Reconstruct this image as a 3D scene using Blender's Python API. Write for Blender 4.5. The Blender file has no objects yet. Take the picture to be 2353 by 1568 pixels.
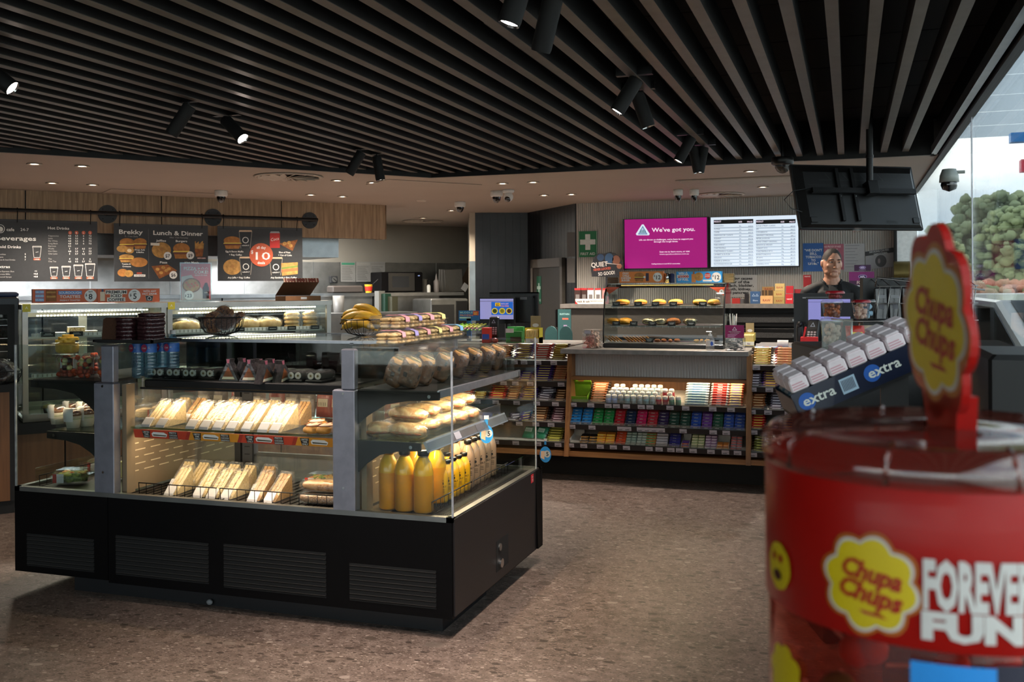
import bpy, bmesh, math, random
from mathutils import Matrix, Vector, noise
R = math.radians
PI = math.pi
SC = bpy.context.scene
COL = SC.collection
random.seed(7)

# ---------------------------------------------------------------- camera, world, exposure
F, CX, CY, EYE = 2288.0, 1176.5, 660.0, 1.5          # focal length and principal point in pixels of 2353 x 1568
YAW, ROLL = math.atan(776 / 2288), R(0.4)
ca, sa = math.cos(YAW), math.sin(YAW)
cam_d = bpy.data.cameras.new('camera')
cam = bpy.data.objects.new('camera', cam_d)
COL.objects.link(cam)
cam_d.sensor_width = 36.0
cam_d.lens = 36.0 * F / 2353
cam_d.shift_y = (CY - 784) / 2353
cam_d.clip_start = 0.05
cam_d.clip_end = 400
cam.matrix_world = Matrix.Translation((0, 0, EYE)) @ Matrix.Rotation(YAW, 4, 'Z') @ Matrix.Rotation(PI / 2, 4, 'X') @ Matrix.Rotation(-ROLL, 4, 'Z')
cam_d.dof.use_dof = True
cam_d.dof.focus_distance = 5.6
cam_d.dof.aperture_fstop = 8.5
SC.camera = cam
SC.view_settings.view_transform = 'Standard'
SC.view_settings.look = 'None'
SC.view_settings.exposure = 0.7
SC.view_settings.gamma = 1.0
SC.view_settings.use_curve_mapping = False
cy = SC.cycles
cy.max_bounces = 8
cy.diffuse_bounces = 4
cy.glossy_bounces = 4
cy.transmission_bounces = 6
cy.transparent_max_bounces = 48
cy.sample_clamp_indirect = 4.0
cy.caustics_reflective = False
cy.caustics_refractive = False
cy.use_denoising = True
cy.use_adaptive_sampling = True

def srgb(h):
 if isinstance(h, str):
  h = h.lstrip('#')
  c = [int(h[i:i + 2], 16) / 255 for i in (0, 2, 4)]
 else:
  c = [x / 255 for x in h]
 return tuple((x / 12.92 if x <= .04045 else ((x + .055) / 1.055) ** 2.4) for x in c) + (1.0,)

W = bpy.data.worlds.new('sky')
SC.world = W
W.use_nodes = True
nt = W.node_tree
nt.nodes.clear()
o_ = nt.nodes.new('ShaderNodeOutputWorld')
bg = nt.nodes.new('ShaderNodeBackground')
tc = nt.nodes.new('ShaderNodeTexCoord')
mp = nt.nodes.new('ShaderNodeMapping')
mp.inputs['Scale'].default_value = (1.0, 1.0, 3.2)
mp.inputs['Location'].default_value = (0.7, 0.2, 0.3)
nz = nt.nodes.new('ShaderNodeTexNoise')
nz.inputs['Scale'].default_value = 2.3
nz.inputs['Detail'].default_value = 5
cr = nt.nodes.new('ShaderNodeValToRGB')
cr.color_ramp.elements[0].position = .40
cr.color_ramp.elements[0].color = (.36, .44, .55, 1)
cr.color_ramp.elements[1].position = .62
cr.color_ramp.elements[1].color = (1, 1, 1, 1)
for a_, b_ in ((tc.outputs['Generated'], mp.inputs[0]), (mp.outputs[0], nz.inputs[0]), (nz.outputs[0], cr.inputs[0]), (cr.outputs[0], bg.inputs[0]), (bg.outputs[0], o_.inputs[0])):
 nt.links.new(a_, b_)
bg.inputs[1].default_value = 2.6

# ---------------------------------------------------------------- pixel -> point on a known plane
def ray(u, v):
 x, y = (u - CX) / F, -(v - CY) / F
 x, y = x * math.cos(ROLL) + y * math.sin(ROLL), -x * math.sin(ROLL) + y * math.cos(ROLL)
 return Vector((-sa + ca * x, ca + sa * x, y))

WD = Vector((math.sin(R(39)), math.cos(R(39)), 0))    # the cafe side of the shop runs along this
WN = Vector((WD.y, -WD.x, 0))                         # towards the shop floor from the cafe wall

def P(u, v, X=None, Y=None, Z=None, wall=None, d=None):
 r = ray(u, v)
 if X is not None: t = X / r.x
 elif Y is not None: t = Y / r.y
 elif Z is not None: t = (Z - EYE) / r.z
 elif wall is not None: t = wall / r.dot(WN)
 else: t = d
 return Vector((0, 0, EYE)) + r * t

# ---------------------------------------------------------------- materials
MATS = {}
def mat(name, col='808080', rough=.5, metal=0.0, emit=0.0, noise_amt=.06, scale=30., bump=0.0, coat=0.0, spec=.5, col2=None, sub=0.0, ecol=None):
 if name in MATS: return MATS[name]
 m = bpy.data.materials.new(name)
 m.use_nodes = True
 t = m.node_tree
 b = t.nodes['Principled BSDF']
 c = srgb(col)
 b.inputs['Roughness'].default_value = rough
 b.inputs['Metallic'].default_value = metal
 b.inputs['Specular IOR Level'].default_value = spec
 if coat: b.inputs['Coat Weight'].default_value = coat
 if sub:
  b.inputs['Subsurface Weight'].default_value = sub
  b.inputs['Subsurface Radius'].default_value = (.01, .005, .003)
 if emit:
  b.inputs['Emission Color'].default_value = srgb(ecol or col)
  b.inputs['Emission Strength'].default_value = emit
 if noise_amt or col2 or bump:
  n = t.nodes.new('ShaderNodeTexNoise')
  n.inputs['Scale'].default_value = scale
  n.inputs['Detail'].default_value = 4
  tc = t.nodes.new('ShaderNodeTexCoord')
  t.links.new(tc.outputs['Object'], n.inputs[0])
  r_ = t.nodes.new('ShaderNodeValToRGB')
  c2 = srgb(col2) if col2 else tuple(min(1, x * (1 + noise_amt)) for x in c[:3]) + (1,)
  c1 = c if col2 else tuple(x * (1 - noise_amt) for x in c[:3]) + (1,)
  r_.color_ramp.elements[0].position = .35
  r_.color_ramp.elements[0].color = c1
  r_.color_ramp.elements[1].position = .65
  r_.color_ramp.elements[1].color = c2
  t.links.new(n.outputs[0], r_.inputs[0])
  t.links.new(r_.outputs[0], b.inputs['Base Color'])
  if bump:
   bu = t.nodes.new('ShaderNodeBump')
   bu.inputs['Strength'].default_value = bump
   bu.inputs['Distance'].default_value = .004
   t.links.new(n.outputs[0], bu.inputs['Height'])
   t.links.new(bu.outputs[0], b.inputs['Normal'])
 else:
  b.inputs['Base Color'].default_value = c
 MATS[name] = m
 return m

def clear(name, tint='ffffff', refl=.12, rough=.05, edge=.9, haze=0.0, hcol='ffffff', wrinkle=0.0, wscale=60.):
 """thin transparent sheet: see-through with a fresnel-weighted gloss; haze adds a milky diffuse share"""
 if name in MATS: return MATS[name]
 m = bpy.data.materials.new(name)
 m.use_nodes = True
 t = m.node_tree
 t.nodes.clear()
 out = t.nodes.new('ShaderNodeOutputMaterial')
 tr = t.nodes.new('ShaderNodeBsdfTransparent')
 tr.inputs[0].default_value = srgb(tint)
 gl = t.nodes.new('ShaderNodeBsdfGlossy')
 gl.inputs['Roughness'].default_value = rough
 lw = t.nodes.new('ShaderNodeLayerWeight')
 lw.inputs['Blend'].default_value = .35
 mr = t.nodes.new('ShaderNodeMapRange')
 mr.inputs['To Min'].default_value = refl * .5
 mr.inputs['To Max'].default_value = edge
 pw = t.nodes.new('ShaderNodeMath'); pw.operation = 'POWER'; pw.inputs[1].default_value = 3.0
 t.links.new(lw.outputs['Facing'], pw.inputs[0])
 t.links.new(pw.outputs[0], mr.inputs['Value'])
 mx = t.nodes.new('ShaderNodeMixShader')
 t.links.new(mr.outputs[0], mx.inputs[0])
 if haze:
  df = t.nodes.new('ShaderNodeBsdfDiffuse')
  df.inputs[0].default_value = srgb(hcol)
  m2 = t.nodes.new('ShaderNodeMixShader')
  m2.inputs[0].default_value = haze
  t.links.new(tr.outputs[0], m2.inputs[1]); t.links.new(df.outputs[0], m2.inputs[2])
  t.links.new(m2.outputs[0], mx.inputs[1])
 else:
  t.links.new(tr.outputs[0], mx.inputs[1])
 t.links.new(gl.outputs[0], mx.inputs[2])
 if wrinkle:
  n = t.nodes.new('ShaderNodeTexNoise'); n.inputs['Scale'].default_value = wscale; n.inputs['Detail'].default_value = 3
  tcn = t.nodes.new('ShaderNodeTexCoord'); t.links.new(tcn.outputs['Object'], n.inputs[0])
  bu = t.nodes.new('ShaderNodeBump'); bu.inputs['Strength'].default_value = wrinkle; bu.inputs['Distance'].default_value = .01
  t.links.new(n.outputs[0], bu.inputs['Height'])
  t.links.new(bu.outputs[0], gl.inputs['Normal']); t.links.new(bu.outputs[0], lw.inputs['Normal'])
 t.links.new(mx.outputs[0], out.inputs[0])
 MATS[name] = m
 return m

def wood(name, c1, c2, rough=.5, axis='Z', scale=14., rot=0.0):
 if name in MATS: return MATS[name]
 m = mat(name, c1, rough)
 t = m.node_tree
 b = t.nodes['Principled BSDF']
 for n in [n for n in t.nodes if n.type in ('TEX_NOISE', 'VALTORGB', 'TEX_COORD')]: t.nodes.remove(n)
 tcn = t.nodes.new('ShaderNodeTexCoord'); mpn = t.nodes.new('ShaderNodeMapping')
 s = [scale, scale, scale]
 s['XYZ'.index(axis)] = scale * .06
 mpn.inputs['Scale'].default_value = s
 mpn.inputs['Rotation'].default_value = (0, 0, rot)
 n = t.nodes.new('ShaderNodeTexNoise'); n.inputs['Scale'].default_value = 2.2; n.inputs['Detail'].default_value = 8; n.inputs['Distortion'].default_value = .6
 r_ = t.nodes.new('ShaderNodeValToRGB')
 r_.color_ramp.elements[0].position = .3; r_.color_ramp.elements[0].color = srgb(c1)
 r_.color_ramp.elements[1].position = .68; r_.color_ramp.elements[1].color = srgb(c2)
 for a_, b_ in ((tcn.outputs['Object'], mpn.inputs[0]), (mpn.outputs[0], n.inputs[0]), (n.outputs[0], r_.inputs[0]), (r_.outputs[0], b.inputs['Base Color'])):
  t.links.new(a_, b_)
 return m

def lighten(h, k):
 return [255 * (12.92 * x if x <= .0031308 else 1.055 * x ** (1 / 2.4) - .055) for x in (min(.86, c * k) for c in srgb(h)[:3])]

def Mx(name):
 """material by a short key; a bare colour 'c:RRGGBB' makes a satin print colour"""
 if not isinstance(name, str): return name
 if name in MATS: return MATS[name]
 if name.startswith('c:'): return mat(name, lighten(name[2:], 1.55), .45, noise_amt=.03)
 if name.startswith('g:'): return mat(name, lighten(name[2:], 1.25), .22, noise_amt=.08, scale=90., bump=.5, coat=.3)   # glossy wrinkled wrapper
 if name.startswith('e:'): return mat(name, name[2:], .4, emit=.55, noise_amt=0)                          # screen pixel
 raise KeyError(name)

# ---------------------------------------------------------------- text outlines as mesh pieces
_TXT = {}
def text_mesh(s, bold=True):
 k = (s, bold)
 if k in _TXT: return _TXT[k]
 cu = bpy.data.curves.new('t', 'FONT')
 cu.body = s
 cu.size = 1.0
 cu.resolution_u = 2
 if bold: cu.offset = .018 if bold is True else bold
 ob = bpy.data.objects.new('t', cu)
 COL.objects.link(ob)
 me = ob.to_mesh()
 vs = [tuple(v.co) for v in me.vertices]
 fs = [tuple(p.vertices) for p in me.polygons]
 ob.to_mesh_clear()
 bpy.data.objects.remove(ob)
 bpy.data.curves.remove(cu)
 if vs:
  x0 = min(v[0] for v in vs); x1 = max(v[0] for v in vs)
  y0 = min(v[1] for v in vs); y1 = max(v[1] for v in vs)
 else: x0 = x1 = y0 = y1 = 0
 _TXT[k] = (vs, fs, x0, x1, y0, y1)
 return _TXT[k]

# ---------------------------------------------------------------- mesh collector
def frame(o, r, u):
 """matrix with origin o, x axis r, z axis up u, y axis into the surface"""
 r = Vector(r).normalized(); u = Vector(u).normalized()
 n = u.cross(r)
 return Matrix(((r.x, n.x, u.x, o[0]), (r.y, n.y, u.y, o[1]), (r.z, n.z, u.z, o[2]), (0, 0, 0, 1)))

class MB:
 def __init__(s, M=None):
  s.v, s.f, s.m, s.sm, s.mats = [], [], [], [], []
  s.M = M or Matrix()
 def mi(s, m):
  m = Mx(m)
  if m not in s.mats: s.mats.append(m)
  return s.mats.index(m)
 def add(s, vs, fs, m, smooth=False):
  b = len(s.v); i = s.mi(m)
  s.v += [s.M @ Vector(v) for v in vs]
  for f in fs:
   s.f.append(tuple(b + k for k in f)); s.m.append(i); s.sm.append(smooth)
  return s
 def box(s, x0, x1, y0, y1, z0, z1, m, M=None):
  vs = [(x, y, z) for x in (x0, x1) for y in (y0, y1) for z in (z0, z1)]
  if M: vs = [M @ Vector(v) for v in vs]
  return s.add(vs, [(0, 1, 3, 2), (4, 6, 7, 5), (0, 4, 5, 1), (2, 3, 7, 6), (0, 2, 6, 4), (1, 5, 7, 3)], m)
 def rbox(s, x0, x1, y0, y1, z0, z1, m, r=.01, M=None):
  """box with a chamfered rim all round"""
  r = min(r, (x1 - x0) * .49, (y1 - y0) * .49, (z1 - z0) * .49)
  rings = []
  for z, q in ((z0, r), (z0 + r, 0), (z1 - r, 0), (z1, r)):
   a, b, c, d = x0 + q, x1 - q, y0 + q, y1 - q
   k = r * .6
   rings.append([(a + k, c, z), (b - k, c, z), (b, c + k, z), (b, d - k, z), (b - k, d, z), (a + k, d, z), (a, d - k, z), (a, c + k, z)])
  vs = [v for g in rings for v in g]
  if M: vs = [M @ Vector(v) for v in vs]
  fs = [tuple(range(7, -1, -1)), tuple(range(24, 32))]
  for i in range(3):
   for j in range(8):
    fs.append((i * 8 + j, i * 8 + (j + 1) % 8, (i + 1) * 8 + (j + 1) % 8, (i + 1) * 8 + j))
  return s.add(vs, fs, m)
 def lathe(s, prof, m, n=20, M=None, smooth=True, caps=True):
  vs = []; fs = []
  for r, z in prof:
   for k in range(n):
    a = 2 * PI * k / n
    vs.append((r * math.cos(a), r * math.sin(a), z))
  for i in range(len(prof) - 1):
   for k in range(n):
    fs.append((i * n + k, i * n + (k + 1) % n, (i + 1) * n + (k + 1) % n, (i + 1) * n + k))
  if M: vs = [M @ Vector(v) for v in vs]
  s.add(vs, fs, m, smooth)
  if caps:
   for i, rev in ((0, True), (len(prof) - 1, False)):
    if prof[i][0] > 1e-5:
     f = list(range(n))
     if rev: f.reverse()
     s.add(vs[i * n:(i + 1) * n], [tuple(f)], m)
  return s
 def cyl(s, p0, p1, r, m, n=14, r2=None, caps=True, smooth=True):
  p0 = Vector(p0); p1 = Vector(p1); d = p1 - p0
  q = d.to_track_quat('Z', 'Y').to_matrix().to_4x4()
  return s.lathe([(r, 0), (r if r2 is None else r2, d.length)], m, n, Matrix.Translation(p0) @ q, smooth, caps)
 def tube(s, pts, r, m, n=6, closed=False):
  pts = [Vector(p) for p in pts]; N = len(pts); vs = []; fs = []
  up = Vector((0, 0, 1)); rr = r if isinstance(r, (list, tuple)) else [r] * N
  for i, p in enumerate(pts):
   a = pts[i - 1] if (i > 0 or closed) else p
   b = pts[(i + 1) % N] if (i < N - 1 or closed) else p
   t = (b - a).normalized() if (b - a).length > 1e-9 else Vector((0, 0, 1))
   x = t.cross(up)
   if x.length < .05: x = t.cross(Vector((1, 0, 0)))
   x.normalize(); y = x.cross(t)
   for k in range(n):
    an = 2 * PI * k / n
    vs.append(p + (x * math.cos(an) + y * math.sin(an)) * rr[i])
  for i in range(N if closed else N - 1):
   j = (i + 1) % N
   for k in range(n): fs.append((i * n + k, j * n + k, j * n + (k + 1) % n, i * n + (k + 1) % n))
  if not closed: fs += [tuple(range(n)), tuple(reversed(range((N - 1) * n, N * n)))]
  return s.add(vs, fs, m, True)
 def prism(s, poly, y0, y1, m, M=None):
  """poly in (x, z), extruded along y"""
  n = len(poly)
  vs = [(x, y0, z) for x, z in poly] + [(x, y1, z) for x, z in poly]
  if M: vs = [M @ Vector(v) for v in vs]
  fs = [tuple(range(n)), tuple(reversed(range(n, 2 * n)))] + [(i, i + n, (i + 1) % n + n, (i + 1) % n) for i in range(n)]
  return s.add(vs, fs, m)
 def blob(s, c, rx, ry, rz, m, p=2.0, nu=16, nv=10, M=None, bump=0.0, seed=0, bs=12.):
  """superellipsoid with optional lumps"""
  vs = []; fs = []
  def sg(x, e): return math.copysign(abs(x) ** e, x)
  e = 2.0 / p
  for j in range(nv + 1):
   th = -PI / 2 + PI * j / nv
   for i in range(nu):
    ph = 2 * PI * i / nu
    v = Vector((rx * sg(math.cos(th), e) * sg(math.cos(ph), e), ry * sg(math.cos(th), e) * sg(math.sin(ph), e), rz * sg(math.sin(th), e)))
    if bump: v *= 1 + bump * noise.noise(v * bs + Vector((seed * 3.1, seed * 1.7, 0)))
    vs.append(v)
  if M: vs = [M @ v for v in vs]
  vs = [v + Vector(c) for v in vs]
  for j in range(nv):
   for i in range(nu): fs.append((j * nu + i, j * nu + (i + 1) % nu, (j + 1) * nu + (i + 1) % nu, (j + 1) * nu + i))
  return s.add(vs, fs, m, True)
 # flat graphics in the local x-z plane, on the -y side of the sheet; lay = stacking order
 def rect(s, x0, x1, z0, z1, m, lay=1):
  y = -lay * .0006
  return s.add([(x0, y, z0), (x1, y, z0), (x1, y, z1), (x0, y, z1)], [(0, 1, 2, 3)], m)
 def poly(s, pts, m, lay=1):
  y = -lay * .0006
  return s.add([(x, y, z) for x, z in pts], [tuple(range(len(pts)))], m)
 def disc(s, x, z, rx, m, lay=1, rz=None, n=24, rot=0):
  rz = rx if rz is None else rz
  return s.poly([(x + rx * math.cos(a) * math.cos(rot) - rz * math.sin(a) * math.sin(rot), z + rx * math.cos(a) * math.sin(rot) + rz * math.sin(a) * math.cos(rot)) for a in [2 * PI * k / n for k in range(n)]], m, lay)
 def text(s, t, x, z, h, m, lay=2, al='c', bold=True, wmax=None, rot=0, w=None, shear=0):
  """t with capital height h; x,z = baseline point"""
  vs, fs, x0, x1, y0, y1 = text_mesh(t, bold)
  if not vs: return s
  k = h / .73; kx = k
  wd = (x1 - x0) * k
  if w: kx = k * w / wd; wd = w
  elif wmax and wd > wmax: kx = k * wmax / wd; wd = wmax
  ox = {'l': 0, 'c': -wd / 2, 'r': -wd}[al]
  y = -lay * .0006; cr_, sr_ = math.cos(rot), math.sin(rot)
  out = []
  for v in vs:
   a = ox + (v[0] - x0) * kx; b = v[1] * k
   a += b * shear
   out.append((x + a * cr_ - b * sr_, y, z + a * sr_ + b * cr_))
  return s.add(out, fs, m)
 def build(s, name, parent=None, label=None, cat=None, group=None, kind=None, bevel=0, sub=0, origin=None):
  me = bpy.data.meshes.new(name)
  org = Vector(origin) if origin is not None else Vector((0, 0, 0))
  me.from_pydata([v - org for v in s.v], [], s.f)
  for m in s.mats: me.materials.append(m)
  me.polygons.foreach_set('material_index', s.m)
  me.polygons.foreach_set('use_smooth', s.sm)
  me.update()
  ob = bpy.data.objects.new(name, me)
  COL.objects.link(ob)
  ob.location = org
  if parent is not None:
   ob.parent = parent
   if parent.get('_w') is not None: ob.location = org - Vector(parent['_w'])
  if bevel:
   b = ob.modifiers.new('b', 'BEVEL'); b.width = bevel; b.segments = 2; b.limit_method = 'ANGLE'; b.angle_limit = R(40)
  if sub:
   b = ob.modifiers.new('s', 'SUBSURF'); b.levels = b.render_levels = sub
  tag(ob, label, cat, group, kind)
  return ob

def tag(o, label=None, cat=None, group=None, kind=None):
 if label: o['label'] = label
 if cat: o['category'] = cat
 if group: o['group'] = group
 if kind: o['kind'] = kind
 return o

KIDS = {}
def thing(name, label=None, cat=None, loc=(0, 0, 0), rz=0, group=None, world=False):
 """an Empty at the thing's base; with world=True its parts are written in world coordinates"""
 o = bpy.data.objects.new(name, None)
 COL.objects.link(o)
 o.empty_display_size = .05
 o.location = loc
 o.rotation_euler = (0, 0, rz)
 if world: o['_w'] = list(loc)
 return tag(o, label, cat, group)

def kids(o): return [c for c in COL.objects if c.parent == o]

class Proto:
 """a thing built once; place() moves the first one, then copies it with copies of its parts"""
 def __init__(s, root):
  s.root = root; s.used = False
  s.tree = [(c, kids(c)) for c in kids(root)]
 def place(s, M, label, group=None, cat=None):
  if not s.used: r = s.root; s.used = True
  else:
   r = s.root.copy(); COL.objects.link(r)
   for c, gs in s.tree:
    d = c.copy(); COL.objects.link(d); d.parent = r
    for g in gs:
     e = g.copy(); COL.objects.link(e); e.parent = d
  if isinstance(M, Matrix): r.rotation_mode = 'XYZ'; r.matrix_local = M
  else: r.location = M
  tag(r, label, cat, group)
  return r

def TR(p, rz=0, rx=0, ry=0, s=1):
 M = Matrix.Translation(Vector(p)) @ Matrix.Rotation(rz, 4, 'Z') @ Matrix.Rotation(ry, 4, 'Y') @ Matrix.Rotation(rx, 4, 'X')
 if s != 1:
  S = Matrix.Diagonal(Vector((s, s, s, 1)) if not isinstance(s, tuple) else Vector(s + (1,)))
  M = M @ S
 return M

def spot(name, p, target, power, size=70, col=(1, .86, .7), blend=.6, r=.03):
 l = bpy.data.lights.new(name, 'SPOT')
 l.energy = power; l.color = col; l.spot_size = R(size); l.spot_blend = blend; l.shadow_soft_size = r
 o = bpy.data.objects.new(name, l); COL.objects.link(o)
 o.location = p
 o.rotation_euler = (Vector(target) - Vector(p)).to_track_quat('-Z', 'Y').to_euler()
 return o
def area(name, p, target, power, sx, sy, col=(1, .8, .58), roll=None):
 l = bpy.data.lights.new(name, 'AREA'); l.shape = 'RECTANGLE'; l.size = sx; l.size_y = sy; l.energy = power; l.color = col
 o = bpy.data.objects.new(name, l); COL.objects.link(o); o.location = p
 o.rotation_euler = (Vector(target) - Vector(p)).to_track_quat('-Z', 'Y').to_euler() if roll is None else roll
 return o

# shared surfaces
mat('black_metal', '0c0b0c', .42, spec=.3, noise_amt=.1, scale=60)
mat('matt_black', '0d0d0e', .7)
mat('black_plastic', '111113', .35)
mat('dark_grey', '2b2c2e', .5)
mat('steel', 'a8a9a8', .28, 1.0, noise_amt=.1, scale=8)
mat('steel_dull', '8b8c8a', .42, 1.0, noise_amt=.15, scale=5)
mat('alu', 'b9bcc4', .35, 1.0)
mat('alu_post', '8c8d98', .45, .8, noise_amt=.08, scale=20)
mat('chrome', 'd8d8d8', .12, 1.0)
mat('white', 'e8e6e2', .5)
mat('paper', 'dcdad6', .6)
mat('white_plastic', 'd9d8d4', .35)
wood('wood_pale', '6e5440', '9a7a5c', .5, 'Z', 16.)
wood('wood_oak', '8a5a34', 'b07a48', .45, 'Z', 20.)
wood('wood_oak_h', '80532f', 'b07a48', .45, 'X', 20.)
mat('laminate', '6f6b68', .45, noise_amt=.12, scale=25)
clear('glass', 'f2f7f5', .10, .02, .85)
clear('acrylic', 'f4f6f6', .14, .06, .8, haze=.03)
clear('glass_green', 'c9dccf', .14, .03, .9)
clear('cling', 'ffffff', .22, .16, .9, haze=.04, wrinkle=1.0, wscale=55.)
clear('cling_brown', 'b09880', .16, .15, .7, wrinkle=1.0, wscale=80.)
clear('clam', 'fbfbfb', .18, .08, .9, haze=.03)
clear('pet', 'fffcf4', .10, .06, .8)
clear('smoke', '9a9c9c', .12, .05, .8)

# ================================================================ THE ROOM
# ---- floor: speckled stone-look vinyl
def floor_mat():
 m = bpy.data.materials.new('terrazzo'); m.use_nodes = True
 t = m.node_tree; b = t.nodes['Principled BSDF']; N = t.nodes.new; L = t.links.new
 tcn = N('ShaderNodeTexCoord')
 def mapping(s, rot=.35):
  q = N('ShaderNodeMapping'); q.inputs['Scale'].default_value = s; q.inputs['Rotation'].default_value = (0, 0, rot)
  L(tcn.outputs['Object'], q.inputs[0]); return q
 wn = N('ShaderNodeTexNoise'); wn.inputs['Scale'].default_value = 9; wn.inputs['Detail'].default_value = 2
 L(tcn.outputs['Object'], wn.inputs[0])
 base = N('ShaderNodeTexNoise'); base.inputs['Scale'].default_value = 16; base.inputs['Detail'].default_value = 9; base.inputs['Roughness'].default_value = .72
 L(tcn.outputs['Object'], base.inputs[0])
 r0 = N('ShaderNodeValToRGB')
 r0.color_ramp.elements[0].position = .32; r0.color_ramp.elements[0].color = srgb('54463f')
 r0.color_ramp.elements[1].position = .7; r0.color_ramp.elements[1].color = srgb('8a7a71')
 L(base.outputs[0], r0.inputs[0])
 cur = r0.outputs[0]
 for sc_, w, lo, hi, c1, c2, thr, sm in ((150, .8, 0, .1, '473d38', 'a1938a', .95, .50), (70, .8, 0, .1, '4a3e38', 'a5968b', .8, .5), (32, .9, 0, .1, '3b322d', 'a39489', .45, .42), (14, 1.1, 0, .1, '52473f', '9d8f85', .28, .42)):
  q = mapping((sc_ * .62, sc_, sc_), .3 + sc_ * .01)
  add = N('ShaderNodeMixRGB'); add.blend_type = 'ADD'; add.inputs[0].default_value = .5 * w
  L(q.outputs[0], add.inputs[1]); L(wn.outputs[1], add.inputs[2])
  vo = N('ShaderNodeTexVoronoi'); vo.inputs['Scale'].default_value = 1.0
  L(add.outputs[0], vo.inputs[0])
  # chip mask: small distance to the cell centre and a chosen cell
  sep = N('ShaderNodeSeparateColor'); L(vo.outputs['Color'], sep.inputs[0])
  ch = N('ShaderNodeMath'); ch.operation = 'LESS_THAN'; ch.inputs[1].default_value = thr; L(sep.outputs[0], ch.inputs[0])
  rad = N('ShaderNodeMath'); rad.operation = 'MULTIPLY'; rad.inputs[1].default_value = .2 + sm * .6; L(sep.outputs[1], rad.inputs[0])
  dd = N('ShaderNodeMath'); dd.operation = 'LESS_THAN'; L(vo.outputs['Distance'], dd.inputs[0]); L(rad.outputs[0], dd.inputs[1])
  mk = N('ShaderNodeMath'); mk.operation = 'MULTIPLY'; L(ch.outputs[0], mk.inputs[0]); L(dd.outputs[0], mk.inputs[1])
  k = N('ShaderNodeMath'); k.operation = 'MULTIPLY'; k.inputs[1].default_value = .8; L(mk.outputs[0], k.inputs[0])
  cc = N('ShaderNodeValToRGB'); cc.color_ramp.elements[0].color = srgb(c1); cc.color_ramp.elements[1].color = srgb(c2)
  cc.color_ramp.elements[0].position = .3; cc.color_ramp.elements[1].position = .6
  L(sep.outputs[2], cc.inputs[0])
  mx = N('ShaderNodeMixRGB'); L(k.outputs[0], mx.inputs[0]); L(cur, mx.inputs[1]); L(cc.outputs[0], mx.inputs[2])
  cur = mx.outputs[0]
 L(cur, b.inputs['Base Color'])
 b.inputs['Roughness'].default_value = .42
 b.inputs['Specular IOR Level'].default_value = .35
 MATS['terrazzo'] = m
floor_mat()
MB().box(-16, .66, -5, 17.5, -.05, 0, 'terrazzo').build('floor', kind='structure')

# ---- ceiling: plaster around, dark slatted field over the shop floor
mat('plaster', 'a89c90', .7, noise_amt=.02, scale=2)
mat('void_board', '151416', .85, noise_amt=.25, scale=120)
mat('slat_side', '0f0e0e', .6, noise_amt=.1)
def slat_mat():
 m = mat('slat', '6a615a', .40, noise_amt=.1, scale=12)
 m.node_tree.nodes['Principled BSDF'].inputs['Metallic'].default_value = .12
slat_mat()
FC = P(990, 408, Z=2.5)                                  # corner of the slatted field
FY = FC.y
b = MB()
far = FC - WD * 17
b.add([(far.x, far.y, 2.5), (FC.x, FC.y, 2.5), (FC.x, 17.5, 2.5), (-16, 17.5, 2.5), (-16, far.y, 2.5)], [(0, 1, 2, 3, 4)], 'plaster')
b.add([(FC.x, FY, 2.5), (.68, FY, 2.5), (.68, 17.5, 2.5), (FC.x, 17.5, 2.5)], [(0, 1, 2, 3)], 'plaster')
b.add([(-16, -5, 3.05), (.7, -5, 3.05), (.7, 17.5, 3.05), (-16, 17.5, 3.05)], [(0, 1, 2, 3)], 'plaster')
ceil = b.build('ceiling', kind='structure')
b = MB()
for i in range(18):                                      # dark boards above the slats
 y0 = -5 + i * .75
 b.box(-16, .68, y0 + .006, y0 + .744, 2.80, 2.83, 'void_board')
b.box(-16, .68, -5, 8.6, 2.835, 2.84, 'matt_black')
b.build('void_board', parent=ceil, kind='structure')
XS = P(2226, 0, Z=2.53).x
for i in range(88):
 x = XS - i * .1575
 ye = FY - .03 if x > FC.x else FC.y - (FC.x - x) * WD.y / WD.x - .04
 if ye < -4: break
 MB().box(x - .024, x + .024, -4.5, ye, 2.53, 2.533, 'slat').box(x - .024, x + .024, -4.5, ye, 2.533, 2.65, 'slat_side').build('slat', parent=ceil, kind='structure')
b = MB()                                                 # black edge trims of the slatted field
b.box(FC.x - .02, .62, FY - .03, FY + .0, 2.495, 2.80, 'black_metal')
b.build('trim_1', kind='structure')
b = MB()
M = Matrix(((WD.x, WN.x, 0, FC.x), (WD.y, WN.y, 0, FC.y), (0, 0, 1, 0), (0, 0, 0, 1)))
b.box(-17, 0, 0, .03, 2.495, 2.80, 'black_metal', M)
b.build('trim_2', kind='structure')
# steel head track along the glass
b = MB()
b.box(.60, .64, -5, FY + .1, 2.50, 2.56, 'steel'); b.box(.655, .70, -5, 11.6, 2.48, 3.05, 'black_metal')
b.build('trim_3', kind='structure')

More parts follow.
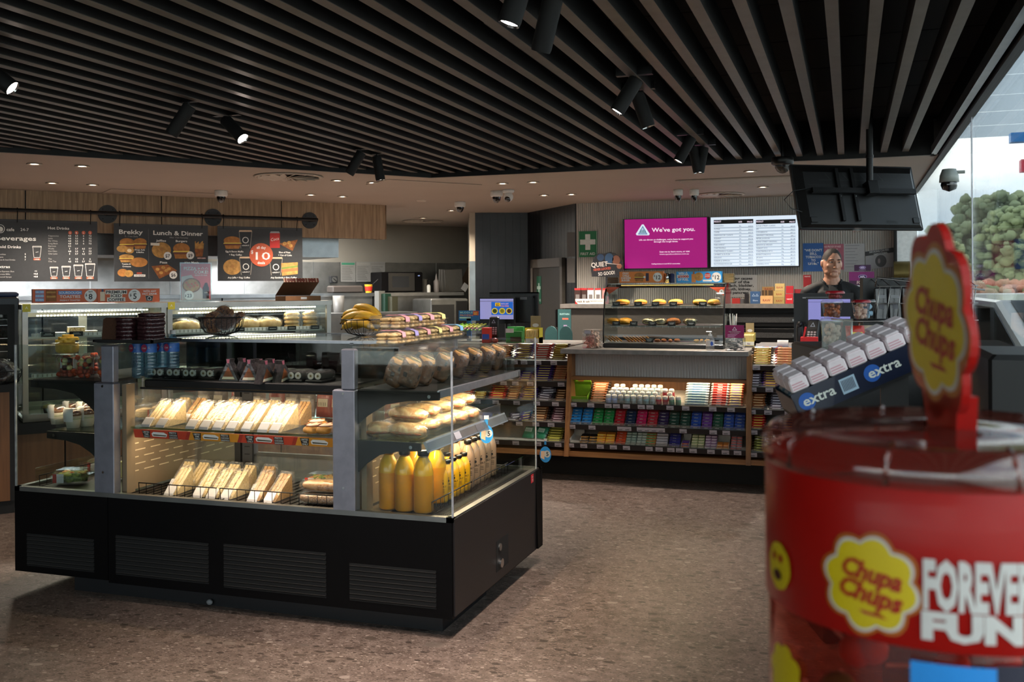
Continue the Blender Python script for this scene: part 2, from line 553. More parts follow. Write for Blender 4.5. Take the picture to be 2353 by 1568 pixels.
# ---- walls
mat('rib', 'b4b0a9', .55, noise_amt=.04, scale=3)
mat('tile_dark', '16181c', .35, noise_amt=.25, scale=6)
mat('grey_wall', '88847a', .7, noise_amt=.03, scale=2)
mat('beige_wall', 'a99f8e', .7, noise_amt=.03, scale=2)
mat('back_wall_unseen', '565049', .8)
BY = 11.6
def ribbed(x0, x1, z0, z1, y, pitch, dep, m):
 b = MB(); vs = []; n = int((x1 - x0) / pitch); fs = []
 pr = ((0, 0), (.3, 0), (.42, 1), (.88, 1))
 for i in range(n):
  for a, h in pr:
   x = x0 + (i + a) * pitch
   vs += [(x, y - h * dep, z0), (x, y - h * dep, z1)]
 k = len(vs) // 2
 for i in range(k - 1): fs.append((2 * i, 2 * i + 2, 2 * i + 3, 2 * i + 1))
 return b.add(vs, fs, m)
b = ribbed(-3.11, .68, 0, 2.5, BY, .0255, .011, 'rib'); b.box(-3.11, .68, BY + .001, BY + .1, 0, 2.5, 'grey_wall')
b.build('wall_back', kind='structure')
T1, T2, T3 = P(1092, 489, Z=2.5), P(1213, 489, Z=2.5), Vector((-3.12, 11.6, 2.5))
def wallseg(p, q, z0, z1, m, th=.08, tiles=None):
 d = Vector((q[0] - p[0], q[1] - p[1], 0)); L_ = d.length
 M = frame((p[0], p[1], 0), d, (0, 0, 1))
 b = MB(M); b.box(0, L_, 0, th, z0, z1, m)
 if tiles:
  w_, h_ = tiles; c = 0; x = 0
  while x < L_ - .01:
   z = z0 - (c % 2) * h_ * .5
   while z < z1:
    za, zb = max(z0, z + .004), min(z1, z + h_)
    if zb > za + .01: b.box(x + .003, min(L_, x + w_), -.006, 0, za, zb, m)
    z += h_
   x += w_; c += 1
 return b
wallseg(T1, T2, 0, 2.5, 'tile_dark', tiles=(.1, .4)).build('wall_kitchen_end', kind='structure')
b = wallseg(T2, T3, 0, 2.5, 'tile_dark', tiles=(.1, .4))
b.build('wall_door_side', kind='structure')
# kitchen behind the cafe
KR = P(1075, 522, Z=2.5)
KL = KR - WD * 9
wallseg(KL, KR, 1.9, 2.5, 'grey_wall').build('wall_kitchen_upper', kind='structure')
b = wallseg(KL, KR, 0, 1.9, 'steel_dull');
b.M = frame((KL.x, KL.y, 0), WD, (0, 0, 1))
for i in range(9): b.box(i * 1.05, i * 1.05 + .012, -.006, 0, 0, 1.9, 'steel')
b.build('wall_kitchen_lower', kind='structure')
T0 = T1 + (T1 - T2).normalized() * .08
wallseg(KR, T0, 0, 2.5, 'grey_wall').build('wall_kitchen_right', kind='structure')
b = MB(frame((T0.x, T0.y, 0), T2 - T1, (0, 0, 1))); b.box(0, .075, -.01, .05, 1.85, 2.5, 'beige_wall'); b.box(0, .075, -.01, .05, 0, 1.85, 'steel')
b.build('trim_4', kind='structure')
# unseen sides that close the room
b = MB(); b.box(-16, -8, -5.1, -5, 0, 3.05, 'back_wall_unseen'); b.box(-8, .7, -5.1, -5, 0, .4, 'back_wall_unseen'); b.box(-8, .7, -5.1, -5, 2.5, 3.05, 'back_wall_unseen'); b.build('wall_front', kind='structure')
b = MB(); b.box(-8, .6, -5.05, -5.04, .4, 2.5, 'glass'); b.build('window_fill', kind='structure')  # unseen window added so daylight fills the upright faces of the shop
MB().box(-60, .75, -60, -5.1, -.12, -.06, mat('asphalt', 'c4c0b8', .9, noise_amt=.15, scale=3)).build('ground', kind='structure')
b = MB(); b.box(-16.1, -16, -5, 17.5, 0, 3.05, 'back_wall_unseen'); b.build('wall_left', kind='structure')
b = MB(); b.box(-16, .7, 17.5, 17.6, 0, 3.05, 'back_wall_unseen'); b.build('wall_rear', kind='structure')

# ---- glass front on the right
GX = .68
gl = MB(); gl.box(GX, GX + .01, -5, 6.4, .45, 2.5, 'glass'); gl.box(GX, GX + .01, 6.41, 11.4, .45, 2.5, 'glass')
win = gl.build('window_1', kind='structure')
b = MB(); b.box(GX, GX + .008, 6.397, 6.412, .45, 2.5, 'alu'); b.build('window_joint', parent=win, kind='structure')
b = MB(); b.box(GX - .03, GX + .05, -5, 11.4, 0, .45, 'dark_grey'); b.box(GX - .05, GX + .06, -5, 11.4, .44, .48, 'black_metal'); b.build('window_sill', parent=win, kind='structure')
b = MB(); b.box(.455, .48, 11.36, 11.58, 0, 2.5, 'black_metal'); b.box(.48, .68, 11.38, 11.6, 0, 2.5, 'white'); b.build('column_corner', kind='structure')

# ---- grey door in the dark wall
d = Vector((T3.x - T2.x, T3.y - T2.y, 0)); DL = d.length
M = frame((T2.x, T2.y, 0), d, (0, 0, 1))
mat('door_grey', '5b5751', .5)
mat('door_panel', '37342f', .4)
u0, u1 = .13 * DL, .80 * DL
door = thing('door_1'); door['kind'] = 'structure'
zt = 1.86
b = MB(M); b.box(u0, u0 + .07, -.05, .02, 0, zt, 'door_grey'); b.box(u1 - .07, u1, -.05, .02, 0, zt, 'door_grey'); b.box(u0, u1, -.05, .02, zt - .11, zt, 'door_grey')
b.build('door_frame', parent=door, kind='structure')
b = MB(M); b.box(u0 + .07, u1 - .07, -.03, 0, 0, zt - .11, 'door_panel'); b.build('door_leaf', parent=door, kind='structure')
b = MB(M); b.rbox(u1 - .13, u1 - .10, -.09, -.03, 1.0, 1.22, 'black_plastic'); b.build('door_handle', parent=door)
mat('sign_green', '0f6b3c', .4); mat('print_white', 'd8dcd4', .45)
def first_aid(M, w, h, name, label, dim=False):
 b = MB(M)
 b.box(-w / 2, w / 2, -.004, 0, 0, h, 'c:0d3f2b' if dim else 'sign_green')
 b.M = M @ Matrix.Translation((0, -.004, 0))
 wm = 'c:7b8f86' if dim else 'print_white'
 cx_, cz = 0, h * .58; a = w * .13; L_ = w * .40
 b.rect(-a, a, cz - L_, cz + L_, wm); b.rect(-L_, L_, cz - a, cz + a, wm, 2)
 b.text('FIRST AID', 0, h * .08, h * .1, wm, wmax=w * .86)
 if not dim:
  for r_ in ((-.48, -.465, .01, .99), (.465, .48, .01, .99)): b.rect(r_[0] * w, r_[1] * w, .01 * h, .99 * h, wm)
 return b.build(name, label=label, cat='sign')
first_aid(M @ Matrix.Translation(((u0 + .25), -.031, 1.28)), .15, .36, 'safety_sign', 'small dark green sign with a pale cross on the grey door', True)
first_aid(frame(P(1351, 591, Y=BY - .014), (1, 0, 0), (0, 0, 1)), .235, .31, 'safety_sign', 'green sign with a white cross on the ribbed wall beside the dark tiles')

# ---- ceiling fittings
mat('lamp_on', 'fff1dc', .5, emit=14., noise_amt=0, ecol='ffe8cc')
mat('lamp_trim', 'b9aea0', .5)
b = MB(); b.lathe([(.052, 0), (.058, .0), (.058, -.006), (.034, -.004), (.034, .012)], 'lamp_trim', 18, caps=False)
dl_root = thing('downlight'); b.build('trim_ring', parent=dl_root)
b = MB(); b.lathe([(0, 0), (.034, 0)], 'lamp_on', 16, caps=False); b.build('lamp_face', parent=dl_root)
DLP = Proto(dl_root)
dls = [(79, 377, 'beside the left edge, nearer the slats'), (189, 382, 'second from the left, nearer the slats'), (120, 421, 'leftmost of those near the wooden bulkhead'), (213, 425, 'second of those near the wooden bulkhead'),
       (775, 415, 'right of the round air vent'), (856, 420, 'behind the twin track spotlights'), (714, 448, 'left of the pair before the bulkhead end'), (787, 452, 'right of the pair before the bulkhead end'),
       (1037, 484, 'beside the white dome over the dark wall'), (972, 501, 'far back over the kitchen'), (1155, 422, 'behind the pair of white cameras, left one'), (1225, 419, 'behind the pair of white cameras, right one'),
       (1250, 449, 'over the dark tiled wall, left one'), (1313, 447, 'over the dark tiled wall, right one'), (1724, 394, 'over the counter near the black dome camera'), (1753, 430, 'above the right-hand wall screen')]
for u, v, w_ in dls:
 p = P(u, v, Z=2.496)
 DLP.place(TR(p), 'small round recessed downlight in the plaster ceiling, ' + w_, 'ceiling downlights', 'ceiling light')
 spot('downlight_beam', (p.x, p.y, 2.485), (p.x, p.y, 0), 130, 130, (1, .86, .71), .9, .04)

def vent_round(u, v, r, label):
 p = P(u, v, Z=2.497); t = thing('air_vent', label, 'air vent', p)
 b = MB(); b.lathe([(r, 0), (r * 1.02, -.004), (r * .92, -.012), (r * .9, 0)], 'lamp_trim', 32, caps=False); b.build('outer_ring', parent=t)
 b = MB(); b.lathe([(0, -.001), (r * .92, -.001)], 'matt_black', 32, caps=False)
 for k in range(16):
  a = 2 * PI * k / 16
  b.box(r * .15, r * .9, -.035, .0, -.008, -.003, 'lamp_trim', Matrix.Rotation(a, 4, 'Z') @ Matrix.Rotation(.35, 4, 'X'))
 b.lathe([(0, -.012), (r * .16, -.012)], 'lamp_trim', 20, caps=False)
 b.build('swirl_blades', parent=t)
vent_round(663, 406, .30, 'large round swirl air vent in the plaster ceiling left of the twin spotlights')
vent_round(1655, 447, .26, 'round swirl air vent in the plaster ceiling above the wall screens')
vent_round(972, 508, .3, 'dim round swirl air vent far back over the kitchen')
p = P(1720, 415, Z=2.497)
t = thing('air_grille', 'rectangular perforated return air grille in the ceiling behind the black dome camera', 'air vent', p)
b = MB(); b.box(-.65, .75, -.28, .28, -.008, 0, 'plaster'); b.build('grille_frame', parent=t)
b = MB()
for i in range(26): b.box(-.62, .72, -.26 + i * .02, -.251 + i * .02, -.0125, -.008, 'lamp_trim')
b.build('grille_bars', parent=t, kind='stuff')
for u, v, w_, lab in ((975, 424, .5, 'flush square access panel in the ceiling beside the corner of the slats'), (385, 445, .6, 'flush access panel in the ceiling above the hanging menu boards')):
 p = P(u, v, Z=2.498)
 b = MB(M := Matrix.Translation(p) @ Matrix(((WD.x, WN.x, 0, 0), (WD.y, WN.y, 0, 0), (0, 0, 1, 0), (0, 0, 0, 1))))
 b.box(-w_, w_, -.25, .25, -.004, 0, 'plaster'); b.build('access_panel', label=lab, cat='ceiling panel')
p = P(968, 460, Z=2.499)
MB(Matrix.Translation(p)).lathe([(0, -.02), (.05, -.018), (.06, 0)], 'lamp_trim', 16).build('smoke_detector', label='small flat smoke detector on the ceiling behind the corner of the slats', cat='smoke detector')

# ---- cameras
mat('dome_black', '08080a', .06, coat=1.0, noise_amt=0)
def dome(u, v, z, label, mats=('white_plastic', 'dome_black'), r=.065, stem=0):
 p = P(u, v, Z=z)
 t = thing('security_camera', label, 'camera', p, group='dome security cameras')
 b = MB(); b.lathe([(0, 0), (r * .95, 0), (r, -.008), (r, -.05), (r * .86, -.062), (0, -.062)], mats[0], 24)
 if stem: b.cyl((0, 0, 0), (0, 0, stem), .012, mats[0])
 b.build('housing', parent=t)
 b = MB(); b.lathe([(r * .7, -.058), (r * .68, -.08), (r * .5, -.108), (r * .25, -.122), (0, -.126)], mats[1], 20, caps=False); b.build('dome_cover', parent=t)
 return t
dome(508, 438, 2.5, 'white dome security camera above the wooden bulkhead and menu boards')
dome(1057, 464, 2.5, 'white dome security camera nearest the dark tiled wall edge')
dome(1141, 439, 2.5, 'white dome security camera left of the white ball camera')
dome(1558, 436, 2.5, 'small white dome camera above the wall screens, left of its twin', r=.05)
dome(1595, 436, 2.5, 'small white dome camera above the wall screens, right of its twin', r=.05)
dome(1798, 362, 2.50, 'black dome security camera hanging below the slats beside the back of the television', ('black_plastic', 'smoke'), .085, .15)
p = P(1168, 436, Z=2.5)
t = thing('ball_camera', 'white ball-shaped security camera beside the dome camera on the ceiling', 'camera', p)
b = MB(); b.lathe([(0, 0), (.06, 0), (.062, -.02), (.05, -.035), (0, -.036)], 'white_plastic', 20); b.build('mount', parent=t)
b = MB(); b.blob((0, 0, -.075), .05, .05, .052, 'white_plastic'); b.blob((0, -.018, -.095), .034, .04, .034, 'dome_black'); b.build('camera_eye', parent=t)
p = P(2181, 415, X=GX - .09)
t = thing('security_camera', 'pale reflection of a dome camera in the glass wall, right of the television', 'camera', p)  # solid stand-in for a reflection in the glass; its bracket is made up
mat('cam_grey', '8f948f', .3)  # only for the stand-in for the camera's reflection in the glass
b = MB(); b.lathe([(.0, .075), (.04, .07), (.055, .03), (.058, -.01), (.0, -.012)], 'cam_grey', 20); b.build('housing', parent=t)
b = MB(); b.lathe([(.046, -.01), (.05, -.03), (.04, -.055), (0, -.07)], 'dome_black', 20, caps=False); b.build('dome_cover', parent=t)
b = MB(); b.cyl((.045, 0, .05), (.09, 0, .05), .010, 'cam_grey'); b.build('added_bracket', parent=t)

# ---- track spotlights
mat('bulb', 'fff2e6', .5, emit=26., noise_amt=0, ecol='ffe9dd')
def spotlight(u, v, tip_u, tip_v, z, label, power=0, L_=.17, r=.037, tgt=None, swing=None):
 """u,v: pivot (top) ; tip: centre of the light mouth, at the same depth unless swing pushes it"""
 a = P(u, v, Z=z)
 d = (a - Vector((0, 0, EYE))).dot(Vector((-sa, ca, 0)))
 c = P(tip_u, tip_v, d=d + (swing or 0))
 ax = (c - a).normalized()
 t = thing('track_spotlight', label, 'spotlight', a)
 b = MB(); b.box(-.09, .09, -.018, .018, .035, .075, 'black_plastic'); b.cyl((0, 0, .04), (0, 0, .0), .009, 'black_plastic'); b.build('mount', parent=t)
 q = ax.to_track_quat('Z', 'Y').to_matrix().to_4x4()
 M0 = q
 b = MB(); b.lathe([(0, -.02), (r * .95, -.02), (r, -.015), (r, L_ - .012), (r * .93, L_)], 'matt_black', 24, M0, caps=False); b.lathe([(r * .93, L_), (r * .8, L_ - .01)], 'chrome' , 24, M0, caps=False); b.build('lamp_body', parent=t)
 b = MB(); b.lathe([(0, L_ - .008), (r * .82, L_ - .008)], 'bulb', 20, M0, caps=False); b.build('lamp_face', parent=t)
 if power: spot('track_beam', a + ax * (L_ + .01), a + ax * 3, power, 62, (1, .84, .72), .55, .03)
 return t
ZT = 2.50
spotlight(432, 250, 398, 302, ZT, 'black track spotlight on the slats left of the one facing the viewer', 60)
spotlight(522, 280, 557, 318, ZT, 'black track spotlight with its lit lamp facing the viewer', 60, swing=-.06)
spotlight(828, 355, 806, 393, ZT, 'black track spotlight tilted away, left of the twin near the slat corner', 60)
spotlight(866, 365, 873, 405, ZT, 'black track spotlight with lit rim nearest the slat corner', 60)
spotlight(1268, 8, 1244, 112, ZT, 'large black track spotlight at the top edge pointing down away from view', 70, swing=.05)
spotlight(1205, -60, 1184, 8, ZT, 'track spotlight cut by the top edge, showing only its lit mouth', 70)
spotlight(1458, 190, 1424, 246, ZT, 'black track spotlight with oval lit mouth, left of its twin over the aisle', 60)
spotlight(1466, 222, 1486, 280, ZT, 'black track spotlight with lit mouth, right of its twin over the aisle', 60)
spotlight(1586, 322, 1566, 358, ZT, 'black track spotlight, leftmost of the three above the counter aisle', 60)
spotlight(1594, 345, 1600, 374, ZT, 'black track spotlight, middle of the three above the counter aisle', 50)
spotlight(1616, 345, 1608, 388, ZT, 'black track spotlight pointing straight down, rightmost of the three above the counter aisle', 50)
spotlight(-40, 150, 0, 181, ZT, 'track spotlight cut by the left edge with its lit mouth showing', 70)
for p_, w_ in (((-.9, 2.4), 50), ((-2.4, 1.0), 15), ((-5.6, 1.0), 15)):   # the same track further back, behind the viewer
 spot('track_beam', (p_[0], p_[1], 2.45), (p_[0] - .3, p_[1] + .8, 0), w_, 75, (1, .84, .72), .6, .04)
# track rails between the slats
for (u0_, v0_, u1_, v1_) in ((1110, 30, 1400, 235),):
 a = P(u0_, v0_, Z=2.6); c = P(u1_, v1_, Z=2.6)
 MB().box(min(a.x, c.x) - .0, min(a.x, c.x) + .03, a.y, c.y, 2.56, 2.6, 'black_metal').build('light_track', label='thin black lighting track running between two slats over the aisle', cat='track')

# ================================================================ THE REFRIGERATED ISLAND CASE
X0, X1, Y0, Y1 = -3.96, -1.60, 3.913, 5.18
mat('case_black', '070607', .5, noise_amt=.1, scale=40, spec=.12)
mat('case_side', '1c1718', .45, noise_amt=.05, scale=40)
mat('cream_steel', '84735c', .42, noise_amt=.05, scale=10)
mat('tray_dark', '262322', .5, noise_amt=.15, scale=200)
mat('slot_dark', 'd8c6a4', .5)
mat('led', 'ffe9c4', .5, emit=7., noise_amt=0, ecol='ffdfae')
isl = thing('display_island', 'black island food case in the middle of the shop with glass panes and lit shelves', 'display case', (-2.75, 4.55, 0), world=True)
def ip(bld, name, label=None, **k): return bld.build(name, parent=isl, label=label, **k)
# base panels (two modules seam at x = -3.39), side panel, plinth
b = MB(); b.box(X0, -3.392, Y0, Y1, .10, .50, 'case_black'); ip(b, 'base_panel')
b = MB(); b.box(-3.388, X1 - .004, Y0, Y1, .09, .50, 'case_black'); ip(b, 'base_panel')
b = MB(); b.box(X1 - .004, X1 + .004, Y0 + .012, Y1 - .1, .10, .515, 'case_side'); ip(b, 'side_panel')
b = MB(); b.prism([(0, .10), (.015, .10), (.004, .515), (0, .515)], Y1 - .1, Y1 - .02, 'case_black', Matrix.Translation((X1, 0, 0))); b.box(X0 + .02, X1, Y1, Y1 + .03, .1, .515, 'case_black'); ip(b, 'corner_panel')
b = MB(); b.box(-3.68, -1.69, 4.01, 4.56, 0, .1, mat('plinth_dark', '121317', .5)); ip(b, 'plinth')
b = MB()                                                           # rim and deck
for q in ((X0, X1, Y0, Y0 + .03), (X0, X1, Y1 - .03, Y1), (X0, X0 + .03, Y0, Y1), (X1 - .03, X1, Y0, Y1)):
 b.box(q[0], q[1], q[2], q[3], .50, .522, 'steel_dull')
b.box(X0 + .03, X1 - .03, Y0 + .03, Y1 - .03, .49, .505, 'tray_dark')
b.box(-2.05, -1.93, Y0 + .03, Y1 - .03, .505, .512, 'cream_steel')
ip(b, 'deck')
b = MB()
for i in range(46):
 b.box(-2.06 + i * .0095, -2.056 + i * .0095, 4.0, 5.1, .512, .514, 'black_metal') if -2.06 + i * .0095 > -1.93 else None
for i in range(30):
 b.box(-3.33 + i * .04, -3.325 + i * .04, 3.95, 4.5, .5055, .509, 'black_metal')
ip(b, 'deck_tray', kind='stuff')
for (ua, va, ub, vb, n) in ((62, 1226, 217, 1316, 8), (266, 1230, 480, 1343, 9), (514, 1250, 750, 1375, 10), (803, 1294, 1003, 1401, 8)):
 a = P(ua, va, Y=Y0); c = P(ub, vb, Y=Y0)
 b = MB(); b.box(a.x, c.x, Y0 - .0012, Y0 - .0004, c.z, a.z, 'matt_black')
 for i in range(n):
  z = c.z + (a.z - c.z) * (i + .5) / n
  b.box(a.x, c.x, Y0 - .004, Y0 - .001, z - .0035, z + .0012, 'case_black')
  b.box(a.x + .002, c.x - .002, Y0 - .0046, Y0 - .004, z + .0002, z + .0012, mat('vent_line', '55504c', .5))
 ip(b, 'vent_grille')
a = P(1155, 1267, X=X1)
b = MB(); b.box(X1 + .004, X1 + .0055, a.y - .1, a.y + .07, a.z - .075, a.z + .07, 'matt_black'); ip(b, 'control_recess')
b = MB(); b.cyl((X1 + .0055, a.y - .06, a.z - .04), (X1 + .02, a.y - .06, a.z - .04), .022, 'chrome'); b.cyl((X1 + .0055, a.y - .06, a.z + .035), (X1 + .012, a.y - .06, a.z + .035), .018, 'steel'); ip(b, 'thermostat_knob', 'chrome knobs inside the black recess')
a = P(1223, 1100, X=X1 + .005)
b = MB(frame((X1 + .0045, a.y, a.z), (0, 1, 0), (0, 0, 1))); b.box(-.022, .022, -.001, 0, -.022, .022, 'c:b5202a'); b.M = b.M @ Matrix.Translation((0, -.001, 0)); b.text('ISA', 0, .004, .01, 'print_white'); b.text('29', 0, -.014, .012, 'print_white'); ip(b, 'sticker', 'small red sticker')
a = P(486, 1390, Y=4.01)
MB().blob((a.x, 3.995, max(.02, a.z)), .016, .012, .013, 'c:6f7276').build('foot_cap', parent=isl)

# posts between the modules and their uprights
def post(xa, xb, y, name='post'):
 b = MB(); b.rbox(xa, xb, y, y + .05, .515, 1.052, 'alu_post', .006); b.rbox(xa + .045, xb, y, y + .04, 1.052, 1.232, 'alu_post', .005)
 ip(b, name, 'grey metal upright post')
 b = MB()
 for z in (1.035, .62): b.cyl((xa + .055, y - .004, z), (xa + .055, y, z), .006, 'chrome', 10)
 ip(b, 'bolt')
post(-3.472, -3.355, Y0 + .002)
post(-2.172, -2.063, Y0 + .002)
post(-3.472, -3.355, Y1 - .08)
post(-2.172, -2.063, Y1 - .08)
for x, y in ((-3.35, 3.95), (-2.19, 3.95), (-2.058, 3.95)):           # cream inner jambs
 b = MB(); b.box(x, x + .025, y + .02, y + .08, .51, 1.04, 'cream_steel'); ip(b, 'inner_jamb')
# glass panes
def pane(x0, x1, y0, y1, z0, z1, m='glass', name='glass_pane'):
 b = MB(); b.box(x0, x1, y0, y1, z0, z1, m); return ip(b, name)
pane(X0, -3.475, Y0 + .004, Y0 + .012, .522, 1.23)
pane(-2.06, X1 - .002, Y0 + .004, Y0 + .012, .522, 1.225)
pane(X0, -3.475, Y1 - .078, Y1 - .07, .522, 1.23)
pane(-2.06, X1 - .002, Y1 - .078, Y1 - .07, .522, 1.22)
for y in (Y0, Y1 - .08):                                            # the polished edges of the end panes
 for x in (X0, X1 - .006):
  b = MB(); b.box(x, x + .006, y + .003, y + .013, .522, 1.228, 'clear_edge' if 'clear_edge' in MATS else mat('clear_edge', 'a9adb4', .2, .2, noise_amt=.2)); ip(b, 'pane_edge')
pane(X1 - .05, X1 - .045, 4.0, 5.02, .522, .60, 'glass', 'guard_glass')
pane(X0 + .045, X0 + .05, 4.0, 5.02, .522, .60, 'glass', 'guard_glass')
pane(-3.33, -2.17, 4.005, 4.009, .835, .875, 'acrylic', 'guard_glass')
pane(-1.752, -1.748, 3.99, 4.95, .83, .885, 'acrylic', 'guard_glass')
pane(-3.775, -3.771, 3.99, 4.95, .80, .85, 'acrylic', 'guard_glass')
pane(-3.30, -2.17, 4.095, 4.099, 1.058, 1.105, 'glass', 'guard_glass')
pane(-1.69, -1.685, 3.97, 5.0, 1.055, 1.135, 'glass', 'guard_glass')
pane(-3.875, -3.87, 3.97, 5.0, 1.055, 1.225, 'glass', 'guard_glass')
pane(-3.30, -2.10, 4.40, 4.404, 1.055, 1.228, 'smoke', 'back_glass')
pane(-2.06, -2.056, 3.97, 5.05, 1.055, 1.232, 'glass', 'back_glass')
pane(-3.44, -3.436, 3.97, 5.05, 1.055, 1.232, 'glass', 'back_glass')
pane(-3.36, -3.356, 3.98, 5.08, .80, 1.04, 'acrylic', 'divider_glass')
pane(-2.084, -2.08, 3.98, 5.08, .80, 1.04, 'acrylic', 'divider_glass')
pane(-3.34, -2.10, 4.52, 4.524, .52, 1.04, 'acrylic', 'divider_glass')
# top deck
b = MB(); b.box(-3.45, -2.02, 4.38, 5.12, 1.232, 1.24, 'glass'); ip(b, 'top_glass')
b = MB(); b.box(-3.45, -2.03, 4.36, 4.385, 1.228, 1.242, 'alu'); b.box(-3.45, -2.03, 5.1, 5.12, 1.228, 1.242, 'alu'); b.box(-3.46, -3.44, 4.36, 5.12, 1.228, 1.242, 'alu'); b.box(-2.32, -2.30, 4.36, 5.12, 1.226, 1.232, 'alu'); ip(b, 'top_rail')
b = MB(); b.box(-2.11, -1.88, 3.99, 5.0, 1.232, 1.239, 'acrylic'); b.box(-1.884, -1.88, 3.99, 5.0, 1.15, 1.232, 'acrylic'); ip(b, 'riser_tray')
# slotted cream panels between the modules
for x in (-3.362, -2.078):
 b = MB(); b.box(x, x + .004, 3.98, 5.08, .512, .795, 'cream_steel')
 for sx in (x - .0012, x + .005):
  for j in range(5):
   for i in range(9):
    y = 4.02 + i * .115 + (j % 2) * .05
    if y + .075 < 5.06: b.box(sx, sx + .0004, y, y + .075, .60 + j * .034, .605 + j * .034, 'slot_dark')
 ip(b, 'slotted_panel')
# back uprights with slots
for x in (-3.07, -2.36):
 b = MB(); b.box(x, x + .035, 4.49, 4.515, .51, 1.045, 'matt_black'); b.box(x + .04, x + .10, 4.50, 4.515, .51, 1.045, 'dark_grey')
 for i in range(12): b.box(x + .055, x + .085, 4.4985, 4.4995, .55 + i * .04, .556 + i * .04, 'matt_black')
 ip(b, 'back_upright')
# shelves, brackets
def bracket(xa, xt, z, y, drop):
 """tapering black bracket from the post at xa to its tip xt"""
 s = 1 if xt > xa else -1; L_ = abs(xt - xa)
 pts = [(0, z), (L_, z), (L_, z - .035), (L_ * .62, z - .042), (L_ * .35, z - .06), (L_ * .12, z - drop * .75), (0, z - drop)]
 pts = [(xa + s * p[0], p[1]) for p in pts]
 if s < 0: pts.reverse()
 b = MB(); b.prism(pts, y, y + .012, 'matt_black'); b.cyl((xt - s * .045, y - .004, z - .02), (xt - s * .045, y, z - .02), .008, 'chrome', 10)
 ip(b, 'shelf_bracket')
for y in (Y0 + .03, 5.03):
 bracket(-3.475, -3.885, 1.052, y, .16)
 bracket(-3.475, -3.785, .80, y, .13)
 bracket(-2.06, -1.672, 1.05, y, .15)
 bracket(-2.06, -1.76, .828, y, .14)
b = MB(); b.box(-3.885, -3.47, 3.96, 5.03, 1.042, 1.055, 'tray_dark'); ip(b, 'shelf', 'black upper shelf on the left end')
b = MB(); b.box(-3.78, -3.47, 3.96, 5.03, .797, .805, 'glass_green'); ip(b, 'shelf', 'glass middle shelf on the left end')
b = MB(); b.box(-3.30, -2.17, 4.085, 4.42, 1.035, 1.056, 'tray_dark'); ip(b, 'shelf', 'black upper shelf facing the viewer')
b = MB(); b.rbox(-3.30, -2.17, 4.07, 4.088, 1.018, 1.056, 'black_metal', .004); b.box(-3.33, -2.17, 4.075, 4.09, 1.008, 1.018, 'matt_black'); ip(b, 'shelf_edge', 'dark bronze shelf edge')
b = MB(); b.box(-3.33, -2.17, 4.0, 4.46, .825, .833, 'glass_green'); ip(b, 'shelf', 'glass middle shelf facing the viewer')
b = MB(); b.box(-3.33, -3.0, 4.48, 4.5, .80, .83, 'black_metal'); b.box(-2.9, -2.17, 4.48, 4.5, .80, .83, 'black_metal'); ip(b, 'shelf_support')
b = MB(); b.box(-2.06, -1.675, 3.955, 5.05, 1.04, 1.053, 'tray_dark'); ip(b, 'shelf', 'black upper shelf on the right end')
b = MB(); b.rbox(-1.682, -1.672, 3.945, 5.06, 1.022, 1.058, 'alu', .003); ip(b, 'shelf_edge', 'brushed aluminium shelf edge')
b = MB(); b.box(-2.06, -1.755, 3.955, 5.0, .822, .830, 'glass_green'); ip(b, 'shelf', 'glass middle shelf on the right end')
# ticket channel of the right middle shelf
M = Matrix.Translation((-1.755, 0, .828)) @ Matrix.Rotation(-.45, 4, 'Y')
b = MB(); b.box(0, .012, 3.96, 5.0, -.05, .0, 'alu', M); b.box(.012, .0135, 3.96, 5.0, -.044, -.008, 'acrylic', M); ip(b, 'ticket_channel')
for q in ((4.55, 4.64, 'c:33343c'), (4.27, 4.34, 'c:686a78')): b = MB(); b.box(.0137, .0145, q[0], q[1], -.042, -.008, q[2], M); ip(b, 'ticket')
# rear-facing shelf
b = MB(); b.box(-3.33, -2.17, 4.60, 5.06, .80, .808, 'glass_green'); ip(b, 'shelf', 'glass shelf on the far side')
b = MB(); b.box(-3.33, -2.17, 4.62, 5.09, 1.035, 1.052, 'tray_dark'); ip(b, 'shelf', 'black upper shelf on the far side')
# LED strips
for x0, x1, y0, y1, z in ((-3.28, -2.2, 4.12, 4.135, 1.03), (-1.72, -1.71, 4.0, 5.0, 1.035), (-3.83, -3.82, 4.0, 5.0, 1.035)):
 b = MB(); b.box(x0, x1, y0, y1, z - .006, z, 'led'); ip(b, 'light_strip')
WL = (1, .76, .50)
area('island_light', (-2.75, 4.13, 1.018), (-2.75, 4.26, .4), 2.7, 1.1, .02, WL)
area('island_light', (-2.75, 4.06, .812), (-2.75, 4.2, .4), 2.4, 1.1, .02, WL)
area('island_light', (-1.74, 4.5, 1.02), (0, 0, 0), 4.2, .02, 1.0, WL, roll=(0, R(12), 0))
area('island_light', (-1.80, 4.5, .815), (0, 0, 0), 3.4, .02, 1.0, WL, roll=(0, R(8), 0))
area('island_light', (-3.80, 4.5, 1.02), (0, 0, 0), 3.6, .02, 1.0, WL, roll=(0, R(-15), 0))
area('island_light', (-2.75, 4.85, 1.02), (-2.75, 4.85, 0), 4, 1.0, .02, WL)

